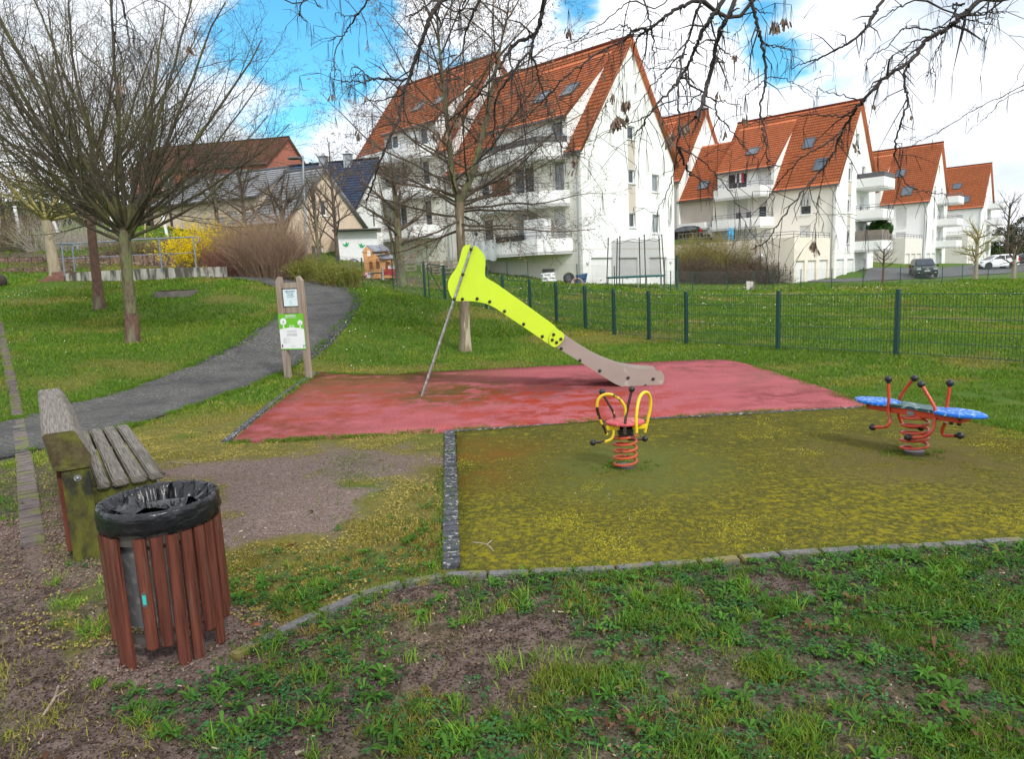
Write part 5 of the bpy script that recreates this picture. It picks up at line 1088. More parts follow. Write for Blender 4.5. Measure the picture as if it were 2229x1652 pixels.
# ---------------------------------------------------------------- older houses on the left
def gable_house(label, corner, rdir, Lr, Wd, zb, ze, zr, wallm, roofm, holes_front=(), holes_gable=(), ov=.3, chim=(), name='house', half=None):
    """corner = near right eave corner; rdir = ridge direction going left; depth direction goes away"""
    r = arr((*rdir, 0)); r /= np.linalg.norm(r); w = arr((r[1], -r[0], 0)); 
    if w[1] < 0: w = -w
    rz = math.atan2(w[1], w[0]); b = empty(name, (corner[0], corner[1], zb), label, 'house', rz)
    # local x = w (depth), local y = +-r
    sgn = 1 if np.dot(np.array([-math.sin(rz), math.cos(rz)]), r[:2]) > 0 else -1
    he, hr = ze-zb, zr-zb; Y = lambda y: y*sgn
    wall('front_wall', M[wallm], b, [(0, -2), (Lr, -2), (Lr, he), (0, he)], [h[:4] for h in holes_front], lambda u, v, d: (d, Y(u), v))
    for h in holes_front: window(b, h[:4], lambda u, v, d: (d, Y(u), v), **h[4])
    wall('gable_wall', M[wallm], b, [(0, -2), (Wd, -2), (Wd, he), (Wd/2, hr-.1), (0, he)], [h[:4] for h in holes_gable], lambda u, v, d: (u, Y(d), v))
    for h in holes_gable: window(b, h[:4], lambda u, v, d: (u, Y(d), v), **h[4])
    mb = MB(); mb.add([(0, Y(Lr), -2), (Wd, Y(Lr), -2), (Wd, Y(Lr), he), (Wd/2, Y(Lr), hr-.1), (0, Y(Lr), he)], [(0, 1, 2, 3, 4)]); mb.add([(Wd, 0, -2), (Wd, Y(Lr), -2), (Wd, Y(Lr), he), (Wd, 0, he)], [(0, 1, 2, 3)]); mb.add([(.3, Y(.3), -2), (.3, Y(Lr-.3), -2), (.3, Y(Lr-.3), he), (.3, Y(.3), he)], [(0, 1, 2, 3)]); mb.add([(.3, Y(.3), -2), (Wd-.3, Y(.3), -2), (Wd-.3, Y(.3), he), (Wd/2, Y(.3), hr-.5), (.3, Y(.3), he)], [(0, 1, 2, 3, 4)]); mb.build('rear_walls', M[wallm], b)
    s_ = (hr-he)/(Wd/2); y0, y1 = sorted((Y(-.25), Y(Lr+.25)))
    slope(b, -ov, he-ov*s_, Wd/2, hr, y0, y1, M[roofm]); slope(b, Wd+ov, he-ov*s_, Wd/2, hr, y0, y1, M[roofm])
    mb = MB(); mb.tube([(Wd/2, y0, hr+.05), (Wd/2, y1, hr+.05)], .12, 8); mb.build('ridge_tiles', M[roofm], b, smooth=True)
    mb = MB(); mb.tube([(-ov-.06, y0, he-ov*s_-.05), (-ov-.06, y1, he-ov*s_-.05)], .07, 8); mb.build('gutter', M['gutter'], b, smooth=True)
    for (y, x) in chim:
        zc = hr-s_*abs(x-Wd/2); mb = MB(); mb.bbox((x-.28, Y(y)-.28, zc-.6), (x+.28, Y(y)+.28, zc+.75), .02); c_ = mb.build('chimney', M['zinc'], b); mb = MB(); mb.box((x-.36, Y(y)-.36, zc+.80), (x+.36, Y(y)+.36, zc+.86)); mb.tube([(x, Y(y), zc+.7), (x, Y(y), zc+1.1)], .1, 8); mb.build('chimney_cap', M['zinc'], c_)
    return b
cB = dp(768, 454, 50); zbB = 3.6
hb = gable_house('white house with steep dark blue roof and two small chimneys', (cB[0], cB[1]), (-.97, .25), 7.5, 9.2, zbB, cB[2]+.1, 11.0, 'plaster_white', 'roof_black', holes_gable=[(3.2, 2.2, 3.9, 3.3, dict(panes=1)), (2.4, .1, 3.2, 1.1, dict(panes=1))], chim=((2.2, 4.2), (4.3, 4.2)))
cT = dp(620, 474, 43.5)
ht = gable_house('tan rendered house with grey slate roof beside the street lamp', (cT[0], cT[1]), (-.90, .43), 6.0, 7.8, 2.9, cT[2], 9.3, 'tan_wall', 'roof_grey', holes_front=[(1.2, .9, 2.4, 2.3, dict())], holes_gable=[(3.4, 3.3, 4.1, 4.3, dict(panes=1)), (2.2, -.2, 3.4, 1.3, dict()), (5.0, .0, 6.2, 1.4, dict())])
cW = dp(555, 418, 45.5)
hw_ = gable_house('low cream house wing with one white window under a grey roof', (cW[0], cW[1]), (-.93, .36), 9.0, 6.5, 2.6, cW[2]-.1, cW[2]+1.9, 'tan_wall', 'roof_grey', holes_front=[(1.6, 3.1, 2.5, 4.1, dict(curtain=True))])
cR = dp(580, 352, 78)
hr_ = gable_house('large red-brick house with steep rust roof high on the left', (cR[0], cR[1]), (-.985, .17), 17, 11, 6.5, cR[2], cR[2]+3.6, 'brickred', 'roof_rust', holes_front=[(2.4, 6.6, 4.6, 8.2, dict(curtain=True)), (3.0, 3.9, 4.6, 5.4, dict(curtain=True)), (7, 6.6, 8.4, 8.2, dict(curtain=True)), (11.5, 6.6, 13, 8.2, dict()), (7.2, 3.9, 8.6, 5.4, dict())])
# white garden container with green bird motifs
pA = dp(736, 532, 45); pB_ = dp(822, 532, 45.5)
ctn = empty('garden_container', (pA[0], pA[1], Tz(pA[0], pA[1])-.2), 'white garden container painted with green birds below the dark roofed house', 'container', math.atan2(pB_[1]-pA[1], pB_[0]-pA[0])); Lc = np.hypot(*(pB_-pA)[:2])
hc = dp(780, 502, 45.2)[2]-ctn.location.z
mb = MB(); mb.bbox((0, 0, 0), (Lc, 2.2, hc), .03); mb.build('body', M['white_paint'], ctn)
mb = MB(); [mb.box((.1+i*.15, -.025, .1), (.16+i*.15, 0, hc-.1)) for i in range(int(Lc/.15)-1)]; mb.build('corrugation', M['white_paint'], ctn)
for x0, z0, s_ in ((.35, hc*.55, 1), (1.35, hc*.5, -1)):
    mb = MB(); ol = [(0, 0), (.12, -.1), (.3, -.05), (.42, .25), (.3, .12), (.18, .22), (.10, .06), (-.1, .12)]; mb.prism([(x0+q[0]*s_*.9+(.3 if s_ < 0 else 0), z0+q[1]) for q in ol], lambda x, z: (x, -.034, z), lambda x, z: (x, -.028, z)); mb.build('bird_motif', mat('motif_green', (.02, .35, .12)), ctn)
mb = MB(); mb.bbox((-.3, -.6, hc+.02), (Lc+.3, 2.3, hc+.10), .01); mb.build('canopy', M['gutter'], ctn)

# ---------------------------------------------------------------- balcony and terrace odds and ends
def Lp(b, x, y, z): return tuple(pmatrix(b) @ Vector((x, y, z)))
wp_ = Lp(b1, -1.1, 2.6, 2.35)
o = empty('storage_locker', wp_, 'tall white locker standing on the lowest balcony of the tallest block', 'locker', TH)
mb = MB(); mb.bbox((-.35, -.75, 0), (.35, .95, 2.0), .02); mb.build('cabinet', M['white_paint'], o)
mb = MB(); [mb.box((-.37, -.7+i*.4, .05), (-.352, -.36+i*.4, 1.95)) for i in range(4)]; mb.build('door', M['pvc'], o)
for i, (y, lab) in enumerate(((3.9, 'black flower trough on the lowest balcony rail, nearer the locker'), (5.2, 'black flower trough on the lowest balcony rail, left of its twin'))):
    mb = MB(); ol = [(-.5, 0), (.5, 0), (.56, .34), (-.56, .34)]; p0 = Lp(b1, -1.72, y, 3.1); o = empty('flower_trough', p0, lab, 'flower trough', TH+math.pi/2, 'black troughs on the balcony')
    mb.prism(ol, lambda x, z: (x, -.12, z), lambda x, z: (x, .12, z)); mb.build('trough', M['black_rubber'], o); mb = MB()
    for k in range(14): mb.tube([(-.45+k*.07, 0, .3), (-.45+k*.07+random.uniform(-.08, .08), random.uniform(-.1, .1), .42+random.random()*.12)], .015, 4)
    mb.build('stems', M['twig_dark'], o)
p0 = Lp(b1, -1.93, 6.9, 1.95); o = empty('drying_sheet', p0, 'pale see-through plastic sheet draped over the lowest balcony parapet', 'sheet', TH)
mb = MB(); nn = 14; V = []
for i in range(nn):
    for j in range(5): V.append((.03*math.sin(i*1.3)+.02*j/4*math.sin(i*.7)-.02, -1.3+i*2.2/nn, 1.35-j*.33-.06*math.sin(i*.9)*(j > 2)))
mb.add(V, [(i*5+j, (i+1)*5+j, (i+1)*5+j+1, i*5+j+1) for i in range(nn-1) for j in range(4)]); mb.build('sheet', mat('thin_sheet', (.62, .66, .68), rough=.3, alpha=.75), o, smooth=True)
p0 = Lp(b2, -1.6, 8.8, 2.75); o = empty('garden_parasol', p0, 'closed bright blue parasol on the terrace of the garage block', 'parasol')
mb = MB(); V = []; k = 16
for j, (r, z) in enumerate(((.62, .55), (.50, .9), (.40, 1.4), (.30, 1.9), (.16, 2.35), (.02, 2.5))):
    for i in range(k): a = 2*math.pi*i/k; rr = r*(1+.22*(-1)**i); V.append((rr*math.cos(a), rr*math.sin(a), z))
mb.add(V, [(j*k+i, j*k+(i+1) % k, (j+1)*k+(i+1) % k, (j+1)*k+i) for j in range(5) for i in range(k)]); mb.build('canopy', M['blue_fabric'], o); mb = MB(); mb.tube([(0, 0, 0), (0, 0, 2.6)], .03, 6); mb.build('pole', M['white_paint'], o)
p0 = Lp(b2, 7.4, -1.4, 2.6); shp = p0
for (y, lab, cc) in ((8.3, 'dark folding chair on the middle balcony above the terrace', 'frame_dark'), (7.3, 'second dark folding chair on the middle balcony above the terrace', 'frame_dark')):
    p = Lp(b2, -.8, y, 5.2); o = empty('folding_chair', p, lab, 'chair', TH, 'chairs on the middle balcony')
    mb = MB(); mb.box((-.25, -.22, .42), (.2, .22, .46)); mb.build('seat', M[cc], o); mb = MB(); mb.box((-.3, -.22, .46), (-.26, .22, 1.35)); mb.build('backrest', M[cc], o); mb = MB(); [mb.tube([(x, y_, 0), (-x*.6, y_, 1.0 if x > 0 else .45)], .015, 4) for x in (-.22, .22) for y_ in (-.2, .2)]; mb.build('leg', M[cc], o)
# laundry in the window
p = Lp(b2, -.25, 8.6, 9.0)
tb_ = MB(); o = empty('hanging_laundry', p, 'red and white laundry hanging in the upper balcony door', 'laundry', TH)
for i, c_ in enumerate(('red_plastic', 'white_paint', 'dark_plastic', 'white_paint')): mb = MB(); mb.bbox((-.02, i*.22-.4, .35), (.02, i*.22-.22, 1.25-.1*(i % 2)), .008); mb.build('garment', M[c_], o)
# satellite-style globe lamps are left to the wall lamps below
for lab, b_, q in (('round white wall lamp left of the first garage door of the tallest block', b1, (.45, -.04, 1.55)), ('round white wall lamp right of the last garage door of the tallest block', b1, (10.6, -.04, 1.45)), ('round white wall lamp on the terrace wall above the garages', b2, (-8.36, 3.0, 2.35))):
    p = Lp(b_, *q); o = empty('wall_lamp', p, lab, 'lamp', TH, 'round wall lamps'); mb = MB(); mb.sphere((0, 0, 0), .17, 12, 8, (1, .5, 1) if q[1] < 0 else (.5, 1, 1)); mb.build('globe', M['white_paint'], o, smooth=True); mb = MB(); mb.tube([(0, .03, -.2), (0, .03, -.12)], .06, 8); mb.build('mount', M['pvc'], o)
# ================================================================== TREES AND SHRUBS
def rot_about(d, ax, a): ax = ax/np.linalg.norm(ax); return d*math.cos(a)+np.cross(ax, d)*math.sin(a)+ax*np.dot(ax, d)*(1-math.cos(a))
def perp(d, rnd): 
    r = np.array([rnd.gauss(0, 1), rnd.gauss(0, 1), rnd.gauss(0, 1)]); p = r-d*r.dot(d); return p/np.linalg.norm(p)
def grow(tb, p, d, L_, r0, lvl, P, rnd, tips=None, n0=None):
    """one branch and, recursively, its side branches"""
    c = P[min(lvl, len(P)-1)]; n = c.get('n', 6); pts_ = [p.copy()]; dirs = [d.copy()]; r = [r0]; rend = max(r0*c.get('taper', .35), .0022)
    for i in range(n):
        d = d+np.array([rnd.gauss(0, 1), rnd.gauss(0, 1), rnd.gauss(0, 1)])*c.get('wob', .08)+np.array([0, 0, c.get('up', .05)]); d = d/np.linalg.norm(d); p = p+d*L_/n; pts_.append(p.copy()); dirs.append(d.copy()); r.append(r0+(rend-r0)*((i+1)/n))
    tb.tube(pts_, np.array(r), c.get('sides', 4))
    if tips is not None and lvl >= len(P)-2: tips.append((p.copy(), d.copy()))
    if lvl+1 < len(P):
        k = c['kids']; k = int(k)+(rnd.random() < k % 1); az = rnd.random()*6.28; s0 = c.get('from', .25)
        for j in range(k):
            t = s0+(1-s0)*(j+rnd.random()*.8)/k; t = min(t, .98); i = min(int(t*n), n-1); f = t*n-i; q = pts_[i]+(pts_[i+1]-pts_[i])*f; dd = dirs[i+1]
            az += 2.4+rnd.uniform(-.5, .5); u_ = np.cross(dd, [0.2, .1, .97]); u_ = u_/(np.linalg.norm(u_)+1e-9); w_ = np.cross(dd, u_); ax_ = u_*math.cos(az)+w_*math.sin(az)
            nd = rot_about(dd, ax_, R(c.get('ang', 40)+rnd.uniform(-1, 1)*c.get('dang', 12)))
            grow(tb, q, nd, L_*c.get('len', .5)*(1-.45*t)*rnd.uniform(.75, 1.2), max((r[i]+(r[i+1]-r[i])*f)*c.get('rr', .55), .0022), lvl+1, P, rnd, tips)
def tree(name, label, base, trunk, tr, tm, starts, P, cm, seed=1, group=None, seeds=0, seedm=None, foot=None):
    """trunk: polyline of absolute points; starts: (point, dir, length, radius)"""
    rnd = random.Random(seed); root = empty(name, base, label, 'tree', group=group)
    mb = MB(); tp = crs(trunk, 6); n = len(tp); rad = np.interp(np.linspace(0, 1, n), np.linspace(0, 1, len(tr)), tr)
    rad = rad*(1+.5*np.exp(-np.linspace(0, 1, n)*14)*.5); mb.tube(tp, rad*(1+np.array([rnd.uniform(-.03, .03) for _ in range(n)])), 14); mb.build('trunk', M[tm], root, smooth=True, world=True)
    tb = TB(); tips = []
    for s in starts: grow(tb, arr(s[0]), arr(s[1])/np.linalg.norm(s[1]), s[2], s[3], 0, P, rnd, tips)
    tb.build('crown', M[cm], root)
    if seeds:
        V = []; Fc = []; k = 0
        for i in range(seeds):
            p, d = rnd.choice(tips); p = p-d*rnd.random()*.5; h = .05+.09*rnd.random()
            for q in range(3):
                o = np.array([rnd.gauss(0, .02), rnd.gauss(0, .02), -h+rnd.gauss(0, .02)]); s = .012+.010*rnd.random(); a = rnd.random()*6.28
                V += [p+o, p+o+np.array([s*math.cos(a), s*math.sin(a), -s*1.6]), p+o+np.array([-s*math.cos(a), -s*math.sin(a), -s*1.4]), ]; Fc.append((k, k+1, k+2)); k += 3
        np_obj('seed_clusters', np.array(V), np.array(Fc), M[seedm or 'seed'], root, world=True)
    return root
def sph(az, el): return arr((math.cos(el)*math.cos(az), math.cos(el)*math.sin(az), math.sin(el)))

# --- big bare tree on the left lawn
t1 = [dp(290, 752, 15.2), dp(287, 700, 15.2), dp(279, 620, 15.2), dp(273, 550, 15.2), dp(271, 500, 15.2)]
t1[0][2] = Tz(t1[0][0], t1[0][1])-.1
PV = [dict(n=10, wob=.065, up=.065, kids=11, ang=36, dang=14, len=.50, rr=.42, sides=6, taper=.22, **{'from': .15}), dict(n=7, wob=.10, up=.05, kids=10, ang=42, dang=16, len=.48, rr=.5, sides=4, taper=.3, **{'from': .12}),
      dict(n=5, wob=.14, up=.03, kids=5.5, ang=48, len=.42, rr=.6, sides=3, taper=.45), dict(n=3, wob=.12, up=.03, kids=0, sides=3, taper=.6)]
top = t1[-1]; st = []; rr_ = random.Random(5)
spec = [(-5, 26), (22, 34), (50, 24), (80, 40), (112, 30), (140, 44), (165, 25), (190, 32), (215, 20), (242, 34), (268, 26), (295, 40), (325, 22), (345, 50), (100, 66), (200, 64), (60, 58), (250, 60), (20, 62), (300, 70), (150, 78), (178, 22), (0, 20), (128, 20), (225, 54), (340, 32), (10, 48), (175, 52)]
for i, (az, el) in enumerate(spec):
    h = rr_.uniform(-.28, .12); L_ = rr_.uniform(4.6, 5.6) if el > 45 else rr_.uniform(3.6, 4.6); st.append((top+arr((0, 0, h)), sph(R(az), R(el)), L_, .055 if el > 40 else .04))
tree('bare_tree', 'bare spreading tree with mossy limbs on the left lawn, nearest of the group', (t1[0][0], t1[0][1], t1[0][2]+.1), t1, [.145, .125, .118, .118, .13], 'bark_grey', st, PV, 'twig_olive', 3, 'bare trees on the left lawn')
bt_ = [o for o in COL.objects if o.get('label', '').startswith('bare spreading tree')][0]; mb = MB(); ft_ = crs([t1[0], t1[1], t1[1]+(t1[2]-t1[1])*.25], 8); nf = len(ft_); K = 22; V = []
for i, q in enumerate(ft_):
    for j in range(K): a = 2*math.pi*j/K; rr = .152-.022*i/nf+.012*math.exp(-i/3)+.003*math.sin(a*5+i); V.append((q[0]+rr*math.cos(a), q[1]+rr*math.sin(a), q[2]+(.16*math.sin(a*2+1)+.07*math.sin(a*5) if i == nf-1 else 0)))
mb.add(V, [(i*K+j, i*K+(j+1) % K, (i+1)*K+(j+1) % K, (i+1)*K+j) for i in range(nf-1) for j in range(K)]); mb.build('peeled_bark', M['bark_red'], bt_, smooth=True, world=True)
# --- second tree behind it
t2 = [dp(217, 674, 19.3), dp(212, 620, 19.3), dp(203, 540, 19.3), dp(197, 470, 19.3), dp(195, 400, 19.3)]; t2[0][2] = Tz(t2[0][0], t2[0][1])-.1
st = []; top = t2[-1]
for i in range(17):
    az = i*2.4; el = R(rr_.uniform(20, 78)); st.append((t2[2]+(top-t2[2])*rr_.uniform(.35, 1.), sph(az, el), rr_.uniform(3.8, 5.6), .055))
tree('bare_tree', 'second bare tree with reddish trunk foot, behind and left of the nearest', (t2[0][0], t2[0][1], t2[0][2]+.1), t2, [.16, .13, .115, .105, .09], 'bark_red', st, PV, 'twig_brown', 9, 'bare trees on the left lawn')
# --- third, pale trunk by the steps
t3 = [dp(122, 600, 27.5), dp(114, 560, 27.5), dp(106, 510, 27.5), dp(100, 480, 27.5)]; t3[0][2] = Tz(t3[0][0], t3[0][1])-.1
PS = [dict(n=7, wob=.08, up=.03, kids=7, ang=38, len=.55, rr=.5, sides=4, taper=.25), dict(n=5, wob=.12, up=.03, kids=6, ang=42, len=.5, rr=.55, sides=3), dict(n=3, wob=.15, up=.02, kids=0, sides=3)]
st = [(t3[-1], sph(i*2.4, R(rr_.uniform(8, 50))), rr_.uniform(2.6, 3.8), .07) for i in range(10)]
tree('bare_tree', 'pale smooth trunked tree with yellowish low limbs beside the brick steps', (t3[0][0], t3[0][1], t3[0][2]+.1), t3, [.22, .19, .17, .17], 'bark_pale', st, PS, 'twig_yellow', 21)
# --- central tree behind the slide
t4 = [dp(1013, 768, 15.3), dp(1012, 700, 15.3), dp(1009, 620, 15.3), dp(1004, 540, 15.3), dp(1001, 480, 15.3), dp(1000, 440, 15.3)]; t4[0][2] = -.08
PC = [dict(n=10, wob=.09, up=.02, kids=12, ang=42, dang=12, len=.42, rr=.42, sides=5, taper=.2, **{'from': .12}), dict(n=6, wob=.09, up=.0, kids=7.5, ang=45, len=.45, rr=.5, sides=3, taper=.4), dict(n=4, wob=.12, up=-.04, kids=4, ang=45, len=.5, rr=.6, sides=3), dict(n=2, wob=.12, kids=0, sides=3)]
top = t4[-1]
lead1 = [top, dp(985, 380, 15.3), dp(972, 250, 15.2), dp(958, 120, 15.2), dp(950, 20, 15.1)]; lead2 = [top, dp(1030, 370, 15.3), dp(1060, 250, 15.4), dp(1085, 120, 15.5), dp(1105, 30, 15.5)]
st = []
for Lx in (lead1, lead2):
    cc_ = crs(Lx, 6)
    for i in range(25):
        q = cc_[min(int((i+.5)/25*len(cc_)), len(cc_)-1)]; t = i/25; az = i*2.4+(Lx is lead2)*1.3; st.append((q, sph(az, R(8+42*t+rr_.uniform(-8, 12))), (3.1-1.2*t)*rr_.uniform(.8, 1.15), .030-.012*t))
for (px, py, ex_, ey_, yy, L_) in ((1001, 470, 720, 470, -.4, 2.9), (1001, 455, 1330, 440, .5, 3.1), (1002, 500, 1290, 520, -.8, 2.9), (1003, 500, 800, 560, .9, 2.2), (1000, 445, 760, 330, .3, 3.), (1000, 440, 1260, 300, -.4, 3.), (1002, 485, 1120, 560, -1.5, 2.), (1001, 480, 900, 520, -1.6, 2.), (1001, 470, 1060, 470, 2.2, 2.2), (1001, 450, 930, 400, 2.2, 2.4), (1001, 462, 1200, 430, 1.6, 2.6), (1000, 450, 1180, 350, -1.4, 2.6), (1000, 450, 840, 400, -1.5, 2.6)):
    a_ = dp(px, py, 15.3); e_ = dp(ex_, ey_, 15.3+yy); st.append((a_, (e_-a_), np.linalg.norm(e_-a_)*1.02, .030))
ct = tree('bare_tree', 'tall bare tree with two leaders and dry seed bunches, just behind the slide', (t4[0][0], t4[0][1], 0), t4, [.13, .115, .105, .10, .095, .12], 'bark_centre', st, PC, 'twig_brown', 12, seeds=2600)
mb = MB(); mb.tube(crs(lead1, 6), np.linspace(.085, .012, 25), 8); mb.tube(crs(lead2, 6), np.linspace(.085, .012, 25), 8); mb.build('main_limbs', M['bark_grey'], ct, smooth=True, world=True)
# --- multi-stem tree near the playhouse
def small_tree(label, px, py, Y, hpx, w, tm, cm, seed, nst=8, el=(25, 75), L_=(.35, .6), group=None, lean=0, P=PS, kfrom=.35, name='bare_tree', multi=1):
    rnd = random.Random(seed); b = dp(px, py, Y); b[2] = Tz(b[0], b[1])-.05; H_ = hpx*Y/F; tr = [b, b+arr((lean*.3, 0, H_*.25)), b+arr((lean*.6, 0, H_*.5)), b+arr((lean, 0, H_*.75))]
    st = []
    for i in range(nst):
        t = kfrom+(1-kfrom)*i/nst; q = b+(tr[-1]-b)*t; st.append((q, sph(i*2.4+seed, R(rnd.uniform(*el))), H_*rnd.uniform(*L_)*(1.1-.5*t), w*.45))
    return tree(name, label, tuple(b+arr((0, 0, .05))), tr, [w, w*.8, w*.7, w*.35], tm, st, P, cm, seed, group)
small_tree('tree with three leaning stems beside the orange playhouse', 873, 612, 30, 300, .21, 'bark_grey', 'twig_brown', 31, 13, (20, 70), (.28, .42), kfrom=.4)
b_ = dp(866, 600, 30); 
for (ax_, ay_) in ((822, 380), (850, 330)):
    e_ = dp(ax_, ay_, 30.5); c_ = [o for o in COL.objects if o.get('label', '').startswith('tree with three')][0]; mb = MB(); q0 = arr((b_[0], b_[1], Tz(b_[0], b_[1])+.4)); mb.tube([q0, q0+(e_-q0)*.4+arr((.05, 0, 0)), e_], [.075, .06, .02], 7); mb.build('stem', M['bark_grey'], c_, smooth=True, world=True)
small_tree('slender young tree with thin upright twigs right of the brown shrubs', 697, 600, 31, 250, .09, 'bark_grey', 'twig_brown', 33, 11, (45, 80), (.35, .5), kfrom=.2)
small_tree('dark gnarled fruit tree in front of the tan house', 622, 560, 36, 190, .15, 'twig_brown', 'twig_brown', 35, 16, (5, 65), (.5, .75), kfrom=.3)
small_tree('bare tree before the low cream wing, screened by the brown hedge', 540, 560, 38, 210, .13, 'twig_brown', 'twig_brown', 45, 16, (15, 75), (.4, .6), kfrom=.25)
small_tree('thin bare tree reaching above the dark blue roof', 735, 560, 38, 260, .12, 'twig_brown', 'twig_brown', 47, 15, (25, 80), (.35, .5), kfrom=.25)
small_tree('bare tree behind the forsythia in front of the red-brick house', 480, 550, 44, 250, .15, 'twig_brown', 'twig_brown', 49, 16, (20, 75), (.4, .55), kfrom=.3)
small_tree('small thin tree left of the parked dark car', 1922, 610, 47, 105, .09, 'bark_red', 'twig_brown', 37, 9, (15, 55), (.35, .5), kfrom=.45)
small_tree('yellowish low spreading tree right of the parked dark car', 2123, 611, 50, 140, .16, 'bark_pale', 'twig_yellow', 39, 15, (12, 70), (.32, .55), kfrom=.35)
small_tree('brownish tree at the right edge before the dark car', 2206, 604, 52, 120, .17, 'bark_pale', 'twig_brown', 41, 14, (12, 75), (.35, .6), kfrom=.35)
small_tree('tall grey bare tree rising behind the white hatchback', 2190, 575, 96, 170, .20, 'twig_brown', 'twig_brown', 43, 14, (30, 80), (.3, .45), kfrom=.3)

# --- shrubs
def shrub(label, px, py, Y, w, h, n, cm, seed, name='shrub', leaf=None, nleaf=0, lsize=.03, r0=.006, arch=.0, dens=1., group=None, spread=.6, cat='shrub', dz=0.):
    rnd = random.Random(seed); b = dp(px, py, Y); z0 = Tz(b[0], b[1])+dz; root = empty(name, (b[0], b[1], z0), label, cat, group=group); tb = TB(); tips = []
    for i in range(n):
        a = rnd.random()*6.28; rr = math.sqrt(rnd.random())*w*.35; q = arr((b[0]+rr*math.cos(a), b[1]+rr*math.sin(a)*.8, z0-.05)); el = R(90-rnd.uniform(0, 1)*55*spread*(.4+rr/(w*.35)))
        d = sph(a+rnd.gauss(0, .5), el); L_ = h*rnd.uniform(.6, 1.1); pts_ = [q]; ds = [d]
        for k in range(5): d = d+arr((rnd.gauss(0, .07), rnd.gauss(0, .07), rnd.gauss(0, .05)-arch*k*.1)); d /= np.linalg.norm(d); pts_.append(pts_[-1]+d*L_/5); ds.append(d)
        tb.tube(pts_, np.linspace(r0, r0*.4, 6), 3)
        for k in range(int(5*dens)):
            j = rnd.randint(1, 4); d2 = rot_about(ds[j], perp(ds[j], rnd), R(rnd.uniform(18, 45))); l2 = L_*rnd.uniform(.18, .38); p2 = pts_[j]+(pts_[j+1]-pts_[j])*rnd.random(); m_ = p2+d2*l2*.5+arr((rnd.gauss(0, .02), rnd.gauss(0, .02), .01)); e_ = p2+d2*l2; tb.tube([p2, m_, e_], [r0*.5, r0*.4, r0*.3], 3); tips += [(m_, e_)]
        tips.append((pts_[-2], pts_[-1]))
    tb.build('stems', M[cm], root)
    if nleaf:
        r2_ = np.random.default_rng(seed); I = r2_.integers(0, len(tips), nleaf); A0 = np.array([t[0] for t in tips])[I]; A1 = np.array([t[1] for t in tips])[I]; c = A0+(A1-A0)*r2_.random((nleaf, 1))*1.05+r2_.normal(0, .025, (nleaf, 3))
        e1 = r2_.normal(0, 1, (nleaf, 3)); e1 /= np.linalg.norm(e1, axis=1)[:, None]; e2 = np.cross(e1, r2_.normal(0, 1, (nleaf, 3))); e2 /= np.linalg.norm(e2, axis=1)[:, None]; s = lsize*r2_.uniform(.6, 1.3, (nleaf, 1))
        V = np.stack([c-e1*s*.5, c+e2*s*.3, c+e1*s*.5, c-e2*s*.3], 1).reshape(-1, 3); Fq_ = np.arange(nleaf*4).reshape(-1, 4)
        ca = arr(leaf[0]); cb = arr(leaf[1]); t = r2_.random((nleaf, 1)); col = np.repeat(ca*(1-t)+cb*t, 4, 0); np_obj('foliage', V, Fq_, M['leaf_attr'], root, col=col, world=True)
    return root
YEL = ((.95, .72, .01), (.80, .62, .02))
shrub('bright yellow flowering forsythia beside the end of the handrail', 440, 556, 28.4, 1.9, 1.75, 170, 'twig_yellow', 51, 'forsythia_bush', YEL, 13000, .06, spread=.75)
shrub('yellow forsythia sprays rising behind the first one', 474, 535, 29.5, 1.8, 1.9, 110, 'twig_yellow', 52, 'forsythia_bush', YEL, 6000, .055)
shrub('big brown leafless shrub mass by the bend of the path', 585, 592, 27, 3.4, 2.15, 620, 'twig_rust', 53, leaf=((.35, .22, .10), (.42, .33, .10)), nleaf=3500, lsize=.03, dens=1.6)
shrub('brown leafless shrub at the right end of the hedge row', 612, 592, 27.5, 2.4, 1.9, 320, 'twig_rust', 57, leaf=((.35, .22, .10), (.42, .33, .10)), nleaf=900, lsize=.03, dens=1.4)
shrub('brown leafless shrub with yellow tips behind the forsythia', 520, 575, 28.5, 3.2, 2.0, 420, 'twig_rust', 54, leaf=YEL, nleaf=1400, lsize=.04, dens=1.4)
shrub('low reddish stemmed shrub in front of the brown hedge', 490, 596, 26.6, 1.8, 1.15, 260, 'twig_red', 55, dens=1.3)
GRN = ((.14, .17, .03), (.30, .32, .07))
shrub('low yellow-green shrub by the path, nearer the orange playhouse', 745, 622, 24.8, 1.9, .80, 200, 'twig_yellow', 61, leaf=GRN, nleaf=7000, lsize=.05)
shrub('low olive green shrub by the path, left of its neighbour', 680, 604, 26., 1.9, .85, 200, 'twig_yellow', 62, leaf=GRN, nleaf=7000, lsize=.05)
for i, (px, py, Y, w, h) in enumerate(((95, 545, 33, 2.2, 1.7), (150, 540, 33, 1.6, 1.5), (205, 545, 34, 1.5, 1.3))):
    shrub(('pale white twigged shrub behind the stone wall, left of the pale trunk', 'pale white twigged shrub behind the stone wall, beside the pale trunk', 'smaller pale twigged shrub behind the blue-grey handrail')[i], px, py, Y, w, h, 130, 'twig_pale', 71+i, spread=1.0)
BRN = ((.20, .13, .08), (.30, .24, .09))
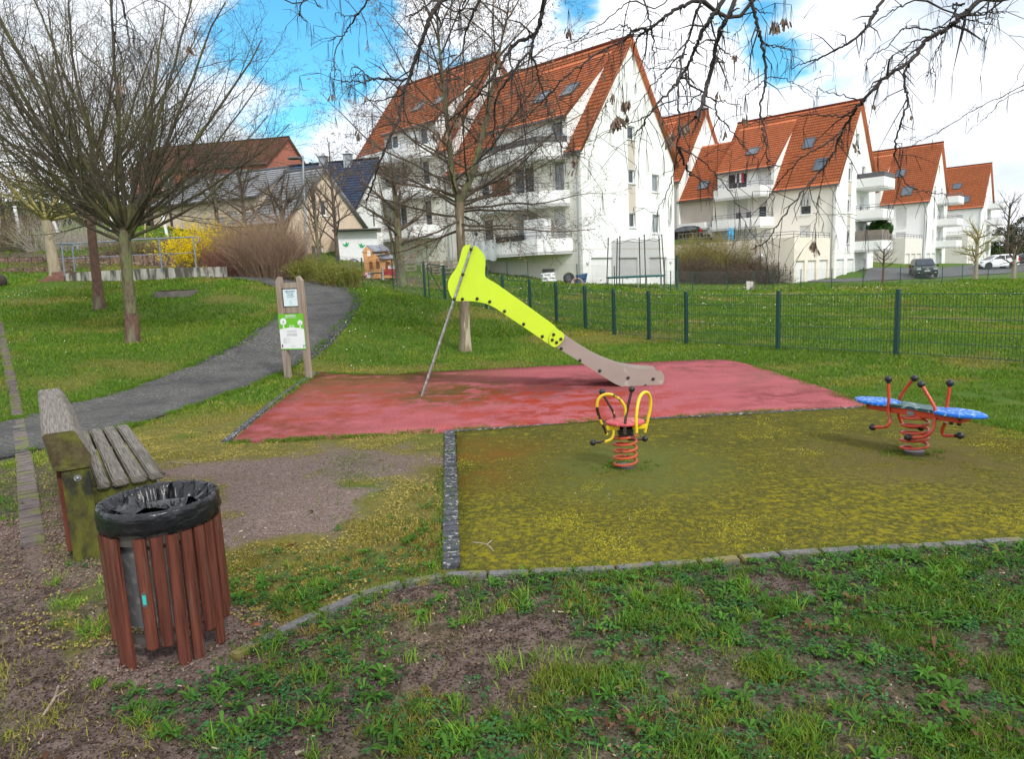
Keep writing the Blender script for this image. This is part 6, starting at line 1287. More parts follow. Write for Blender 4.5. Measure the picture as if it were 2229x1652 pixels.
for i, (px, py, Y, w, h, lb) in enumerate(((20, 550, 33.5, 3.5, 1.3, 'olive brown shrub at the left edge above the stone wall'), (300, 548, 32.5, 4.0, .8, 'low brown ground shrub behind the two tree trunks'), (380, 552, 32, 2.6, .8, 'low brown ground shrub just left of the forsythia'), (60, 505, 42, 4, 1.2, 'brown shrub higher on the left bank'), (-40, 520, 38, 3.5, 1.5, 'brown shrub on the bank at the picture edge'))):
    shrub(lb, px, py, Y, w, h, 260, 'twig_brown', 81+i, leaf=BRN, nleaf=2600, lsize=.06, spread=1.1)
OLV = ((.16, .14, .04), (.26, .23, .06)); 
for i, (px, py, Y, w, h, lb, cm) in enumerate(((1545, 560, 60.5, 5.2, 2.6, 'olive leaved bush high on the slope between the white blocks', 'twig_yellow'), (1595, 585, 57.5, 4.0, 2.9, 'olive leaved bush on the slope nearest the outside steps', 'twig_yellow'), (1497, 585, 57.5, 3.4, 2.6, 'olive bush on the slope touching the tallest block', 'twig_yellow'), (1505, 612, 53.5, 5.0, 1.9, 'brown leafless low bush at the foot of the slope, left', 'twig_brown'), (1560, 612, 53.5, 4.0, 1.5, 'brown leafless low bush at the foot of the slope, middle', 'twig_brown'), (1650, 606, 54.0, 4.4, 1.6, 'brown leafless bush in front of the outside steps', 'twig_brown'), (1620, 600, 56, 3.4, 1.8, 'brown leafless bush climbing beside the outside steps', 'twig_brown'))):
    shrub(lb, px, py, Y, w, h, 480, cm, 91+i, leaf=OLV if cm == 'twig_yellow' else ((.15, .09, .06), (.2, .13, .08)), nleaf=6000 if cm == 'twig_yellow' else 2600, lsize=.10, r0=.012, spread=1.75, dens=1.4, group='bushes on the slope between the blocks')
# dark evergreen mass beyond the far block
def evergreen(label, px, py, Y, w, h, seed, n=5200, cols=((.015, .03, .012), (.04, .06, .025))):
    r2_ = np.random.default_rng(seed); b = dp(px, py, Y); z0 = Tz(b[0], b[1]); root = empty('evergreen_tree', (b[0], b[1], z0), label, 'tree', group='dark trees beyond the last block'); mb = MB(); mb.tube([(b[0], b[1], z0-.2), (b[0], b[1], z0+h*.5), (b[0], b[1], z0+h*.9)], [.25, .15, .04], 7); mb.build('trunk', M['bark_red'], root, world=True)
    u_ = r2_.random(n); z = h*(.12+.88*u_); a = r2_.random(n)*6.28; rad = w*.5*np.sqrt(1-((z/h-.4)/.65)**2).clip(.05)*(.55+.45*r2_.random(n))*(1+.25*np.sin(3*a+seed)+.15*np.sin(z*3)); c = np.c_[b[0]+rad*np.cos(a), b[1]+rad*np.sin(a), z0+z]
    e1 = r2_.normal(0, 1, (n, 3)); e1 /= np.linalg.norm(e1, axis=1)[:, None]; e2 = np.cross(e1, r2_.normal(0, 1, (n, 3))); e2 /= np.linalg.norm(e2, axis=1)[:, None]; s = .28*r2_.uniform(.6, 1.3, (n, 1))
    V = np.stack([c-e1*s*.5, c+e2*s*.3, c+e1*s*.5, c-e2*s*.3], 1).reshape(-1, 3); t = r2_.random((n, 1)); np_obj('crown', V, np.arange(n*4).reshape(-1, 4), M['leaf_attr'], root, col=np.repeat(arr(cols[0])*(1-t)+arr(cols[1])*t, 4, 0), world=True)
DK = ('dark evergreen beyond the last block, right edge', 'dark evergreen behind the tall grey bare tree', 'broad dark evergreen low behind the white hatchback', 'dark evergreen beyond the right picture edge')
for i, (px, py, Y, w, h) in enumerate(((2235, 560, 130, 9, 8.5), (2190, 560, 140, 8, 7), (2165, 560, 150, 12, 6), (2300, 560, 130, 12, 11))): evergreen(DK[i], px, py, Y, w, h, 110+i)
p = Lp(b2, 7.6, -1.5, 3.5); o_b = (p[0], p[1])
r2_ = np.random.default_rng(5); n = 1500; root = empty('potted_laurel', p, 'dense green laurel growing over the lowest reed-screened balcony', 'plant'); mb = MB(); mb.bbox((-.9, -.3, -.1), (.9, .3, .35), .02); mb.build('planter', M['dark_plastic'], root)
c = r2_.normal(0, 1, (n, 3)); c /= np.linalg.norm(c, axis=1)[:, None]; c = c*arr((1.25, .6, .75))*(.6+.4*r2_.random((n, 1)))+arr((0, 0, 1.0)); e1 = r2_.normal(0, .09, (n, 3)); e2 = r2_.normal(0, .06, (n, 3)); V = np.stack([c-e1, c+e2, c+e1, c-e2], 1).reshape(-1, 3); t = r2_.random((n, 1)); np_obj('foliage', V, np.arange(n*4).reshape(-1, 4), M['leaf_attr'], root, col=np.repeat(arr((.03, .10, .02))*(1-t)+arr((.10, .2, .05))*t, 4, 0))

# ================================================================== OVERHANGING BRANCHES of the tree above the camera
z2 = lambda x, y: (625.7+.2961*x, .2961*y)
z3b = lambda x, y: (1194.5+.2324*x, .2324*y)
z4b = lambda x, y: (1649.5+.2617*x, .2617*y)
z1b = lambda x, y: (.296*x, .296*y)
OB = [ # (zoom map, points, thickness start px, end px, depth)
 (z2, [(1125, 0), (1060, 100), (1000, 260), (950, 400), (905, 540), (865, 640), (840, 740), (825, 850), (770, 980), (700, 1130), (650, 1280), (600, 1430), (583, 1470)], 11, 3.0, 4.0),
 (z2, [(880, 580), (780, 585), (700, 570), (620, 580), (560, 600), (480, 595), (340, 590)], 5.5, 2, 4.0),
 (z2, [(620, 580), (560, 530), (500, 490), (460, 520)], 3.5, 1.5, 4.0), (z2, [(850, 690), (770, 715), (660, 740), (600, 735), (540, 775)], 3.5, 1.5, 3.95),
 (z2, [(1205, 0), (1200, 150), (1190, 350), (1185, 600), (1185, 900), (1180, 1250)], 3.4, 1.4, 3.5),
 (z2, [(1410, 0), (1380, 70), (1330, 180), (1300, 270), (1290, 420), (1270, 500), (1250, 580)], 6.5, 2.5, 4.3),
 (z2, [(1260, 580), (1150, 590), (1050, 570)], 3, 1.5, 4.3), (z2, [(1310, 0), (1270, 90), (1250, 150), (1170, 135), (1110, 120)], 4, 1.6, 4.2),
 (z2, [(1060, 0), (990, 60), (920, 110), (890, 160)], 4, 2, 4.0), (z2, [(1240, 400), (1130, 430), (1040, 460)], 2.5, 1.2, 4.3),
 (z2, [(1890, 0), (1870, 100), (1830, 230), (1750, 280), (1650, 340), (1600, 420), (1530, 530), (1440, 650), (1340, 750), (1250, 830), (1180, 890)], 11, 3.0, 3.6),
 (z2, [(1830, 230), (1800, 320), (1780, 380), (1690, 480), (1640, 570), (1540, 700), (1525, 850), (1520, 1000), (1490, 1110)], 7, 2.5, 3.6),
 (z2, [(1780, 380), (1830, 500), (1870, 640), (1910, 760), (1950, 900), (1990, 1040), (2080, 1100), (2130, 1140)], 5, 2, 3.7),
 (z2, [(1630, 400), (1650, 520), (1690, 680), (1730, 800), (1750, 1050), (1755, 1300), (1770, 1560)], 4, 1.4, 3.5),
 (z2, [(590, 0), (520, 100), (450, 200), (400, 280), (350, 380), (340, 480), (400, 530)], 4.5, 1.6, 4.4), (z2, [(520, 100), (440, 115), (350, 92)], 2.6, 1.2, 4.4), (z2, [(405, 262), (350, 270), (340, 290), (300, 300)], 2.4, 1.2, 4.4),
 (z2, [(110, 0), (85, 90), (110, 130), (145, 165)], 3, 1.3, 4.4), (z2, [(200, 0), (225, 40), (250, 60)], 2.6, 1.4, 4.4), (z2, [(90, 80), (70, 145)], 2, 1, 4.4),
 (z3b, [(1350, 0), (1230, 60), (1100, 140), (1000, 230), (930, 275), (880, 310), (830, 350), (790, 470), (780, 560)], 9, 2.5, 3.8),
 (z3b, [(930, 275), (850, 265), (790, 290), (700, 370), (600, 420), (450, 500), (320, 600), (150, 720), (30, 860), (0, 890), (-120, 1010), (-250, 1140)], 6.5, 2.0, 3.8),
 (z3b, [(750, 10), (620, 120), (420, 260), (250, 390), (120, 450), (0, 475)], 3, 1.3, 4.2), (z3b, [(790, 290), (720, 240), (600, 260), (440, 330), (250, 390)], 3.2, 1.5, 3.9), (z3b, [(755, 0), (720, 150), (700, 260), (700, 420), (690, 620), (690, 900)], 2.6, 1.2, 3.4),
 (z3b, [(1620, 0), (1570, 100), (1500, 190), (1430, 310), (1370, 450), (1320, 570), (1260, 680), (1210, 740), (1150, 830), (1030, 950), (960, 1050), (870, 1180), (810, 1260)], 11, 2.6, 3.5),
 (z3b, [(1280, 680), (1320, 780), (1450, 870), (1550, 940), (1650, 950), (1800, 980)], 5.5, 1.5, 3.5), (z3b, [(1550, 940), (1580, 1080), (1660, 1160), (1750, 1270), (1850, 1400), (1960, 1480)], 4, 1.3, 3.5),
 (z3b, [(1740, 0), (1690, 130), (1610, 280), (1560, 430), (1530, 600), (1480, 780), (1450, 900), (1420, 1020), (1380, 1100)], 11, 8, 3.2),
 (z3b, [(1430, 0), (1390, 80), (1350, 220), (1300, 370), (1260, 500), (1240, 580), (1220, 760), (1215, 960), (1220, 1180), (1210, 1420), (1170, 1600), (1120, 1760), (1060, 1900), (990, 2050)], 6.5, 1.6, 3.3),
 (z3b, [(1890, 0), (1930, 130), (1970, 280), (2000, 420), (2040, 620), (2020, 820), (1985, 980), (1990, 1150), (2030, 1320), (2055, 1500), (2065, 1600)], 8.5, 2.2, 3.4),
 (z3b, [(2000, 405), (2100, 430), (2190, 440), (2280, 480)], 3, 1.2, 3.4), (z3b, [(2030, 730), (1960, 800), (1880, 870), (1760, 930)], 2.6, 1.2, 3.4), (z3b, [(890, 0), (930, 130), (965, 290), (980, 430), (995, 560), (985, 660)], 4, 1.6, 3.9),
 (z3b, [(1220, 1370), (1280, 1560), (1340, 1650)], 7, 4, 3.2), (z3b, [(1225, 1380), (1400, 1480), (1560, 1620), (1700, 1800), (1800, 1990), (1900, 2200), (2000, 2330)], 3.2, 1.1, 3.3), (z3b, [(1290, 490), (1150, 600), (1050, 720), (960, 820), (870, 930), (770, 1130)], 3.8, 1.3, 3.4),
 (z3b, [(560, 930), (500, 1060), (440, 1300), (380, 1490)], 2.4, 1.1, 3.6), (z3b, [(1200, 930), (1000, 1000), (900, 1090), (750, 1150), (640, 1200), (500, 1270), (330, 1340)], 3.2, 1.2, 3.5), (z3b, [(1440, 860), (1300, 960), (1240, 1020)], 3, 2, 3.2),
 (z3b, [(1010, 600), (1150, 560), (1260, 500)], 2, 1, 3.6), (z3b, [(1000, 440), (1120, 465), (1250, 460)], 2.4, 1, 3.7), (z3b, [(560, 260), (830, 300), (1010, 300)], 1.5, 1, 3.8), (z3b, [(1500, 190), (1560, 215), (1600, 215)], 2.5, 1.2, 3.5), (z3b, [(1590, 420), (1640, 480), (1760, 545)], 4, 1.6, 3.2),
 (z3b, [(1330, 555), (1440, 600), (1530, 650)], 2.5, 1.3, 3.4), (z3b, [(1310, 370), (1440, 450), (1560, 490)], 2.6, 1.2, 3.4), (z3b, [(1900, 60), (2010, 110), (2100, 120)], 3, 1.4, 3.4), (z3b, [(1880, 130), (1800, 260), (1740, 320), (1690, 430)], 2, 1, 3.4),
 (z4b, [(1830, 0), (1750, 80), (1650, 170), (1560, 240), (1430, 310), (1350, 400), (1260, 510), (1120, 600), (1000, 700), (880, 830), (800, 930), (720, 1050), (640, 1250), (560, 1370), (470, 1480), (330, 1640), (190, 1840), (60, 2010), (-60, 2070)], 12, 2.2, 3.3),
 (z4b, [(1260, 520), (1225, 610), (1235, 760), (1250, 850), (1200, 980), (1160, 1110), (1140, 1220), (1150, 1340), (1210, 1480), (1270, 1560), (1400, 1590), (1560, 1610)], 6, 1.8, 3.3),
 (z4b, [(1560, 215), (1420, 240), (1260, 225), (1180, 270), (1080, 380), (940, 475), (910, 530)], 4, 1.4, 3.4), (z4b, [(1440, 300), (1330, 330), (1200, 420), (1100, 480), (1040, 600), (1000, 690)], 3.8, 1.4, 3.3),
 (z4b, [(760, 955), (590, 960), (440, 950), (250, 965), (0, 1010), (-120, 1060)], 3.6, 1.4, 3.3), (z4b, [(720, 1060), (600, 1170), (400, 1290), (230, 1440), (140, 1560), (60, 1680), (-60, 1800)], 4.2, 1.4, 3.3),
 (z4b, [(1030, 0), (970, 120), (890, 240), (800, 330), (640, 410), (500, 490), (400, 520), (280, 560)], 8, 1.8, 3.7), (z4b, [(1300, 0), (1180, 50), (1060, 120), (900, 230)], 3.6, 2, 3.7),
 (z4b, [(2300, 640), (2080, 780), (1830, 890), (1600, 1040), (1400, 1150), (1220, 1240)], 2.6, 1.2, 4.4), (z4b, [(2300, 700), (2050, 820), (1900, 970), (1740, 1095)], 2.2, 1.1, 4.6), (z4b, [(2300, 400), (2200, 560), (2080, 780)], 2.2, 1.1, 4.6),
 (z4b, [(1690, 140), (1830, 100), (1990, 100), (2050, 95)], 4, 1.4, 3.2), (z4b, [(1690, 140), (1800, 170), (1880, 200), (1900, 270)], 4, 1.4, 3.2), (z4b, [(1880, 200), (1960, 190)], 2, 1, 3.2), (z4b, [(1570, 240), (1530, 340), (1480, 440), (1450, 560), (1400, 630)], 3.2, 1.2, 3.3), (z4b, [(1450, 560), (1480, 640)], 2, 1, 3.3), (z4b, [(1720, 20), (1640, 40), (1640, 120), (1680, 150)], 5, 4, 3.2), (z4b, [(1640, 40), (1530, 60), (1500, 150)], 2.4, 1.1, 3.2), (z4b, [(1900, 0), (1850, 80), (1760, 130)], 3, 2, 3.2),
 (z4b, [(1970, 0), (1990, 100), (2005, 175)], 2.4, 1.2, 3.2), (z4b, [(850, 835), (680, 785), (560, 760), (480, 740)], 3, 1.2, 3.3), (z4b, [(20, 360), (180, 380), (290, 415)], 3, 1.2, 3.4), (z4b, [(185, 380), (280, 320)], 2, 1, 3.4), (z4b, [(190, 390), (230, 490)], 2, 1, 3.4), (z4b, [(80, 640), (240, 650), (370, 740), (460, 810)], 2.4, 1, 3.5), (z4b, [(560, 1370), (530, 1520), (500, 1690), (490, 1790), (475, 2000)], 2.6, 1.1, 3.3), (z4b, [(770, 1000), (770, 1080), (830, 1150)], 2, 1, 3.3),
 (z1b, [(830, -10), (825, 150), (840, 250), (880, 380), (905, 460), (920, 650)], 3.2, 1.8, 3.6), (z1b, [(900, -10), (930, 150), (955, 330), (955, 420)], 4.6, 2, 3.5), (z1b, [(955, 335), (900, 380), (820, 420)], 2.6, 1.2, 3.5), (z1b, [(935, 185), (840, 190), (750, 120)], 1.8, 1, 3.5), (z1b, [(925, 690), (830, 740), (750, 780)], 1.6, 1, 3.6), (z1b, [(1195, 10), (1290, 110), (1400, 210), (1470, 270)], 2.4, 1.2, 3.8)]
rb = random.Random(77)
hub = arr((1.2, -1.0, 6.2)); tb_base = (2.6, -3.0, 0.)
mtree = empty('maple_tree', tb_base, 'dark bare maple branches with dangling seed bunches hanging over the playground from above', 'tree')
mb = MB(); mb.tube(crs([(2.6, -3.0, -.2), (2.5, -2.9, 1.5), (2.2, -2.4, 3.2), (1.8, -1.8, 4.8), tuple(hub)], 6), np.linspace(.24, .11, 25), 12); mb.build('trunk', M['twig_dark'], mtree, smooth=True, world=True)
tips = []; nodes = []
for (zm, L_, w0, w1, Yd) in OB:
    k = len(L_); ph = rb.random()*6; P = []
    Yo = Yd*1.0
    for i, q in enumerate(L_): x, y = zm(*q); P.append(dp(x, y, Yo+.22*math.sin(ph+i*.7)*(i/k)+0.*i))
    rad = np.linspace(w0, w1, k)*Yo/F/2*.86
    is_main = abs(L_[0][1]) <= 12
    if is_main:   # carry the branch on above the picture to the limbs overhead
        a = P[0]; d0 = (P[0]-P[1]); d0 /= np.linalg.norm(d0); m1 = a+d0*.5; m2 = (a+hub)/2+arr((0, 0, .6)); P = [hub+arr((rb.gauss(0, .1), rb.gauss(0, .1), rb.gauss(0, .1))), m2, m1]+P; rad = np.r_[[max(rad[0]*2.0, .02), rad[0]*1.6, rad[0]*1.15], rad]
    C = crs(P, 6); rc = np.interp(np.linspace(0, 1, len(C)), np.linspace(0, 1, len(rad)), rad); C = [c+arr((rb.gauss(0, 1), rb.gauss(0, 1), rb.gauss(0, 1)))*.0035 for c in C]
    # knobbly nodes
    rc = rc*(1+.30*(np.arange(len(rc)) % 5 == 2)); tbm = TB(); tbm.tube(C, rc, 7)
    st_ = 18 if is_main else 0
    for i in range(st_+2, len(C)-1):
        if rb.random() < .34:    # short spur twig
            d = C[i+1]-C[i]; d /= np.linalg.norm(d); dd = rot_about(d, perp(d, rb), R(rb.uniform(35, 75))); l = rb.choice((.03, .05, .09, .16, .22)); e1_ = C[i]+dd*l*.5+arr((rb.gauss(0, .008), rb.gauss(0, .008), 0)); e2_ = C[i]+dd*l+arr((rb.gauss(0, .012), rb.gauss(0, .012), -.2*l)); tbm.tube([C[i], e1_, e2_], [rc[i]*.55, rc[i]*.4+.0004, .0011], 4)
            if l > .08: nodes.append((e2_, Yd))
            if l > .15:
                d3 = rot_about(dd, perp(dd, rb), R(50)); tbm.tube([e1_, e1_+d3*.05, e1_+d3*.09+arr((0, 0, -.01))], [.0016, .0013, .001], 3)
        elif rb.random() < .10: nodes.append((C[i], Yd))
    nodes.append((C[-1], Yd)); tbm.build('branch', M['twig_dark'], mtree)
# thin seed stalks (hanging strings) and dry winged seed bunches
tbs = TB(); Vs = []; Fs = []
def stalks(p, n, L_):
    for i in range(n):
        q = p.copy(); a = rb.random()*6.28; o_ = arr((math.cos(a), math.sin(a), 0))*rb.uniform(.2, 1)*.014; P = [q, q+o_*.6+arr((0, 0, -L_*.35)), q+o_*1.0+arr((0, 0, -L_*.7)), q+o_*1.3+arr((rb.gauss(0, .004), 0, -L_*rb.uniform(.85, 1.1)))]
        tbs.tube(P, [.0009, .0008, .0007, .0007], 3)
def bunch(p, n, s=1.):
    Vs = []; Fs = []
    for i in range(n):
        a = rb.random()*6.28; t = rb.uniform(.05, .6); d = arr((math.cos(a)*math.sin(t), math.sin(a)*math.sin(t), -math.cos(t))); w_ = np.cross(d, arr((rb.gauss(0, 1), rb.gauss(0, 1), .3))); w_ /= np.linalg.norm(w_); L_ = rb.uniform(.028, .042)*s; q = p+arr((rb.gauss(0, .007), rb.gauss(0, .007), rb.gauss(0, .008)))*s; k = len(Vs)
        Vs.extend([q, q+d*L_*.45+w_*.0055*s, q+d*L_+w_*.003*s, q+d*L_*.9-w_*.005*s, q+d*L_*.3-w_*.003*s]); Fs += [(k, k+1, k+2), (k, k+2, k+3), (k, k+3, k+4)]
    np_obj('seed_bunch', np.array(Vs), np.array(Fs), M['seed'], mtree, world=True)
for (p, Yd) in nodes:
    if rb.random() < .62: stalks(p, rb.randint(3, 6), rb.uniform(.05, .13))
for (zm, q, n, s) in ((z3b, (190, 290), 9, 1), (z3b, (640, 1110), 30, 1.5), (z3b, (735, 960), 22, 1.2), (z3b, (730, 1075), 12, 1), (z3b, (690, 960), 14, 1.1), (z3b, (595, 880), 9, 1), (z3b, (2120, 230), 12, 1.1), (z3b, (2200, 190), 8, 1), (z3b, (1840, 1100), 12, 1), (z3b, (1645, 1235), 8, 1), (z3b, (1120, 1290), 20, 1.4), (z3b, (1055, 1120), 6, 1), (z3b, (1265, 1180), 18, 1.4), (z3b, (1320, 1160), 8, 1), (z3b, (515, 690), 8, .9), (z3b, (1750, 505), 6, 1), (z3b, (1580, 870), 6, 1), (z3b, (235, 1490), 8, .9),
                      (z4b, (228, 160), 12, 1.1), (z4b, (140, 205), 12, 1.1), (z4b, (812, 1215), 8, 1), (z4b, (960, 880), 5, .8), (z4b, (1278, 955), 5, .8), (z4b, (470, 2020), 20, 1.2), (z4b, (-20, 2050), 6, 1),
                      (z2, (2070, 220), 10, 1), (z2, (525, 985), 10, 1.1), (z2, (635, 1010), 8, 1), (z2, (1095, 970), 12, 1.4), (z2, (1110, 1030), 12, 1.2), (z2, (1240, 880), 14, 1.2), (z2, (1175, 980), 14, 1.2), (z2, (325, 690), 8, 1), (z2, (570, 700), 5, .9), (z2, (2105, 1160), 6, 1), (z1b, (1385, 335), 10, 1.1), (z1b, (880, 625), 8, 1.), (z2, (1040, 520), 6, 1), (z2, (2110, 1240), 5, 1)):
    x, y = zm(*q); p = dp(x, y, 3.55); bunch(p, n, s); stalks(p+arr((0, 0, .1)), 3, .1)
tbs.build('seed_stalks', M['twig_dark'], mtree)
# ================================================================== RAMP, WALLS AND THE LEFT BANK
def wallbox(mb, a, b, z0, z1, th, sub=1):
    a = arr(a); b = arr(b); d = (b-a)/np.linalg.norm(b-a); n = arr((-d[1], d[0])); L_ = np.linalg.norm(b-a)
    fr = lambda x, y, z: (a[0]+d[0]*x+n[0]*y, a[1]+d[1]*x+n[1]*y, z); mb.bbox((0, 0, z0), (L_, th, z1), .012, fr)
rA = dp(143, 611, 26.2); rB = dp(492, 603, 26.0); zA = dp(143, 594, 26.2)[2]; 
ramp = empty('concrete_ramp', (rA[0], rA[1], Tz(rA[0], rA[1])), 'low stained concrete ramp wall at the top of the left lawn', 'wall')
k = 5
for i in range(k):
    t0, t1 = i/k, (i+1)/k; a = rA+(rB-rA)*(t0+.001); b = rA+(rB-rA)*(t1-.001); zt = [dp(143, 595, 26.2)[2], dp(215, 590, 26.1)[2], dp(290, 586, 26.1)[2], dp(360, 583, 26)[2], dp(440, 581, 26)[2], dp(470, 581, 26)[2]]
    mb = MB(); d = (b-a)[:2]; d /= np.linalg.norm(d); n_ = (-d[1], d[0]); L_ = np.linalg.norm((b-a)[:2]); V = []
    for (x, z) in ((0, -.4+Tz(a[0], a[1])), (L_, -.4+Tz(b[0], b[1])), (L_, zt[i+1]), (0, zt[i])):
        for y in (0, .18): V.append((a[0]+d[0]*x+n_[0]*y, a[1]+d[1]*x+n_[1]*y, z))
    mb.add(V, [(0, 2, 4, 6), (1, 7, 5, 3), (0, 1, 3, 2), (2, 3, 5, 4), (4, 5, 7, 6), (6, 7, 1, 0)]); mb.build('wall_slab', M['concrete'], ramp, world=True)
hr0 = empty('handrail', tuple(dp(146, 594, 26.1)), 'blue-grey tubular handrail on the concrete ramp wall', 'handrail')
def hp_(x, y, Y=26.15): return dp(x, y, Y)
mb = MB(); mb.tube(crs([hp_(170, 543, 27.3), hp_(167, 536, 27.4), hp_(155, 532, 27.4), hp_(124, 531, 26.3), hp_(200, 528), hp_(290, 522), hp_(370, 518), hp_(420, 516), hp_(431, 518), hp_(434, 525), hp_(428, 528)], 6), .026, 8); mb.build('top_rail', M['railblue'], hr0, smooth=True, world=True)
mb = MB(); mb.tube([hp_(128, 563), hp_(200, 560), hp_(290, 556), hp_(420, 550)], .017, 6); mb.build('middle_rail', M['railblue'], hr0, smooth=True, world=True)
for (x, yt, yb) in ((134, 533, 601), (346, 520, 590), (421, 518, 588)): mb = MB(); mb.tube([hp_(x, yt), hp_(x+7, yb, 26.05)], .03, 8); mb.build('post', M['railblue'], hr0, world=True)
mb = MB(); mb.tube([hp_(157, 535, 27.3), hp_(163, 592, 27.3)], .028, 8); mb.build('post', M['railblue'], hr0, world=True)
stp = empty('brick_steps', tuple(dp(110, 612, 26.4)), 'short flight of red-brown brick steps left of the concrete ramp wall', 'steps')
for i, (x0, yt, yb) in enumerate(((84, 607, 613), (98, 600, 607), (112, 592, 600))):
    a = dp(x0, yb, 26.2+.3*i); b = dp(141, yb, 26.2+.3*i); zt = dp(120, yt, 26.2+.3*i)[2]; mb = MB(); wallbox(mb, a[:2], b[:2], zt-.45, zt, .8-.0*i); mb.build('step', M['step_brick'], stp, world=True)
# two-tier wall of stone blocks
def stone_mat():
    m, nt, b = _nt('stone_blocks'); L = nt.links; tcn = N(nt, 'ShaderNodeTexCoord')
    br = N(nt, 'ShaderNodeTexBrick'); br.inputs['Scale'].default_value = 1; br.inputs['Brick Width'].default_value = .55; br.inputs['Row Height'].default_value = .5; br.inputs['Mortar Size'].default_value = .02
    br.inputs['Color1'].default_value = c4((.24, .15, .10)); br.inputs['Color2'].default_value = c4((.15, .10, .075)); br.inputs['Mortar'].default_value = c4((.03, .025, .02)); L.new(tcn.outputs['UV'], br.inputs['Vector'])
    n = N(nt, 'ShaderNodeTexNoise'); n.inputs['Scale'].default_value = 5; n.inputs['Detail'].default_value = 8; n.inputs['Roughness'].default_value = .75; L.new(tcn.outputs['UV'], n.inputs['Vector'])
    mr = N(nt, 'ShaderNodeMapRange'); mr.inputs[1].default_value = .5; mr.inputs[2].default_value = .6; L.new(n.outputs[0], mr.inputs[0]); q = N(nt, 'ShaderNodeMix', data_type='RGBA'); L.new(mr.outputs[0], q.inputs[0]); L.new(br.outputs[0], q.inputs[6]); q.inputs[7].default_value = c4((.05, .04, .035))
    n2 = N(nt, 'ShaderNodeTexNoise'); n2.inputs['Scale'].default_value = 9; n2.inputs['Detail'].default_value = 8; L.new(tcn.outputs['Object'], n2.inputs['Vector']); mr2 = N(nt, 'ShaderNodeMapRange'); mr2.inputs[1].default_value = .56; mr2.inputs[2].default_value = .64; L.new(n2.outputs[0], mr2.inputs[0]); q2 = N(nt, 'ShaderNodeMix', data_type='RGBA'); L.new(mr2.outputs[0], q2.inputs[0]); L.new(q.outputs[2], q2.inputs[6]); q2.inputs[7].default_value = c4((.34, .25, .16)); L.new(q2.outputs[2], b.inputs['Base Color']); b.inputs['Roughness'].default_value = .95
    return m
M['stone'] = stone_mat()
def stone_wall(label, P, hz):
    root = empty('stone_wall', tuple(P[0]), label, 'wall')
    for i in range(len(P)-1):
        a, b = arr(P[i]), arr(P[i+1]); L_ = np.linalg.norm((b-a)[:2]); d = (b-a)[:2]/L_; n_ = arr((-d[1], d[0])); mb = MB(); V = []; UV = []
        for y in (0, .4):
            for (x, z, zz) in ((0, -.6, a[2]), (L_, -.6, b[2]), (L_, hz, b[2]), (0, hz, a[2])): V.append((a[0]+d[0]*x+n_[0]*y, a[1]+d[1]*x+n_[1]*y, zz+z)); UV.append((x+i*3.3, z+y))
        mb.add(V, [(0, 1, 2, 3), (7, 6, 5, 4), (3, 2, 6, 7), (0, 3, 7, 4), (1, 5, 6, 2)], UV); mb.build('wall_section', M['stone'], root, world=True)
    return root
stone_wall('weathered stone block retaining wall across the left bank, upper tier', [dp(-120, 588, 31), dp(150, 583, 30.6), dp(300, 578, 30.4), dp(420, 572, 30), dp(470, 572, 29.4)], .50)
stone_wall('lower tier of dark stained stone blocks at the left edge', [dp(-120, 606, 29.3), dp(60, 602, 29.0), dp(150, 598, 28.8)], .36)
stone_wall('short mossy stone block wall end behind the handrail end', [dp(395, 588, 28.2), dp(470, 586, 27.6)], .62)
# left bank clutter: white posts, dark pergola posts, logs, pampas
rbk = random.Random(4)
for i, (x, yt, yb) in enumerate(((5, 480, 528), (48, 483, 540), (132, 505, 548), (248, 500, 550), (368, 505, 548))):
    p = dp(x, yb, 41); p[2] = Tz(p[0], p[1]); h = (yb-yt)*41/F; o = empty('white_post', tuple(p), ('white post at the left picture edge', 'tall white post, second from the left edge', 'slanted white post right of the pale trunk', 'white post behind the pampas grass', 'white post right of the front tree trunk')[i], 'post', group='white posts on the left bank'); mb = MB(); lean = (0, .05, .25, -.15, .1)[i]; mb.bbox((-.07, -.05, -.2), (.07, .05, h), .01, lambda x, y, z: (x-lean*z, y, z)); mb.build('shaft', M['white_paint'], o); mb = MB(); mb.bbox((-.085, -.065, h), (.085, .065, h+.04), .008, lambda x, y, z: (x-lean*h, y, z)); mb.build('cap', M['pvc'], o)
pg = dp(275, 540, 44); pg[2] = Tz(pg[0], pg[1]); o = empty('timber_pergola', tuple(pg), 'dark timber pergola frame on the bank behind the left trees', 'pergola')
for i in range(6): mb = MB(); mb.tube([(-2.6+i*1.1, .3*(i % 2), -.3), (-2.6+i*1.1, .3*(i % 2), 1.9)], .08, 6); mb.build('post', M['twig_dark'], o)
for z, yy in ((1.9, 0), (1.8, .4)): mb = MB(); mb.tube([(-3.1, yy, z), (3.4, yy, z+.1)], .09, 6); mb.build('beam', M['twig_dark'], o)
for i, (x, y) in enumerate(((275, 553), (288, 556), (318, 553))):
    p = dp(x, y, 39); p[2] = Tz(p[0], p[1]); o = empty('pampas_grass', tuple(p), ('left pampas grass plume on the bank', 'middle pampas grass plume on the bank', 'right pampas grass plume on the bank')[i], 'grass clump', group='pampas plumes on the bank'); 
    for k in range(3): mb = MB(); dx = rbk.uniform(-.25, .25); mb.tube([(dx*.3, 0, 0), (dx, 0, .9)], .012, 4); mb.tube(crs([(dx, 0, .8), (dx, 0, 1.0), (dx*1.1, 0, 1.25), (dx*1.2, 0, 1.45)], 3), [.02, .06, .08, .09, .09, .09, .07, .05, .04, .02], 6); mb.build('plume', M['pampas'], o, smooth=True)
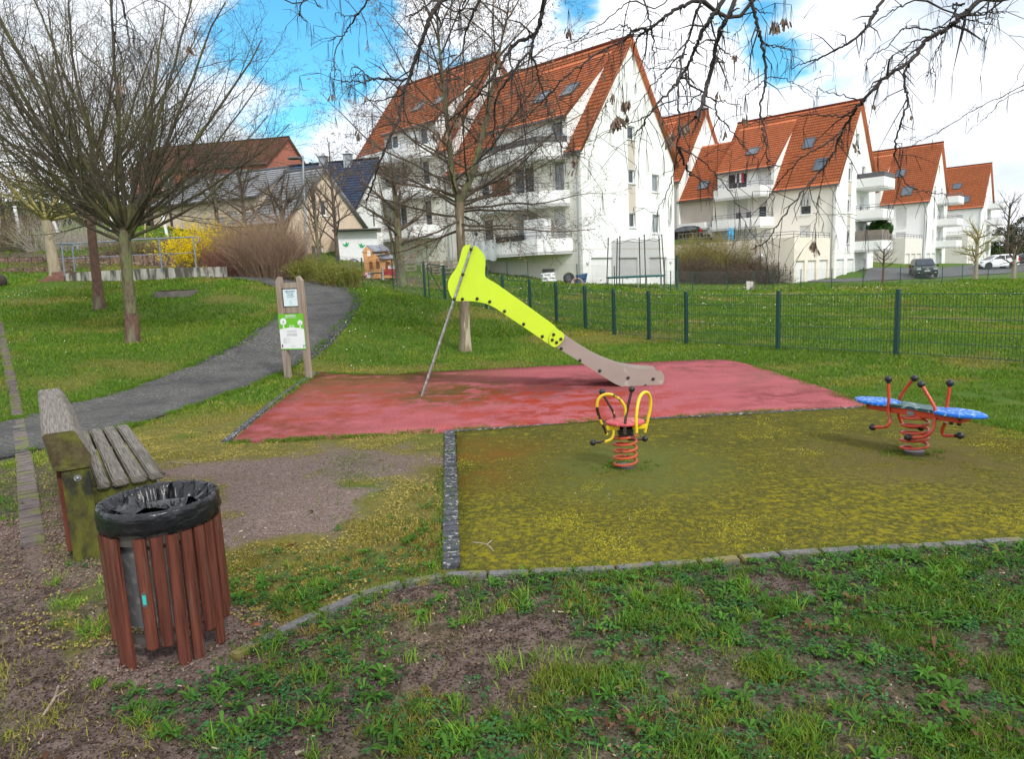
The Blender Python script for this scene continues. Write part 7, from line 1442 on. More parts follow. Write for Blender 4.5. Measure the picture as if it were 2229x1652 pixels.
def evb(label, px, py, Y, w, h, seed, cols, n=3500, name='hedge', cat='hedge'):
    r2_ = np.random.default_rng(seed); b = dp(px, py, Y); z0 = Tz(b[0], b[1]); root = empty(name, (b[0], b[1], z0), label, cat); tb = TB(); rb2 = random.Random(seed)
    for i in range(70): a = rb2.random()*6.28; r_ = rb2.random()*w*.4; tb.tube([(b[0]+r_*math.cos(a)*.6, b[1]+r_*math.sin(a)*.4, z0-.1), (b[0]+r_*math.cos(a), b[1]+r_*math.sin(a)*.6, z0+h*rb2.uniform(.5, 1))], [.03, .01], 3)
    tb.build('stems', M['twig_dark'], root)
    c = r2_.normal(0, 1, (n, 3)); c /= np.linalg.norm(c, axis=1)[:, None]; c *= (.45+.6*r2_.random((n, 1))**.5); c = c*arr((w*.5, w*.3, h*.55))+arr((b[0], b[1], z0+h*.48)); c[:, 2] += .25*h*(fbm(c[:, 0], c[:, 1], .8, seed, 3)-.5)
    e1 = r2_.normal(0, 1, (n, 3)); e1 /= np.linalg.norm(e1, axis=1)[:, None]; e2 = np.cross(e1, r2_.normal(0, 1, (n, 3))); e2 /= np.linalg.norm(e2, axis=1)[:, None]; s = .16*r2_.uniform(.5, 1.3, (n, 1))
    V = np.stack([c-e1*s*.5, c+e2*s*.3, c+e1*s*.5, c-e2*s*.3], 1).reshape(-1, 3); t = r2_.random((n, 1)); np_obj('foliage', V, np.arange(n*4).reshape(-1, 4), M['leaf_attr'], root, col=np.repeat(arr(cols[0])*(1-t)+arr(cols[1])*t, 4, 0), world=True)
BR2 = ((.10, .075, .05), (.20, .16, .10)); DG = ((.02, .03, .012), (.06, .075, .03))
evb('brown thicket on the skyline at the left edge', 10, 490, 52, 9, 3.6, 201, BR2); evb('dark green conifer hedge behind the pergola', 190, 490, 52, 8, 4.6, 202, DG); evb('brown thicket behind the front tree trunk', 330, 500, 50, 8, 4.2, 203, BR2); evb('dark hedge in front of the red-brick house', 420, 490, 56, 7, 3.5, 204, DG); evb('second dark hedge at the far left bank', -60, 480, 56, 12, 5.5, 205, DG); evb('brown thicket left of the conifer hedge', 95, 480, 58, 9, 4.6, 206, BR2)
evb('dark low bush beneath the thin twigs by the path bend', 640, 600, 27.5, 1.2, .8, 207, ((.05, .04, .03), (.10, .08, .05)), 900)
# stone slab on the lawn
sp_ = dp(385, 638, 21.4); z0 = Tz(sp_[0], sp_[1]); o = empty('stone_slab', (sp_[0], sp_[1], z0), 'low grey stone slab cover lying in the left lawn', 'slab', .1)
mb = MB(); mb.bbox((-.52, -.45, -.1), (.52, .45, .12), .02); mb.build('slab', M['stairs_dark'], o); mb = MB(); mb.bbox((-.42, -.35, .12), (.42, .35, .15), .012); mb.build('cover', M['wood_moss'], o)
p = dp(-4, 622, 25); p[2] = Tz(p[0], p[1]); o = empty('cut_tree_stump', tuple(p), 'dark round stump cut by the left picture edge', 'stump'); mb = MB(); mb.sphere((0, 0, .22), .30, 14, 9, (1, 1, .95)); mb.build('stump', M['twig_dark'], o, smooth=True)

# ================================================================== PLAYHOUSE GARDEN
pY = 33.5; pa, pbx = dp(793, 606, pY), dp(857, 604, pY); zph = (pa[2]+pbx[2])/2; zph = Tz(pa[0], pa[1]); Wp = 1.72
ph = empty('playhouse', (pa[0], pa[1], pa[2]-.02), 'orange plastic playhouse with grey shingle roofs and arched openings', 'playhouse', R(12))
xz = lambda x, y: ((x-45)/(570-45)*1.62, (590-y)/(590-140)*1.66)
out = [xz(*q) for q in ((62, 590), (60, 400), (48, 240), (110, 172), (215, 238), (222, 275), (335, 342), (565, 338), (568, 590))]
def arch(cx_, y0, y1, hw_): pts_ = [(cx_-hw_, y1), (cx_-hw_, y0+hw_)]+[(cx_+hw_*math.cos(t), y0+hw_-hw_*math.sin(t)) for t in np.linspace(math.pi, 0, 9)][1:-1]+[(cx_+hw_, y0+hw_), (cx_+hw_, y1)]; return [xz(*p) for p in pts_]
arches = [arch(165, 362, 468, 28), arch(272, 362, 468, 28), arch(450, 362, 575, 66), arch(143, 222, 296, 25)]
vs2 = [Vector(p) for p in out]; fl = [list(range(len(out)))]; 
for A2 in arches: i0 = len(vs2); vs2 += [Vector(p) for p in A2]; fl.append(list(range(i0, i0+len(A2))))
v_, e_, f_, ov_, oe_, of_ = delaunay_2d_cdt(vs2, [], fl, 0, 1e-5)
mb = MB(); keep = [t for t, oo in zip(f_, of_) if not any(k > 0 for k in oo)] if any(len(x) for x in of_) else f_
keep = []
for t in f_:
    c = sum((v_[i] for i in t), Vector((0, 0)))/len(t)
    if bool(inpoly(arr([c.x]), arr([c.y]), out)[0]) and not any(bool(inpoly(arr([c.x]), arr([c.y]), A2)[0]) for A2 in arches): keep.append(t)
V = [(p.x, 0, p.y) for p in v_]+[(p.x, .04, p.y) for p in v_]; nn = len(v_); mb.add(V, [tuple(t) for t in keep]+[tuple(i+nn for i in t) for t in keep])
for L_ in [out]+arches: mb.add([(x, 0, z) for x, z in L_]+[(x, .04, z) for x, z in L_], [(i, (i+1) % len(L_), len(L_)+(i+1) % len(L_), len(L_)+i) for i in range(len(L_))])
mb.build('front_wall', M['orange_plastic'], ph)
mb = MB(); mb.box((.04, 1.2, 0), (1.6, 1.24, .95)); mb.box((.04, .04, 0), (.08, 1.2, 1.25)); mb.box((1.57, .04, 0), (1.61, 1.2, .9)); mb.box((.5, .45, 0), (1.5, .5, .8)); mb.build('rear_walls', M['orange_plastic'], ph)
for nm, A2, hgt in (('upper_roof', ((55, 240), (118, 150), (415, 155), (470, 238)), .1), ('lower_roof', ((215, 275), (300, 278), (480, 282), (565, 335), (335, 340)), .1)):
    pass
def slab3(nm, P, th=.05): mb = MB(); P = [arr(p) for p in P]; n_ = np.cross(P[1]-P[0], P[2]-P[0]); n_ /= np.linalg.norm(n_); mb.add([tuple(p) for p in P]+[tuple(p-n_*th) for p in P], [tuple(range(len(P))), tuple(range(2*len(P)-1, len(P)-1, -1))]+[(i, (i+1) % len(P), len(P)+(i+1) % len(P), len(P)+i) for i in range(len(P))]); return mb.build(nm, M['roof_plastic'], ph)
x = lambda a, b, yy: (xz(a, b)[0], yy, xz(a, b)[1])
slab3('upper_roof', [x(210, 238, -.12), x(470, 236, -.12), x(400, 150, .6), x(118, 146, .6)]); slab3('upper_roof', [x(45, 240, 1.2), x(40, 240, -.1), x(118, 148, .58), x(118, 148, 1.2)]); slab3('lower_roof', [x(328, 340, -.16), x(570, 334, -.16), x(478, 280, .25), x(220, 282, .25)])
mb = MB(); mb.box((xz(222, 0)[0], -.03, xz(0, 272)[1]), (xz(470, 0)[0], .0, xz(0, 262)[1])); mb.box((xz(222, 0)[0], .04, xz(0, 275)[1]), (xz(468, 0)[0], .2, xz(0, 240)[1])); mb.build('cornice', M['orange_plastic'], ph)
for cx_ in (278, 405): mb = MB(); mb.tube([x(cx_, 255, -.045), x(cx_, 255, -.02)], .045, 10); mb.build('vent_hole', M['frame_dark'], ph)
def toy(name, label, px, py, Y, cat, rz=0.): p = dp(px, py, Y); p[2] = max(p[2], Tz(p[0], p[1])-.03); return empty(name, tuple(p), label, cat, rz)
o = toy('play_wheel', 'grey spoked toy wheel leaning on the left side of the playhouse', 771, 590, 33, 'toy wheel', R(15)); mb = MB(); mb.tube([(.28*math.cos(t), 0, .28+.28*math.sin(t)) for t in np.linspace(0, 2*math.pi, 25)], .04, 8); mb.build('rim', M['grey_plastic'], o, smooth=True); mb = MB(); [mb.tube([(0, 0, .28), (.27*math.cos(t), 0, .28+.27*math.sin(t))], .03, 6) for t in (0, 1.57, 3.14, 4.71)]; mb.build('spokes', M['grey_plastic'], o)
o = toy('toy_picnic_table', 'small red toy picnic table with white box in front of the playhouse arch', 848, 605, 32.4, 'toy table', R(8)); mb = MB(); mb.bbox((-.38, -.2, .36), (.38, .2, .42), .01); mb.build('tabletop', M['red_plastic'], o)
for sx in (-1, 1): mb = MB(); mb.bbox((sx*.3-.05, -.17, 0), (sx*.3+.05, .17, .36), .01); mb.build('leg', M['red_plastic'], o)
mb = MB(); mb.bbox((-.36, -.21, .14), (.36, -.16, .34), .01); mb.build('front_panel', M['red_plastic'], o)
p = (o.location.x+.15, o.location.y-.02, o.location.z+.42); o = empty('white_box', p, 'white box on the red toy table', 'box', R(8)); mb = MB(); mb.bbox((-.18, -.08, 0), (.18, .08, .14), .01); mb.build('box', M['white_paint'], o); mb = MB(); mb.bbox((-.19, -.09, .14), (.19, .09, .16), .005); mb.build('lid', M['pvc'], o)
o = toy('white_stake', 'short white stake standing left of the red toy table', 834, 607, 32, 'stake'); mb = MB(); mb.bbox((-.04, -.03, -.05), (.04, .03, .52), .006); mb.build('stake', M['white_paint'], o)
o = toy('toy_bench', 'low dark toy bench with red end beside the white stake', 818, 606, 32.2, 'toy bench', R(6)); mb = MB(); mb.bbox((-.32, -.1, .22), (.32, .1, .27), .006); mb.build('seat', M['dark_plastic'], o)
for sx in (-1, 1): mb = MB(); mb.bbox((sx*.3-.04, -.1, 0), (sx*.3+.04, .1, .24), .01); mb.build('leg', M['red_plastic'] if sx < 0 else M['dark_plastic'], o)
o = toy('ride_on_toy', 'pink and white ride-on toy lying left of the playhouse', 792, 606, 32.2, 'toy', R(5)); mb = MB(); mb.sphere((0, 0, .16), .2, 12, 8, (1.5, .8, .6)); mb.sphere((-.25, 0, .34), .14, 10, 7, (1, .8, 1)); mb.build('body', M['pink_plastic'], o, smooth=True)
for sx in (-.2, .25): mb = MB(); mb.tube([(sx, -.17, .09), (sx, .17, .09)], .09, 12); mb.build('wheel', M['white_paint'], o, smooth=True)
mb = MB(); mb.sphere((.28, 0, .18), .15, 10, 7, (1.3, .8, .6)); mb.build('fender', M['white_paint'], o, smooth=True)
# pallets
def pallet(label, px, py, Y, w, h, rz):
    p = dp(px, py, Y); p[2] = Tz(p[0], p[1]); o = empty('wooden_pallet', tuple(p), label, 'pallet', rz, 'upright wooden pallets')
    for i in range(5): mb = MB(); mb.bbox((-w/2, -.02, .02+i*(h-.1)/4), (w/2, 0, .11+i*(h-.1)/4), .004); mb.build('board', M['wood_pale'], o)
    for i in range(3): mb = MB(); mb.bbox((-w/2+i*(w-.1)/2, 0, 0), (-w/2+.1+i*(w-.1)/2, .09, h), .004); mb.build('bearer', M['wood_pale'], o)
pallet('upright wooden pallet leaning under the left white block', 886, 592, 43, 1.2, 1.0, R(10)); pallet('upright wooden pallet left of its pair behind the chain-link', 938, 598, 42.5, 1.2, .8, 0); pallet('upright wooden pallet in the middle behind the chain-link', 958, 600, 42.3, .9, .8, R(5)); pallet('upright wooden pallet nearest the tree trunk behind the chain-link', 984, 601, 42, 1.0, 1.0, R(-5))
# trampoline
tp_ = dp(1385, 615, 40.5); tz = Tz(tp_[0], tp_[1]); tr = empty('trampoline', (tp_[0], tp_[1], tz), 'round trampoline with dark safety net and teal edge pad before the big gable', 'trampoline')
RT = 1.66; zt = dp(1385, 601, 40.5)[2]-tz; zn = dp(1385, 517, 40.5)[2]-tz
mb = MB(); ringmesh(mb, [(RT, zt+.03), (RT+.06, zt), (RT, zt-.08), (RT-.22, zt-.04), (RT-.22, zt+.02), (RT, zt+.03)], 40); mb.build('edge_pad', M['teal_pad'], tr, smooth=True)
mb = MB(); mb.tube([(0, 0, zt-.03), (0, 0, zt-.02)], RT-.2, 36); mb.build('mat', M['black_rubber'], tr)
m, nt_, b_ = _nt('safety_net'); b_.inputs['Base Color'].default_value = (.05, .05, .055, 1); b_.inputs['Alpha'].default_value = .27; b_.inputs['Roughness'].default_value = .9
mb = MB(); V = []; K = 48
for j in range(2):
    for i in range(K): a = 2*math.pi*i/K; sag = -.10*abs(math.sin(a*3.5+.3)) if j else 0; V.append(((RT-.25)*math.cos(a), (RT-.25)*math.sin(a), (zt, zn-.12)[j]+sag))
mb.add(V, [(i, (i+1) % K, K+(i+1) % K, K+i) for i in range(K)]); mb.build('safety_net', m, tr)
mb = MB(); mb.tube([V[K+i % K] for i in range(K+1)], .015, 4); mb.build('net_rope', M['frame_dark'], tr)
for i in range(7):
    a = 2*math.pi*i/7+.35; c_, s_ = math.cos(a), math.sin(a); mb = MB(); mb.tube([((RT+.05)*c_, (RT+.05)*s_, .0), ((RT+.05)*c_, (RT+.05)*s_, zt), ((RT-.08)*c_, (RT-.08)*s_, zn)], .035, 7); mb.sphere(((RT-.08)*c_, (RT-.08)*s_, zn+.03), .05, 8, 6); mb.build('net_pole', M['frame_dark'], tr, smooth=True)
for i in range(7): a = 2*math.pi*i/7+.1; c_, s_ = math.cos(a), math.sin(a); mb = MB(); mb.tube([(RT*c_, RT*s_, zt-.03), (RT*c_*1.02, RT*s_*1.02, -.03)], .025, 6); mb.build('leg', M['galv'], tr)
# wire gate and objects by the wall
def tyre(mb, c, ax, Ro, Ri, w):
    ax = arr(ax)/np.linalg.norm(ax); u_ = np.cross(ax, (0.1, .2, .97)); u_ /= np.linalg.norm(u_); w_ = np.cross(ax, u_); prof = [(Ri, -w*.4), (Ro*.9, -w*.5), (Ro, -w*.35), (Ro, w*.35), (Ro*.9, w*.5), (Ri, w*.4)]; K = 24; V = []
    for r_, h_ in prof:
        for i in range(K): a = 2*math.pi*i/K; V.append(tuple(arr(c)+ax*h_+(u_*math.cos(a)+w_*math.sin(a))*r_))
    n_ = len(prof); mb.add(V, [(j*K+i, j*K+(i+1) % K, ((j+1) % n_)*K+(i+1) % K, ((j+1) % n_)*K+i) for j in range(n_) for i in range(K)])
p = dp(1194, 607, 40.5); p[2] = Tz(p[0], p[1]); o = empty('wrapped_tyre_stack', tuple(p), 'stack of tyres wrapped in white plastic under the balcony', 'tyres')
mb = MB(); V = []; K = 30; prof = [(.34, 0), (.42, .12), (.36, .22), (.43, .32), (.36, .43), (.41, .52), (.30, .60), (0, .62)]
for j, (r_, z_) in enumerate(prof):
    for i in range(K): a = 2*math.pi*i/K; q = r_*(1+.10*math.sin(5*a+j*2)+.06*math.sin(11*a+j)); V.append((q*math.cos(a), q*math.sin(a), z_+.02*math.sin(7*a+j)))
mb.add(V, [(j*K+i, j*K+(i+1) % K, (j+1)*K+(i+1) % K, (j+1)*K+i) for j in range(len(prof)-1) for i in range(K)]); mb.build('plastic_wrap', M['white_paint'], o)
o2_ = empty('tyre', (p[0], p[1], p[2]+.62), 'black tyre lying on top of the wrapped stack', 'tyre'); mb = MB(); tyre(mb, (0, 0, .11), (0, 0, 1), .36, .2, .2); mb.build('tread', M['tyre'], o2_, smooth=True); mb = MB(); tyre(mb, (0, 0, .11), (0, 0, 1), .2, .17, .12); mb.build('bead', M['frame_dark'], o2_)
p = dp(1239, 614, 40.2); p[2] = Tz(p[0], p[1]); o = empty('car_wheel', tuple(p), 'black wheel leaning on the wall right of the wrapped tyres', 'wheel'); mb = MB(); tyre(mb, (0, .1, .33), (.35, -1, .25), .34, .19, .2); mb.build('tyre', M['tyre'], o, smooth=True); mb = MB(); mb.tube([(0-.02, .12, .33), (.02, .06, .34)], .2, 16); mb.build('hub', M['frame_dark'], o)
p = dp(1262, 612, 40.4); p[2] = Tz(p[0], p[1]); o = empty('blue_crate', tuple(p), 'tilted dark blue crate behind the pink hose', 'crate', .2); mb = MB(); f_ = lambda x, y, z: (x+.25*z, y, z+.15*x+.05)
for (lo, hi) in (((-.3, -.2, 0), (.3, .2, .04)), ((-.3, -.2, .04), (-.27, .2, .55)), ((.27, -.2, .04), (.3, .2, .55)), ((-.27, -.2, .04), (.27, -.17, .2)), ((-.27, -.2, .3), (.27, -.17, .38)), ((-.27, -.2, .46), (.27, -.17, .55)), ((-.27, .17, .04), (.27, .2, .55))): mb.box(lo, hi, f_)
mb.build('crate', M['blue_crate'], o)
p = dp(1256, 619, 39.6); p[2] = Tz(p[0], p[1]); o = empty('hose_coil', tuple(p), 'coil of pale pink hose on the grass by the downpipe', 'hose'); mb = MB()
for k_ in range(4): mb.tube([((.33-.03*k_)*math.cos(t), .05*k_-.08, (.30-.03*k_)*max(math.sin(t), -.1)+.05) for t in np.linspace(-.2, math.pi+.2, 20)], .025, 6)
mb.build('coil', mat('hose_pink', (.72, .45, .42)), o, smooth=True)
# wire gate right of the trampoline
ga_, gb_ = dp(1447, 620, 41), dp(1473, 620, 41); za = Tz(ga_[0], ga_[1]); gt = empty('wire_gate', (ga_[0], ga_[1], za), 'small green framed wire gate at the right corner of the tallest block', 'gate'); d_ = arr((gb_-ga_)[:2]); f_ = lambda t, z: (ga_[0]+d_[0]*t, ga_[1]+d_[1]*t, za+z)
mb = MB(); mb.tube([f_(1.05, -.1), f_(1.05, 1.95)], .06, 7); mb.build('post', M['fence_green'], gt, world=True); mb = MB(); mb.tube([f_(0, .1), f_(0, 1.75), f_(.95, 1.75), f_(.95, .1), f_(0, .1)], .025, 6); mb.build('gate_frame', M['fence_green'], gt, world=True)
tb = TB(); [tb.tube([f_(t, .1), f_(t, 1.75)], .004, 3) for t in np.linspace(0, .95, 9)]; [tb.tube([f_(0, z), f_(.95, z)], .004, 3) for z in np.arange(.2, 1.75, .1)]; tb.build('mesh_panel', M['chain'], gt)
p = dp(1633, 627, 40.3); p[2] = Tz(p[0], p[1]); o = empty('leaning_stone', tuple(p), 'pale stone slab leaning against the far meadow fence', 'stone', .1); mb = MB(); mb.bbox((-.28, -.06, -.05), (.28, .06, .52), .03, lambda x, y, z: (x+.12*z, y+.15*z, z-.1*x)); mb.build('slab', M['concrete'], o)
# street lamp, power poles and wires
pl_ = dp(668, 590, 36); pl_[2] = Tz(pl_[0], pl_[1]); zt_ = dp(663, 345, 36)[2]; o = empty('street_lamp', tuple(pl_), 'street lamp with one curved arm against the sky behind the tan house', 'street lamp'); q = dp(660, 345, 36)-pl_; q2_ = dp(636, 347, 36)-pl_
mb = MB(); mb.tube([(0, 0, -.2), (q[0]*.5, 0, q[2]*.5), (q[0], 0, q[2]+.15)], [.08, .065, .04], 8); mb.build('pole', M['zinc'], o, smooth=True, world=False); mb = MB(); mb.tube(crs([(q[0], 0, q[2]-.1), (q[0]-.2, 0, q[2]+.02), (q2_[0]+.2, 0, q2_[2]+.08)], 5), .03, 6); mb.build('arm', M['frame_dark'], o, smooth=True); mb = MB(); mb.sphere((q2_[0]+.12, 0, q2_[2]+.06), .3, 12, 7, (1.25, .6, .3)); mb.build('lamp_head', M['frame_dark'], o, smooth=True)
pp = dp(693, 560, 62); pp[2] = Tz(pp[0], pp[1]); zt_ = dp(693, 352, 62)[2]-pp[2]; o = empty('power_pole', tuple(pp), 'thin power pole with short crossarm behind the dark blue roof', 'pole'); mb = MB(); mb.tube([(0, 0, -.2), (0, 0, zt_)], .12, 8); mb.build('pole', M['twig_dark'], o, smooth=True); mb = MB(); mb.box((-.5, -.06, zt_-.5), (.5, .06, zt_-.38)); mb.build('crossarm', M['twig_dark'], o)
o = empty('power_lines', tuple(dp(693, 355, 62)), 'thin overhead wires strung past the power pole', 'wires')
for dy in (0, 6): 
    mb = MB(); a_, m_, b_ = dp(560, 348+dy, 66), dp(693, 357+dy*1.4, 62), dp(860, 362+dy*2, 58); mb.tube(crs([a_, (a_+m_)/2-arr((0, 0, .15)), m_, (m_+b_)/2-arr((0, 0, .2)), b_], 5), .022, 3); mb.build('wire', M['frame_dark'], o, world=True)

# ================================================================== CARS
def car(label, loc, rz, Lc, Wc, Hc, paint, prof_body, prof_glass, wheels, rear_lights=True, hatch=True):
    """side profiles in metres: x forward, z up"""
    root = empty('parked_car', loc, label, 'car', rz, 'cars parked by the white blocks')
    def section(nm, prof, w0, w1, zmid, m, parent, inset=0.):
        mb = MB(); n_ = len(prof); V = []; zmx = max(p[1] for p in prof); zmn = min(p[1] for p in prof); xm = sum(p[0] for p in prof)/n_
        rows = [(1, 0), (.985, .0), (0, 1)]
        for sy in (-1, 1):
            for (x_, z_) in prof:
                t = (z_-zmn)/(zmx-zmn+1e-9); hw = (w0*(1-t)+w1*t)/2; e = abs(x_-xm)/(Lc/2); hw -= .10*max(0, e-.7)/.3*Wc*.5; V.append((x_, sy*hw, z_))
        mid = []
        for (x_, z_) in prof: mid.append((x_, 0, z_))
        mb.add(V, [(i, (i+1) % n_, n_+(i+1) % n_, n_+i) for i in range(n_)]+[tuple(range(n_)), tuple(range(2*n_-1, n_-1, -1))]); o = mb.build(nm, m, parent); b2_ = o.modifiers.new('bevel', 'BEVEL'); b2_.width = .045; b2_.segments = 3; b2_.limit_method = 'ANGLE'; b2_.angle_limit = R(28)
        o.data.polygons.foreach_set('use_smooth', [True]*len(o.data.polygons)); return o
    body = section('body', prof_body, Wc, Wc*.94, 0, paint, root); cab = section('cabin', prof_glass['roof'], Wc*.92, Wc*.72, 0, paint, root)
    # side and end windows as dark glass lying just proud of the cabin
    zr_ = max(p[1] for p in prof_glass['roof']); zl_ = min(p[1] for p in prof_glass['roof'])
    def hwz(z_): t = (z_-zl_)/(zr_-zl_); return (Wc*.92*(1-t)+Wc*.72*t)/2
    for P in prof_glass['side']:
        for sy in (-1, 1): mb = MB(); mb.add([(x_, sy*(hwz(z_)+.006), z_) for x_, z_ in P], [tuple(range(len(P)))]); mb.build('side_window', M['glass'], root)
    for nm, (a, b) in (('windscreen', prof_glass['front']), ('rear_window', prof_glass['rear'])):
        sx = .012 if nm == 'windscreen' else -.012; mb = MB(); mb.add([(a[0]+sx, -hwz(a[1])+.08, a[1]+.01), (a[0]+sx, hwz(a[1])-.08, a[1]+.01), (b[0]+sx, hwz(b[1])-.08, b[1]+.012), (b[0]+sx, -hwz(b[1])+.08, b[1]+.012)], [(0, 1, 2, 3)]); mb.build(nm, M['glass'], root)
    for x_ in wheels:
        for sy in (-1, 1):
            mb = MB(); tyre(mb, (x_, sy*(Wc/2-.10), .31), (0, 1, 0), .31, .19, .2); w_ = mb.build('wheel', M['tyre'], root, smooth=True)
            mb = MB(); mb.tube([(x_, sy*(Wc/2-.06), .31), (x_, sy*(Wc/2-.03), .31)], .055, 10)
            for k_ in range(5): a = 2*math.pi*k_/5+.3; mb.tube([(x_, sy*(Wc/2-.035), .31), (x_+.19*math.cos(a), sy*(Wc/2-.025), .31+.19*math.sin(a))], .026, 5)
            mb.tube([(x_+.195*math.cos(t), sy*(Wc/2-.03), .31+.195*math.sin(t)) for t in np.linspace(0, 6.283, 22)], .016, 5); mb.build('rim', M['alloy'], w_)
            mb = MB(); mb.tube([(x_, sy*(Wc/2-.16), .33), (x_, sy*(Wc/2+.004), .33)], .37, 24); mb.build('wheel_arch', M['black_rubber'], root)
    xf = max(p[0] for p in prof_body); xb = min(p[0] for p in prof_body)
    for sy in (-1, 1):
        mb = MB(); mb.bbox((xf-.30, sy*Wc*.36-.17, .62), (xf-.03, sy*Wc*.36+.17, .80), .03); mb.build('headlight', M['lamp_clear'], root)
        mb = MB(); mb.bbox((xb+.0, sy*Wc*.40-.11, .72), (xb+.20, sy*Wc*.40+.09, 1.12), .03); mb.build('tail_light', M['lamp_red'], root)
        mb = MB(); mb.bbox((prof_glass['front'][0][0]-.25, sy*(Wc/2+.09)-.09, .92), (prof_glass['front'][0][0]-.08, sy*(Wc/2+.09)+.09, 1.06), .03); mb.build('wing_mirror', paint, root)
        mb = MB(); mb.bbox((xf-.06, sy*Wc*.36-.09, .36), (xf+.012, sy*Wc*.36+.09, .45), .015); mb.build('fog_lamp', M['lamp_clear'], root)
    mb = MB(); mb.bbox((xf-.05, -.55, .30), (xf+.018, .55, .50), .02); mb.build('grille', M['black_rubber'], root); mb = MB(); mb.bbox((xf+.0, -.26, .50), (xf+.03, .26, .61), .004); pt_ = mb.build('number_plate', M['white_paint'], root)
    mb = MB(); mb.box((xf+.0, -.26, .503), (xf+.032, -.21, .607)); mb.box((xf+.0, .21, .503), (xf+.032, .26, .607)); mb.build('plate_band', M['blue_crate'], pt_)
    return root, xf
bodyA = [(2.1, .28), (2.16, .42), (2.15, .62), (2.05, .78), (1.75, .90), (1.2, 1.0), (-1.9, 1.06), (-2.08, 1.0), (-2.13, .6), (-2.1, .30), (-1.7, .22), (1.7, .20)]
glA = dict(roof=[(1.25, .98), (.55, 1.55), (.1, 1.64), (-1.4, 1.62), (-1.85, 1.50), (-2.05, 1.02)], side=[[(.95, 1.05), (.45, 1.47), (-.05, 1.52), (-.05, 1.04)], [(-.13, 1.04), (-.13, 1.52), (-1.05, 1.52), (-1.05, 1.05)], [(-1.13, 1.06), (-1.13, 1.51), (-1.45, 1.48), (-1.75, 1.12)]], front=((1.19, 1.03), (.60, 1.50)), rear=((-2.03, 1.08), (-1.88, 1.45)))
pc_ = dp(2008, 602, 62); pc_[2] = Tz(pc_[0], pc_[1])+.03
ca, xf_ = car('black people carrier parked nose towards the meadow on the asphalt', tuple(pc_), R(-112), 4.3, 1.75, 1.65, M['car_dark'], bodyA, glA, (1.35, -1.3))
mb = MB(); 
for s_ in (0, .075): mb.tube([(xf_+.03, -.11, .66+s_), (xf_+.035, 0, .72+s_), (xf_+.03, .11, .66+s_)], .018, 5)
mb.build('chevron_emblem', M['alloy'], ca)
tx = text_mesh('EW-765-ZQ', .095, M['text_blue'], 'plate_lettering', ca, (xf_+.034, 0, .52), rz=R(90))
bodyB = [(1.95, .26), (2.0, .45), (1.93, .66), (1.6, .82), (1.0, .94), (-1.75, 1.06), (-1.93, .98), (-1.97, .6), (-1.92, .32), (-1.5, .22), (1.5, .20)]
glB = dict(roof=[(1.15, .90), (.30, 1.38), (-.2, 1.47), (-1.2, 1.46), (-1.72, 1.32), (-1.93, .98)], side=[[(.85, .98), (.20, 1.34), (-.42, 1.39), (-.42, 1.0)], [(-.50, 1.0), (-.50, 1.39), (-1.15, 1.38), (-1.55, 1.12)]], front=((1.08, .95), (.36, 1.34)), rear=((-1.91, 1.05), (-1.74, 1.28)))
pw_ = dp(2168, 583, 74); pw_[2] = Tz(pw_[0], pw_[1])+.05
car('white hatchback parked side-on at the far right', tuple(pw_), R(176), 3.95, 1.72, 1.48, M['car_white'], bodyB, glB, (1.25, -1.22))
pd_ = dp(2232, 584, 79); pd_[2] = Tz(pd_[0], pd_[1])+.05
car('dark grey car with red tail light just behind the white hatchback', tuple(pd_), R(150), 4.1, 1.74, 1.5, M['car_grey'], bodyB, glB, (1.25, -1.22))
for px_0, lab, pm, rz_ in ((1488, 'dark car on the upper parking left of the link building', M['car_dark'], R(150)), (1516, 'white car on the upper parking beside the dark one', M['car_white'], R(150))):
    pu = dp(px_0, 520, 69); pu[2] = dp(px_0, 526, 69)[2]; car(lab, tuple(pu), rz_, 4.1, 1.74, 1.5, pm, bodyB, glB, (1.25, -1.22))
# upper parking wall and railing
ua, ub = dp(1478, 527, 66.0), dp(1600, 533, 63.5); root = empty('parking_wall', tuple(ua), 'low wall with grey railing edging the upper parking above the bushes', 'wall'); mb = MB(); zt_ = dp(1540, 527, 65)[2]; wallbox(mb, ua[:2], ub[:2], zt_-3.2, zt_, .3); mb.build('wall', M['concrete'], root, world=True)
mb = MB()
for zz in (.45, .9): mb.tube([(ua[0], ua[1], zt_+zz), (ub[0], ub[1], zt_+zz)], .03, 5)
for k_ in range(9): q = ua+(ub-ua)*k_/8; mb.tube([(q[0], q[1], zt_-.1), (q[0], q[1], zt_+.95)], .03, 5)
mb.build('railing', M['rail'], root, world=True)
slabp = [tuple(q) for q in ((ua[0], ua[1]+.2), (ub[0], ub[1]+.2), (ub[0]+3, ub[1]+10), (ua[0]-4, ua[1]+12))]
mb = MB(); mb.add([(*q, zt_-.05) for q in slabp]+[(*q, zt_-.35) for q in slabp], [(0, 1, 2, 3), (7, 6, 5, 4), (0, 4, 5, 1), (1, 5, 6, 2), (2, 6, 7, 3), (3, 7, 4, 0)]); tag(mb.build('upper_car_park', M['asphalt_far']), 'upper parking deck between the blocks', 'road', kind='structure')
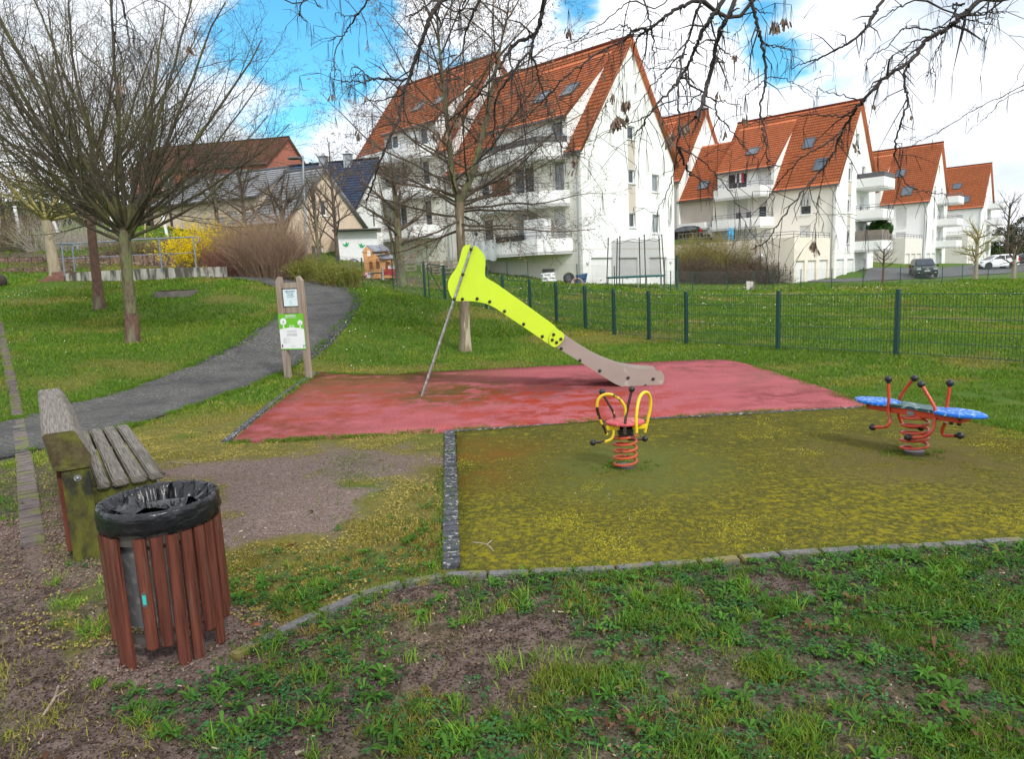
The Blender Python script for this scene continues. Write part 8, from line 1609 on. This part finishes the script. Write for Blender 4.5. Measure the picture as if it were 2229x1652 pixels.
# ================================================================== GRASS, WEEDS, LEAVES, STONES
r7 = np.random.default_rng(11)
polys_block = [red_poly, path_poly, strip_poly, drive_poly, drive2_poly]
def scatter(n, y0, y1, xl=None, kx=.80):
    y = np.sqrt(r7.random(n)*(y1**2-y0**2)+y0**2) if y0 >= 0 else r7.uniform(y0, y1, n); x = (r7.random(n)*2-1)*(kx*y+.35); return x, y
def blades(x, y, h, w, lean, c0, c1, z0=-.012, bend=.5):
    n = len(x); z = T(x, y)+z0; a = r7.random(n)*2*np.pi; l = np.abs(r7.normal(0, lean, n)); b = r7.random(n)*2*np.pi
    p = np.c_[x, y, z]; s = np.c_[np.cos(a), np.sin(a), np.zeros(n)]*(w[:, None]*.5); d = np.c_[np.cos(b)*l, np.sin(b)*l, np.ones(n)]; d /= np.linalg.norm(d, axis=1)[:, None]
    mid = p+d*h[:, None]*.55; d2 = d+np.c_[np.cos(b), np.sin(b), -.4*np.ones(n)]*bend; d2 /= np.linalg.norm(d2, axis=1)[:, None]; tip = mid+d2*h[:, None]*.5
    V = np.stack([p-s, p+s, mid+s*.8, mid-s*.8, tip], 1).reshape(-1, 3); k = np.arange(n)[:, None]*5; q = k+np.array([[0, 1, 2, 3]]); t = k+np.array([[3, 2, 4]])
    mix_ = r7.random((n, 1)); col = np.repeat(c0*(1-mix_)+c1*mix_, 5, 0); return V, q, t, col
def free(x, y, green=True):
    k = np.ones(len(x), bool)
    for P in polys_block: k &= ~inpoly(x, y, P)
    if green: k &= ~inpoly(x, y, green_poly)
    k &= polydist(x, y, kerb_c) > .045; k &= polydist(x, y, sett_c) > .07
    k &= ~((np.abs(x+1.655) < .2) & (np.abs(y-3.035) < .2)); return k
GA, GB, GY = arr((.060, .125, .014)), arr((.19, .32, .038)), arr((.40, .34, .06)); GDRY = arr((.40, .32, .14))
Vs_, Q_, T_, C_, off = [], [], [], [], 0
def addb(r):
    global off
    V, q, t, c = r; Vs_.append(V); Q_.append(q+off); T_.append(t+off); C_.append(c); off += len(V)
def zone(n, y0, y1, hh, ww, lean, dens, cols=(GA, GB), green=True, kx=.80, ymoss=True):
    x, y = scatter(n, y0, y1, kx=kx); so_, mo_, gr_, g2_ = zones(x, y); n1 = fbm(x, y, .8, 21, 4); n2 = fbm(x, y, 4.5, 22, 3)
    p = dens(x, y, so_, mo_, gr_, g2_, n1, n2); k = (r7.random(n) < p) & free(x, y, green); x, y, mo_, n1, n2 = x[k], y[k], mo_[k], n1[k], n2[k]; m = len(x)
    h = hh[0]+(hh[1]-hh[0])*r7.random(m)*(.45+1.1*n2); h *= (1-.45*mo_); w = ww[0]+(ww[1]-ww[0])*r7.random(m)
    t = np.clip(mo_+.5*(n1 > .6)*r7.random(m), 0, 1)[:, None]; dry = (r7.random(m) < .04+.25*mo_)[:, None]
    c0 = cols[0]*(1-t)+arr((.16, .16, .03))*t; c1 = cols[1]*(1-t)+GY*t; var = (.75+.6*n1)[:, None]; c0 = np.where(dry, GDRY*.6, c0*var); c1 = np.where(dry, GDRY, c1*var)
    addb(blades(x, y, h, w, lean, c0, c1))
# foreground strip below the kerb: patchy, in tufts
zone(420000, 1.3, 4.6, (.02, .065), (.003, .0055), .85, lambda x, y, s, m, g, g2, n1, n2: .75*(1-s*.93)*(1-g*.92)*(1-g2*.97)*smooth(.44, .63, n2+.22*(n1-.5)), green=True)
zone(260000, 4.2, 9.5, (.015, .055), (.005, .009), .8, lambda x, y, s, m, g, g2, n1, n2: (1-s*.9)*(1-g*.95)*(1-g2*.95)*smooth(.25, .55, n2)*(1-.35*m))
zone(230000, 9., 18, (.03, .08), (.010, .018), .7, lambda x, y, s, m, g, g2, n1, n2: .55+.6*(n2-.3))
zone(210000, 17, 31, (.05, .12), (.018, .034), .6, lambda x, y, s, m, g, g2, n1, n2: .5+.7*(n2-.3))
zone(160000, 29, 56, (.07, .17), (.035, .07), .6, lambda x, y, s, m, g, g2, n1, n2: (.5+.7*(n2-.3))*(1-.85*s))
grass_o = np_obj('lawn_grass', np.concatenate(Vs_), [np.concatenate(Q_), np.concatenate(T_)], M['leaf_attr'], col=np.concatenate(C_)); tag(grass_o, 'short rough winter grass over the lawns and the meadow', 'grass', kind='stuff')
# tussocks of longer grass (countless)
Vs_, Q_, T_, C_, off = [], [], [], [], 0
nt_ = 420; tx_, ty_ = scatter(nt_, 1.4, 5.2, kx=.8); so_, mo_, gr_, g2_ = zones(tx_, ty_); ok = free(tx_, ty_) & (ty_ < 3.9+.0*tx_) & (polydist(tx_, ty_, kerb_c) > .12) & (gr_ < .5) & (g2_ < .4) & ~inpoly(tx_, ty_, soil_poly)
for cx_, cy_ in zip(tx_[ok], ty_[ok]):
    m = int(r7.uniform(25, 75)); s = r7.uniform(.012, .04); hb = r7.uniform(.05, .11); br_ = r7.uniform(.7, 1.4); addb(blades(cx_+r7.normal(0, s, m), cy_+r7.normal(0, s, m), hb*r7.uniform(.5, 1.1, m), r7.uniform(.003, .006, m), .8, np.tile(GA*br_*1.1, (m, 1)), np.tile(GB*br_*1.15, (m, 1))))
nt_ = 900; tx_, ty_ = scatter(nt_, 12, 55, kx=.8); ok = free(tx_, ty_); tx_, ty_ = tx_[ok], ty_[ok]
for cx_, cy_ in zip(tx_, ty_):
    m = 22; sc_ = .4+cy_*.035; addb(blades(cx_+r7.normal(0, .06*sc_*2, m), cy_+r7.normal(0, .06*sc_*2, m), .13*sc_*r7.uniform(.5, 1.1, m), .02*sc_*r7.uniform(.6, 1.2, m), .7, np.tile(GA*1.1, (m, 1)), np.tile(GB*1.1, (m, 1))))
# grass at the foot of the springs
for (cx_, cy_) in ((o1[0], o1[1]), (cen[0], cen[1])):
    for k_ in range(46): a = r7.random()*6.28; rr = r7.uniform(.06, .20); m = 12; addb(blades(cx_+1.4*rr*math.cos(a)+r7.normal(0, .015, m), cy_+rr*math.sin(a)+r7.normal(0, .015, m), r7.uniform(.02, .05, m), r7.uniform(.004, .008, m), 1., np.tile(GA*.8, (m, 1)), np.tile(GB*.9, (m, 1)), z0=.0))
# fringe creeping over kerb and surface edges
def fringe(C, n, sp_r, h0, h1, hgt=0.):
    P = [np.asarray(c[:2], float) for c in C]; i = r7.integers(0, len(P)-1, n); t = r7.random(n); A = np.array(P)[i]; B = np.array(P)[i+1]; q = A+(B-A)*t[:, None]+r7.normal(0, sp_r, (n, 2)); nn = fbm(q[:, 0], q[:, 1], 5, 33, 3); k = r7.random(n) < smooth(.42, .6, nn); q = q[k]; m = len(q)
    addb(blades(q[:, 0], q[:, 1], r7.uniform(h0, h1, m), r7.uniform(.004, .007, m), .9, np.tile(GA, (m, 1)), np.tile(GB, (m, 1)), z0=hgt))
fringe(kerb_c, 8000, .055, .012, .035, .0); fringe(sett_c, 5000, .06, .01, .03); fringe([red_poly[0], red_poly[-1], red_poly[-2], red_poly[-3], red_poly[-4], red_poly[-5]], 9000, .05, .015, .045, .0); fringe(green_poly[3:8], 8000, .12, .02, .05); fringe(red_poly[2:11], 12000, .06, .02, .05); fringe(red_poly[10:15], 8000, .07, .02, .05)
fringe([c for c in path_poly[2:16]], 30000, .06, .03, .07, .0); fringe(path_poly[22:34], 26000, .06, .03, .07, .0)
tus = np_obj('grass_tussocks', np.concatenate(Vs_), [np.concatenate(Q_), np.concatenate(T_)], M['leaf_attr'], col=np.concatenate(C_)); tag(tus, 'longer tussocks and fringes of grass at edges and in the soil', 'grass', kind='stuff')
# moss cushions on the rubber and in the thin lawn
def moss(n, f, cols, name, label, s0, s1):
    x, y = f(n); m = len(x); z = T(x, y); s = r7.uniform(s0, s1, m)[:, None]; V = []; p = np.c_[x, y, z+.003]
    a = r7.random(m)*6.28; pts_ = [p+np.c_[np.cos(a+k_*2.09), np.sin(a+k_*2.09), np.zeros(m)]*s for k_ in range(3)]+[p+np.c_[r7.normal(0, .2, m), r7.normal(0, .2, m), np.ones(m)]*s*.9]
    V = np.stack(pts_, 1).reshape(-1, 3); k_ = np.arange(m)[:, None]*4; F3 = np.concatenate([k_+np.array([[0, 1, 3]]), k_+np.array([[1, 2, 3]]), k_+np.array([[2, 0, 3]])]); t = r7.random((m, 1)); col = np.repeat(arr(cols[0])*(1-t)+arr(cols[1])*t, 4, 0)
    tag(np_obj(name, V, F3, M['stone_attr'], col=col), label, 'moss', kind='stuff')
def fm(n):
    x, y = scatter(n, 3.3, 7.9); k = inpoly(x, y, green_poly); x, y = x[k], y[k]; n2 = fbm(x, y, 3., 44, 5); d = polydist(x, y, kerb_c); d2 = polydist(x, y, sett_c); p = smooth(.50, .66, n2+.24*smooth(1.9, .05, d)+.10*smooth(.35, .02, d2)-.09); k = r7.random(len(x)) < p; return x[k], y[k]
moss(170000, fm, ((.13, .13, .02), (.38, .34, .035)), 'moss_cushions', 'yellow-green moss cushions on the rubber near the kerb', .004, .011)
def fm0(n):
    x, y = scatter(n, 3.3, 7.9); k = inpoly(x, y, green_poly); x, y = x[k], y[k]; n2 = fbm(x, y, 5., 46, 4); k = r7.random(len(x)) < smooth(.38, .58, n2); return x[k], y[k]
moss(150000, fm0, ((.055, .055, .014), (.20, .175, .03)), 'olive_moss', 'low olive brown moss clumps covering the old rubber', .004, .011)
def fm2(n):
    x, y = scatter(n, 3., 8.); k = ~covered(x, y) & (x < 0.2) & ~belowk(x, y); x, y = x[k], y[k]; so_, mo_, gr_, g2_ = zones(x, y); n2 = fbm(x, y, 6., 45, 4); k = (r7.random(len(x)) < mo_*(1-gr_)*smooth(.4, .6, n2)) & free(x, y); return x[k], y[k]
moss(120000, fm2, ((.20, .16, .04), (.38, .32, .09)), 'lawn_moss', 'straw yellow moss in the thin lawn before the bench', .004, .010)
def fcr(n):
    x, y = scatter(n, 3.3, 7.9); k = inpoly(x, y, green_poly); x, y = x[k], y[k]; k = r7.random(len(x)) < .5; return x[k], y[k]
moss(3500, fcr, ((.05, .045, .02), (.38, .36, .30)), 'surface_debris', 'tiny dark crumbs and pale flecks scattered on the mossy rubber', .004, .011)
# broad leaved weeds: rosettes
Vw, Fw, Cw = [], [], []
def leaf(p, az, L_, w, rise, col):
    d = arr((math.cos(az), math.sin(az), 0)); s = arr((-d[1], d[0], 0)); k = len(Vw); P = []
    for t, ww in ((0, .18), (.3, .75), (.6, 1.), (.85, .7), (1., .05)):
        z = rise*math.sin(t*2.2)*L_*.6; c = p+d*L_*t+arr((0, 0, z+.004)); P += [c-s*w*ww*.5+arr((0, 0, .18*w*ww)), c+s*w*ww*.5+arr((0, 0, .18*w*ww))]
    Vw.extend(P); Cw.extend([col]*10)
    for i in range(4): Fw.append((k+2*i, k+2*i+1, k+2*i+3, k+2*i+2))
rw = random.Random(9); NWD = 15000; wx, wy = scatter(NWD, 1.4, 5.4); so_, mo_, gr_, g2_ = zones(wx, wy); n1 = fbm(wx, wy, 1.3, 55, 4); below = inpoly(wx, wy, [tuple(k_) for k_ in kerb_c]+[(9, 3.2), (9, -3), (-6, -3), (-3, 1.5)])
dens_ = np.where(below, smooth(.32, .54, n1+.10*smooth(-1, 1.6, wx)+.07*smooth(2.2, 3.4, wy)-.05*so_), .22*smooth(.45, .6, n1)+.6*smooth(.7, .15, polydist(wx, wy, [(-1.3, 3.3), (-.6, 3.6)])))
ok = (r7.random(NWD) < dens_*(1-gr_)*(1-.8*g2_)) & free(wx, wy) & ~inpoly(wx, wy, soil_poly)
for x_, y_ in zip(wx[ok], wy[ok]):
    z_ = Tz(x_, y_); kind = rw.random(); br_ = rw.uniform(.7, 1.35)
    if kind < .55:
        n_ = rw.randint(5, 9); L_ = rw.uniform(.010, .028); c = tuple(arr((.055, .145, .045))*br_*rw.uniform(.7, 1.3))
        for i in range(n_): leaf(arr((x_, y_, z_)), rw.random()*6.28, L_*rw.uniform(.6, 1.1), L_*.42, rw.uniform(.1, 1.), c)
    elif kind < .8:
        n_ = rw.randint(5, 12); L_ = rw.uniform(.025, .065); c = tuple(arr((.075, .185, .028))*br_); a0 = rw.random()*6
        for i in range(n_): leaf(arr((x_, y_, z_)), a0+i*2.4+rw.gauss(0, .3), L_*rw.uniform(.4, 1.15), L_*rw.uniform(.16, .30), rw.uniform(.1, 1.2), tuple(arr(c)*rw.uniform(.7, 1.3)) if rw.random() > .03 else (.24, .21, .05))
    else:
        for i in range(rw.randint(10, 22)): L_ = rw.uniform(.008, .02); leaf(arr((x_+rw.gauss(0, .03), y_+rw.gauss(0, .03), z_+rw.random()*.015)), rw.random()*6.28, L_, L_*.7, .3, tuple(arr((.055, .15, .05))*br_*rw.uniform(.8, 1.3)))
tag(np_obj('weeds', np.array(Vw), np.array(Fw), M['leaf_attr'], col=np.array(Cw), smooth=True), 'low green broad-leaved weeds growing in the muddy foreground', 'weeds', kind='stuff')
# fallen leaves
Vw, Fw, Cw = [], [], []; lx, ly = scatter(520, 1.4, 8.5); so_, mo_, gr_, g2_ = zones(lx, ly); ok = (ly < 4.2) | (r7.random(520) < .35); ok &= free(lx, ly)
for x_, y_ in zip(lx[ok], ly[ok]):
    z_ = Tz(x_, y_); L_ = rw.uniform(.015, .045); c = rw.choice(((.10, .055, .035), (.17, .08, .04), (.06, .04, .03), (.22, .15, .09))); 
    for i in range(rw.choice((1, 1, 2, 3))): leaf(arr((x_+rw.gauss(0, .01), y_+rw.gauss(0, .01), z_+.004+rw.random()*.008)), rw.random()*6.28, L_, L_*rw.uniform(.3, .6), rw.uniform(-.1, .7), tuple(arr(c)*rw.uniform(.7, 1.2)))
for cx_, cy_ in ((gp(1770, 1390)[:2]), (gp(2060, 1440)[:2]), (gp(1850, 1330)[:2]), (gp(1340, 1590)[:2]), (gp(2120, 1600)[:2])):
    for i in range(16): x_, y_ = cx_+rw.gauss(0, .05), cy_+rw.gauss(0, .05); L_ = rw.uniform(.02, .05); leaf(arr((x_, y_, .012+rw.random()*.02)), rw.random()*6.28, L_, L_*.45, rw.uniform(.4, 1.5), tuple(arr((.15, .085, .05))*rw.uniform(.6, 1.4)))
tag(np_obj('fallen_leaves', np.array(Vw), np.array(Fw), M['leaf_attr'], col=np.array(Cw), smooth=True), 'brown curled dead leaves scattered on the ground', 'leaves', kind='stuff')
# fine litter: straw, leaf scraps and twiglets (countless)
n_ = 26000; x, y = scatter(n_, 1.3, 4.6); so_, mo_, gr_, g2_ = zones(x, y); nn = fbm(x, y, 2.6, 77, 4); k = (r7.random(n_) < np.where(belowk(x, y), .25+.9*smooth(.45, .62, nn), .18)) & free(x, y); x, y = x[k], y[k]; m = len(x); a = r7.random(m)*6.28; L_ = r7.uniform(.004, .016, m)*(1+1.2*(r7.random(m) < .08)); w = r7.uniform(.0015, .006, m); z = T(x, y)+.004+.012*r7.random(m); dz = r7.normal(0, .003, (m, 4))
c_, s_ = np.cos(a), np.sin(a); P4 = [np.c_[x+c_*L_*i-s_*w*j, y+s_*L_*i+c_*w*j, z] for i, j in ((-.5, -.5), (.5, -.4), (.5, .4), (-.5, .5))]; V = np.stack(P4, 1); V[..., 2] += dz; t = r7.random((m, 1)); cc = arr((.05, .03, .02))*(1-t)+arr((.27, .17, .11))*t; cc = np.where(r7.random((m, 1)) < .12, arr((.42, .36, .26)), cc)
tag(np_obj('ground_litter', V.reshape(-1, 3), np.arange(m*4).reshape(-1, 4), M['stone_attr'], col=np.repeat(cc, 4, 0)), 'straw, leaf scraps and twiglets strewn over the muddy foreground', 'litter', kind='stuff')
# one orange leaf by the kerb
Vw, Fw, Cw = [], [], []; p = gp(549, 1386); leaf(arr((p[0]-.03, p[1], .014)), .1, .075, .028, .9, (.42, .13, .05)); tag(np_obj('dead_leaf', np.array(Vw), np.array(Fw), M['leaf_attr'], col=np.array(Cw), smooth=True), 'single orange-brown leaf beside the kerb end, right of the bin', 'leaf')
# gravel
def gravel(n, f, s0, s1, cols, name, label):
    x, y = f(n); m = len(x); z = T(x, y); s = r7.uniform(s0, s1, m)[:, None]*r7.uniform(.6, 1.2, (m, 3)); base = np.array([(1, 0, 0), (0, 1, 0), (-1, 0, 0), (0, -1, 0), (0, 0, 1), (0, 0, -1)], float); J = 1+r7.normal(0, .18, (m, 6, 3)); a = r7.random(m)*6.28; ca, sa = np.cos(a), np.sin(a)
    V = base[None]*J*s[:, None]; V = np.stack([V[..., 0]*ca[:, None]-V[..., 1]*sa[:, None], V[..., 0]*sa[:, None]+V[..., 1]*ca[:, None], V[..., 2]*.7], -1)+np.c_[x, y, z+s[:, 2]*.25][:, None]
    fc = np.array([(0, 1, 4), (1, 2, 4), (2, 3, 4), (3, 0, 4), (1, 0, 5), (2, 1, 5), (3, 2, 5), (0, 3, 5)]); F3 = (np.arange(m)[:, None, None]*6+fc[None]).reshape(-1, 3); t = r7.random((m, 1)); col = np.repeat(arr(cols[0])*(1-t)+arr(cols[1])*t, 6, 0)
    tag(np_obj(name, V.reshape(-1, 3), F3, M['stone_attr'], col=col), label, 'gravel', kind='stuff')
def fg(n):
    x, y = scatter(n, 2.2, 6.2); _, _, g, g2 = zones(x, y); k = (r7.random(len(x)) < g2) & free(x, y); return x[k], y[k]
gravel(60000, fg, .005, .012, ((.10, .065, .05), (.30, .22, .18)), 'gravel', 'brown gravel under the litter bin and the bench')
def fg2(n):
    x, y = scatter(n, 3.5, 8.); _, _, g, g2 = zones(x, y); k = (r7.random(len(x)) < .75*g) & free(x, y) & ~covered(x, y); return x[k], y[k]
gravel(60000, fg2, .003, .008, ((.17, .12, .10), (.38, .30, .26)), 'fine_gravel', 'fine pinkish gravel showing through the worn lawn')
def fg3(n):
    x, y = scatter(n, 1.3, 4.2); so_, _, g, g2 = zones(x, y); k = (r7.random(len(x)) < .5*so_+.1) & free(x, y); return x[k], y[k]
gravel(42000, fg3, .002, .008, ((.03, .02, .016), (.19, .14, .12)), 'soil_crumbs', 'dark clods and crumbs on the bare soil')
# daisies and pale flecks in the lawns
def fd(n):
    x, y = scatter(n, 12., 46.); n2 = fbm(x, y, .35, 66, 4); k = (r7.random(len(x)) < smooth(.52, .68, n2)) & free(x, y); return x[k], y[k]
x, y = fd(2600); m = len(x); s = (.004+.00038*y)*r7.uniform(.6, 1.3, m); z = T(x, y)+.03+.0008*y; a = np.arange(5)*1.257; V = np.stack([np.c_[x+s*math.cos(t), y+s*math.sin(t)*.6, z+s*math.sin(t)*.8] for t in a], 1).reshape(-1, 3); tag(np_obj('daisies', V, np.arange(m*5).reshape(-1, 5), M['white_paint']), 'tiny white daisies dotted through the lawns', 'daisies', kind='stuff')
# fallen twigs
for i, (P, lab) in enumerate((([(128, 1500), (120, 1525), (108, 1545), (96, 1562)], 'small forked dead twig on the bare soil path at lower left'), ([(372, 1008), (400, 1012), (440, 1010)], 'thin dead twig on the worn gravel left of the rubber'), ([(1030, 1185), (1060, 1190), (1075, 1205)], 'thin dead twig on the moss near the kerb'))):
    q = [gp(*p_)+arr((0, 0, .012)) for p_ in P]; o = empty('fallen_twig', tuple(q[0]), lab, 'twig', group='fallen twigs'); mb = MB(); mb.tube(crs(q, 4), .0055 if i == 0 else .004, 6); mb.build('twig', M['wood_sign'], o, smooth=True, world=True); mb = MB(); mb.tube([q[1], q[1]+arr((.03, .04, .01))], .003, 5); mb.build('side_twig', M['wood_sign'], o, world=True)
# ================================================================== light
SKYT = (.85, 1.9, 1.95); CLD = .94; EXPO = .3
sun_d = bpy.data.lights.new('sun', 'SUN'); sun = bpy.data.objects.new('sun', sun_d); COL.objects.link(sun)
sv = Vector((.52, -.80, .85)).normalized(); sun.rotation_euler = (-sv).to_track_quat('-Z', 'Y').to_euler(); sun_d.energy = 2.2; sun_d.angle = R(7); sun_d.color = (1., .96, .90)
wd = bpy.data.worlds.new('World'); scene.world = wd; wd.use_nodes = True; nt = wd.node_tree; L = nt.links; bg = nt.nodes['Background']
sky = N(nt, 'ShaderNodeTexSky', sky_type='NISHITA'); sky.sun_disc = False; sky.sun_elevation = math.asin(sv.z); sky.sun_rotation = math.atan2(sv.x, sv.y); sky.altitude = 100; sky.ozone_density = 2.5
tc = N(nt, 'ShaderNodeTexCoord'); vec = tc.outputs['Generated']
def wn(sc, det=8, z=2.2, off=0., ro=.55):
    mp = N(nt, 'ShaderNodeMapping'); mp.inputs['Scale'].default_value = (1, 1, z); mp.inputs['Location'].default_value = (off, off, 0); L.new(vec, mp.inputs[0])
    n = N(nt, 'ShaderNodeTexNoise'); n.inputs['Scale'].default_value = sc; n.inputs['Detail'].default_value = det; n.inputs['Roughness'].default_value = ro; L.new(mp.outputs[0], n.inputs['Vector']); return n.outputs[0]
def mth(op, a, b=None):
    n = N(nt, 'ShaderNodeMath', operation=op)
    for i, v in enumerate((a, b)):
        if v is None: continue
        if isinstance(v, (int, float)): n.inputs[i].default_value = v
        else: L.new(v, n.inputs[i])
    return n.outputs[0]
def mrange(v, lo, hi, a=0., b=1.):
    n = N(nt, 'ShaderNodeMapRange'); n.interpolation_type = 'SMOOTHSTEP'; L.new(v, n.inputs[0]); n.inputs[1].default_value = lo; n.inputs[2].default_value = hi; n.inputs[3].default_value = a; n.inputs[4].default_value = b; return n.outputs[0]
# gaps of blue: directions of the openings in the cloud
gap = None
nz = wn(3.2, 9, 2.4, 3.); nz2 = wn(9., 7, 1.6, 7.)
for (px, py, rad, amp) in ((575, 135, .16, 1.15), (660, 50, .13, .85), (735, 120, .10, .9), (800, 40, .08, .8), (430, 200, .10, .8), (300, 90, .09, .6), (520, 190, .10, 1.0), (1690, 130, .10, 1.1), (1700, 30, .10, .9), (1580, 60, .08, .7), (1250, 15, .06, .8), (1830, 190, .07, .75), (2229, 40, .10, .5), (2090, 220, .12, .45), (1950, 60, .10, .25)):
    d = ray(px, py); d = d/np.linalg.norm(d)
    dn = N(nt, 'ShaderNodeVectorMath', operation='DISTANCE'); L.new(vec, dn.inputs[0]); dn.inputs[1].default_value = tuple(float(q) for q in d)
    g = mrange(dn.outputs['Value'], rad*1.2, rad*.05, 0., amp*.95); gap = g if gap is None else mth('MAXIMUM', gap, g)
ndist = mth('ADD', mth('MULTIPLY', nz, .9), mth('MULTIPLY', nz2, .35))
behind = mrange(wn(1.6, 7, 1.5, 1.), .56, .66, 0., .35)
cover = mrange(mth('SUBTRACT', mth('MAXIMUM', gap, behind), mth('MULTIPLY', mth('SUBTRACT', ndist, .60), 3.2)), .30, .80)   # 1 = blue
shade = mrange(wn(2.6, 8, 2.8, 5.), .42, .70, 0., 1.)
cl = N(nt, 'ShaderNodeMix', data_type='RGBA'); L.new(shade, cl.inputs[0]); cl.inputs[6].default_value = (1.22, 1.25, 1.30, 1); cl.inputs[7].default_value = (.62, .72, .84, 1)
skm = N(nt, 'ShaderNodeMix', data_type='RGBA', blend_type='MULTIPLY'); skm.inputs[0].default_value = 1.; L.new(sky.outputs[0], skm.inputs[6]); skm.inputs[7].default_value = (SKYT[0], SKYT[1], SKYT[2], 1)
bg.inputs['Strength'].default_value = .1
cl10 = N(nt, 'ShaderNodeMix', data_type='RGBA', blend_type='MULTIPLY'); cl10.inputs[0].default_value = 1.; L.new(cl.outputs[2], cl10.inputs[6]); cl10.inputs[7].default_value = (10*CLD, 10*CLD, 10*CLD, 1)
fin = N(nt, 'ShaderNodeMix', data_type='RGBA'); L.new(cover, fin.inputs[0]); L.new(cl10.outputs[2], fin.inputs[6]); L.new(skm.outputs[2], fin.inputs[7]); L.new(fin.outputs[2], bg.inputs['Color'])
vs = scene.view_settings; vs.view_transform = 'Standard'; vs.look = 'None'; vs.exposure = EXPO; vs.gamma = 1
scene.display_settings.display_device = 'sRGB'
scene.cycles.max_bounces = 6; scene.cycles.diffuse_bounces = 3; scene.cycles.glossy_bounces = 3; scene.cycles.transparent_max_bounces = 12
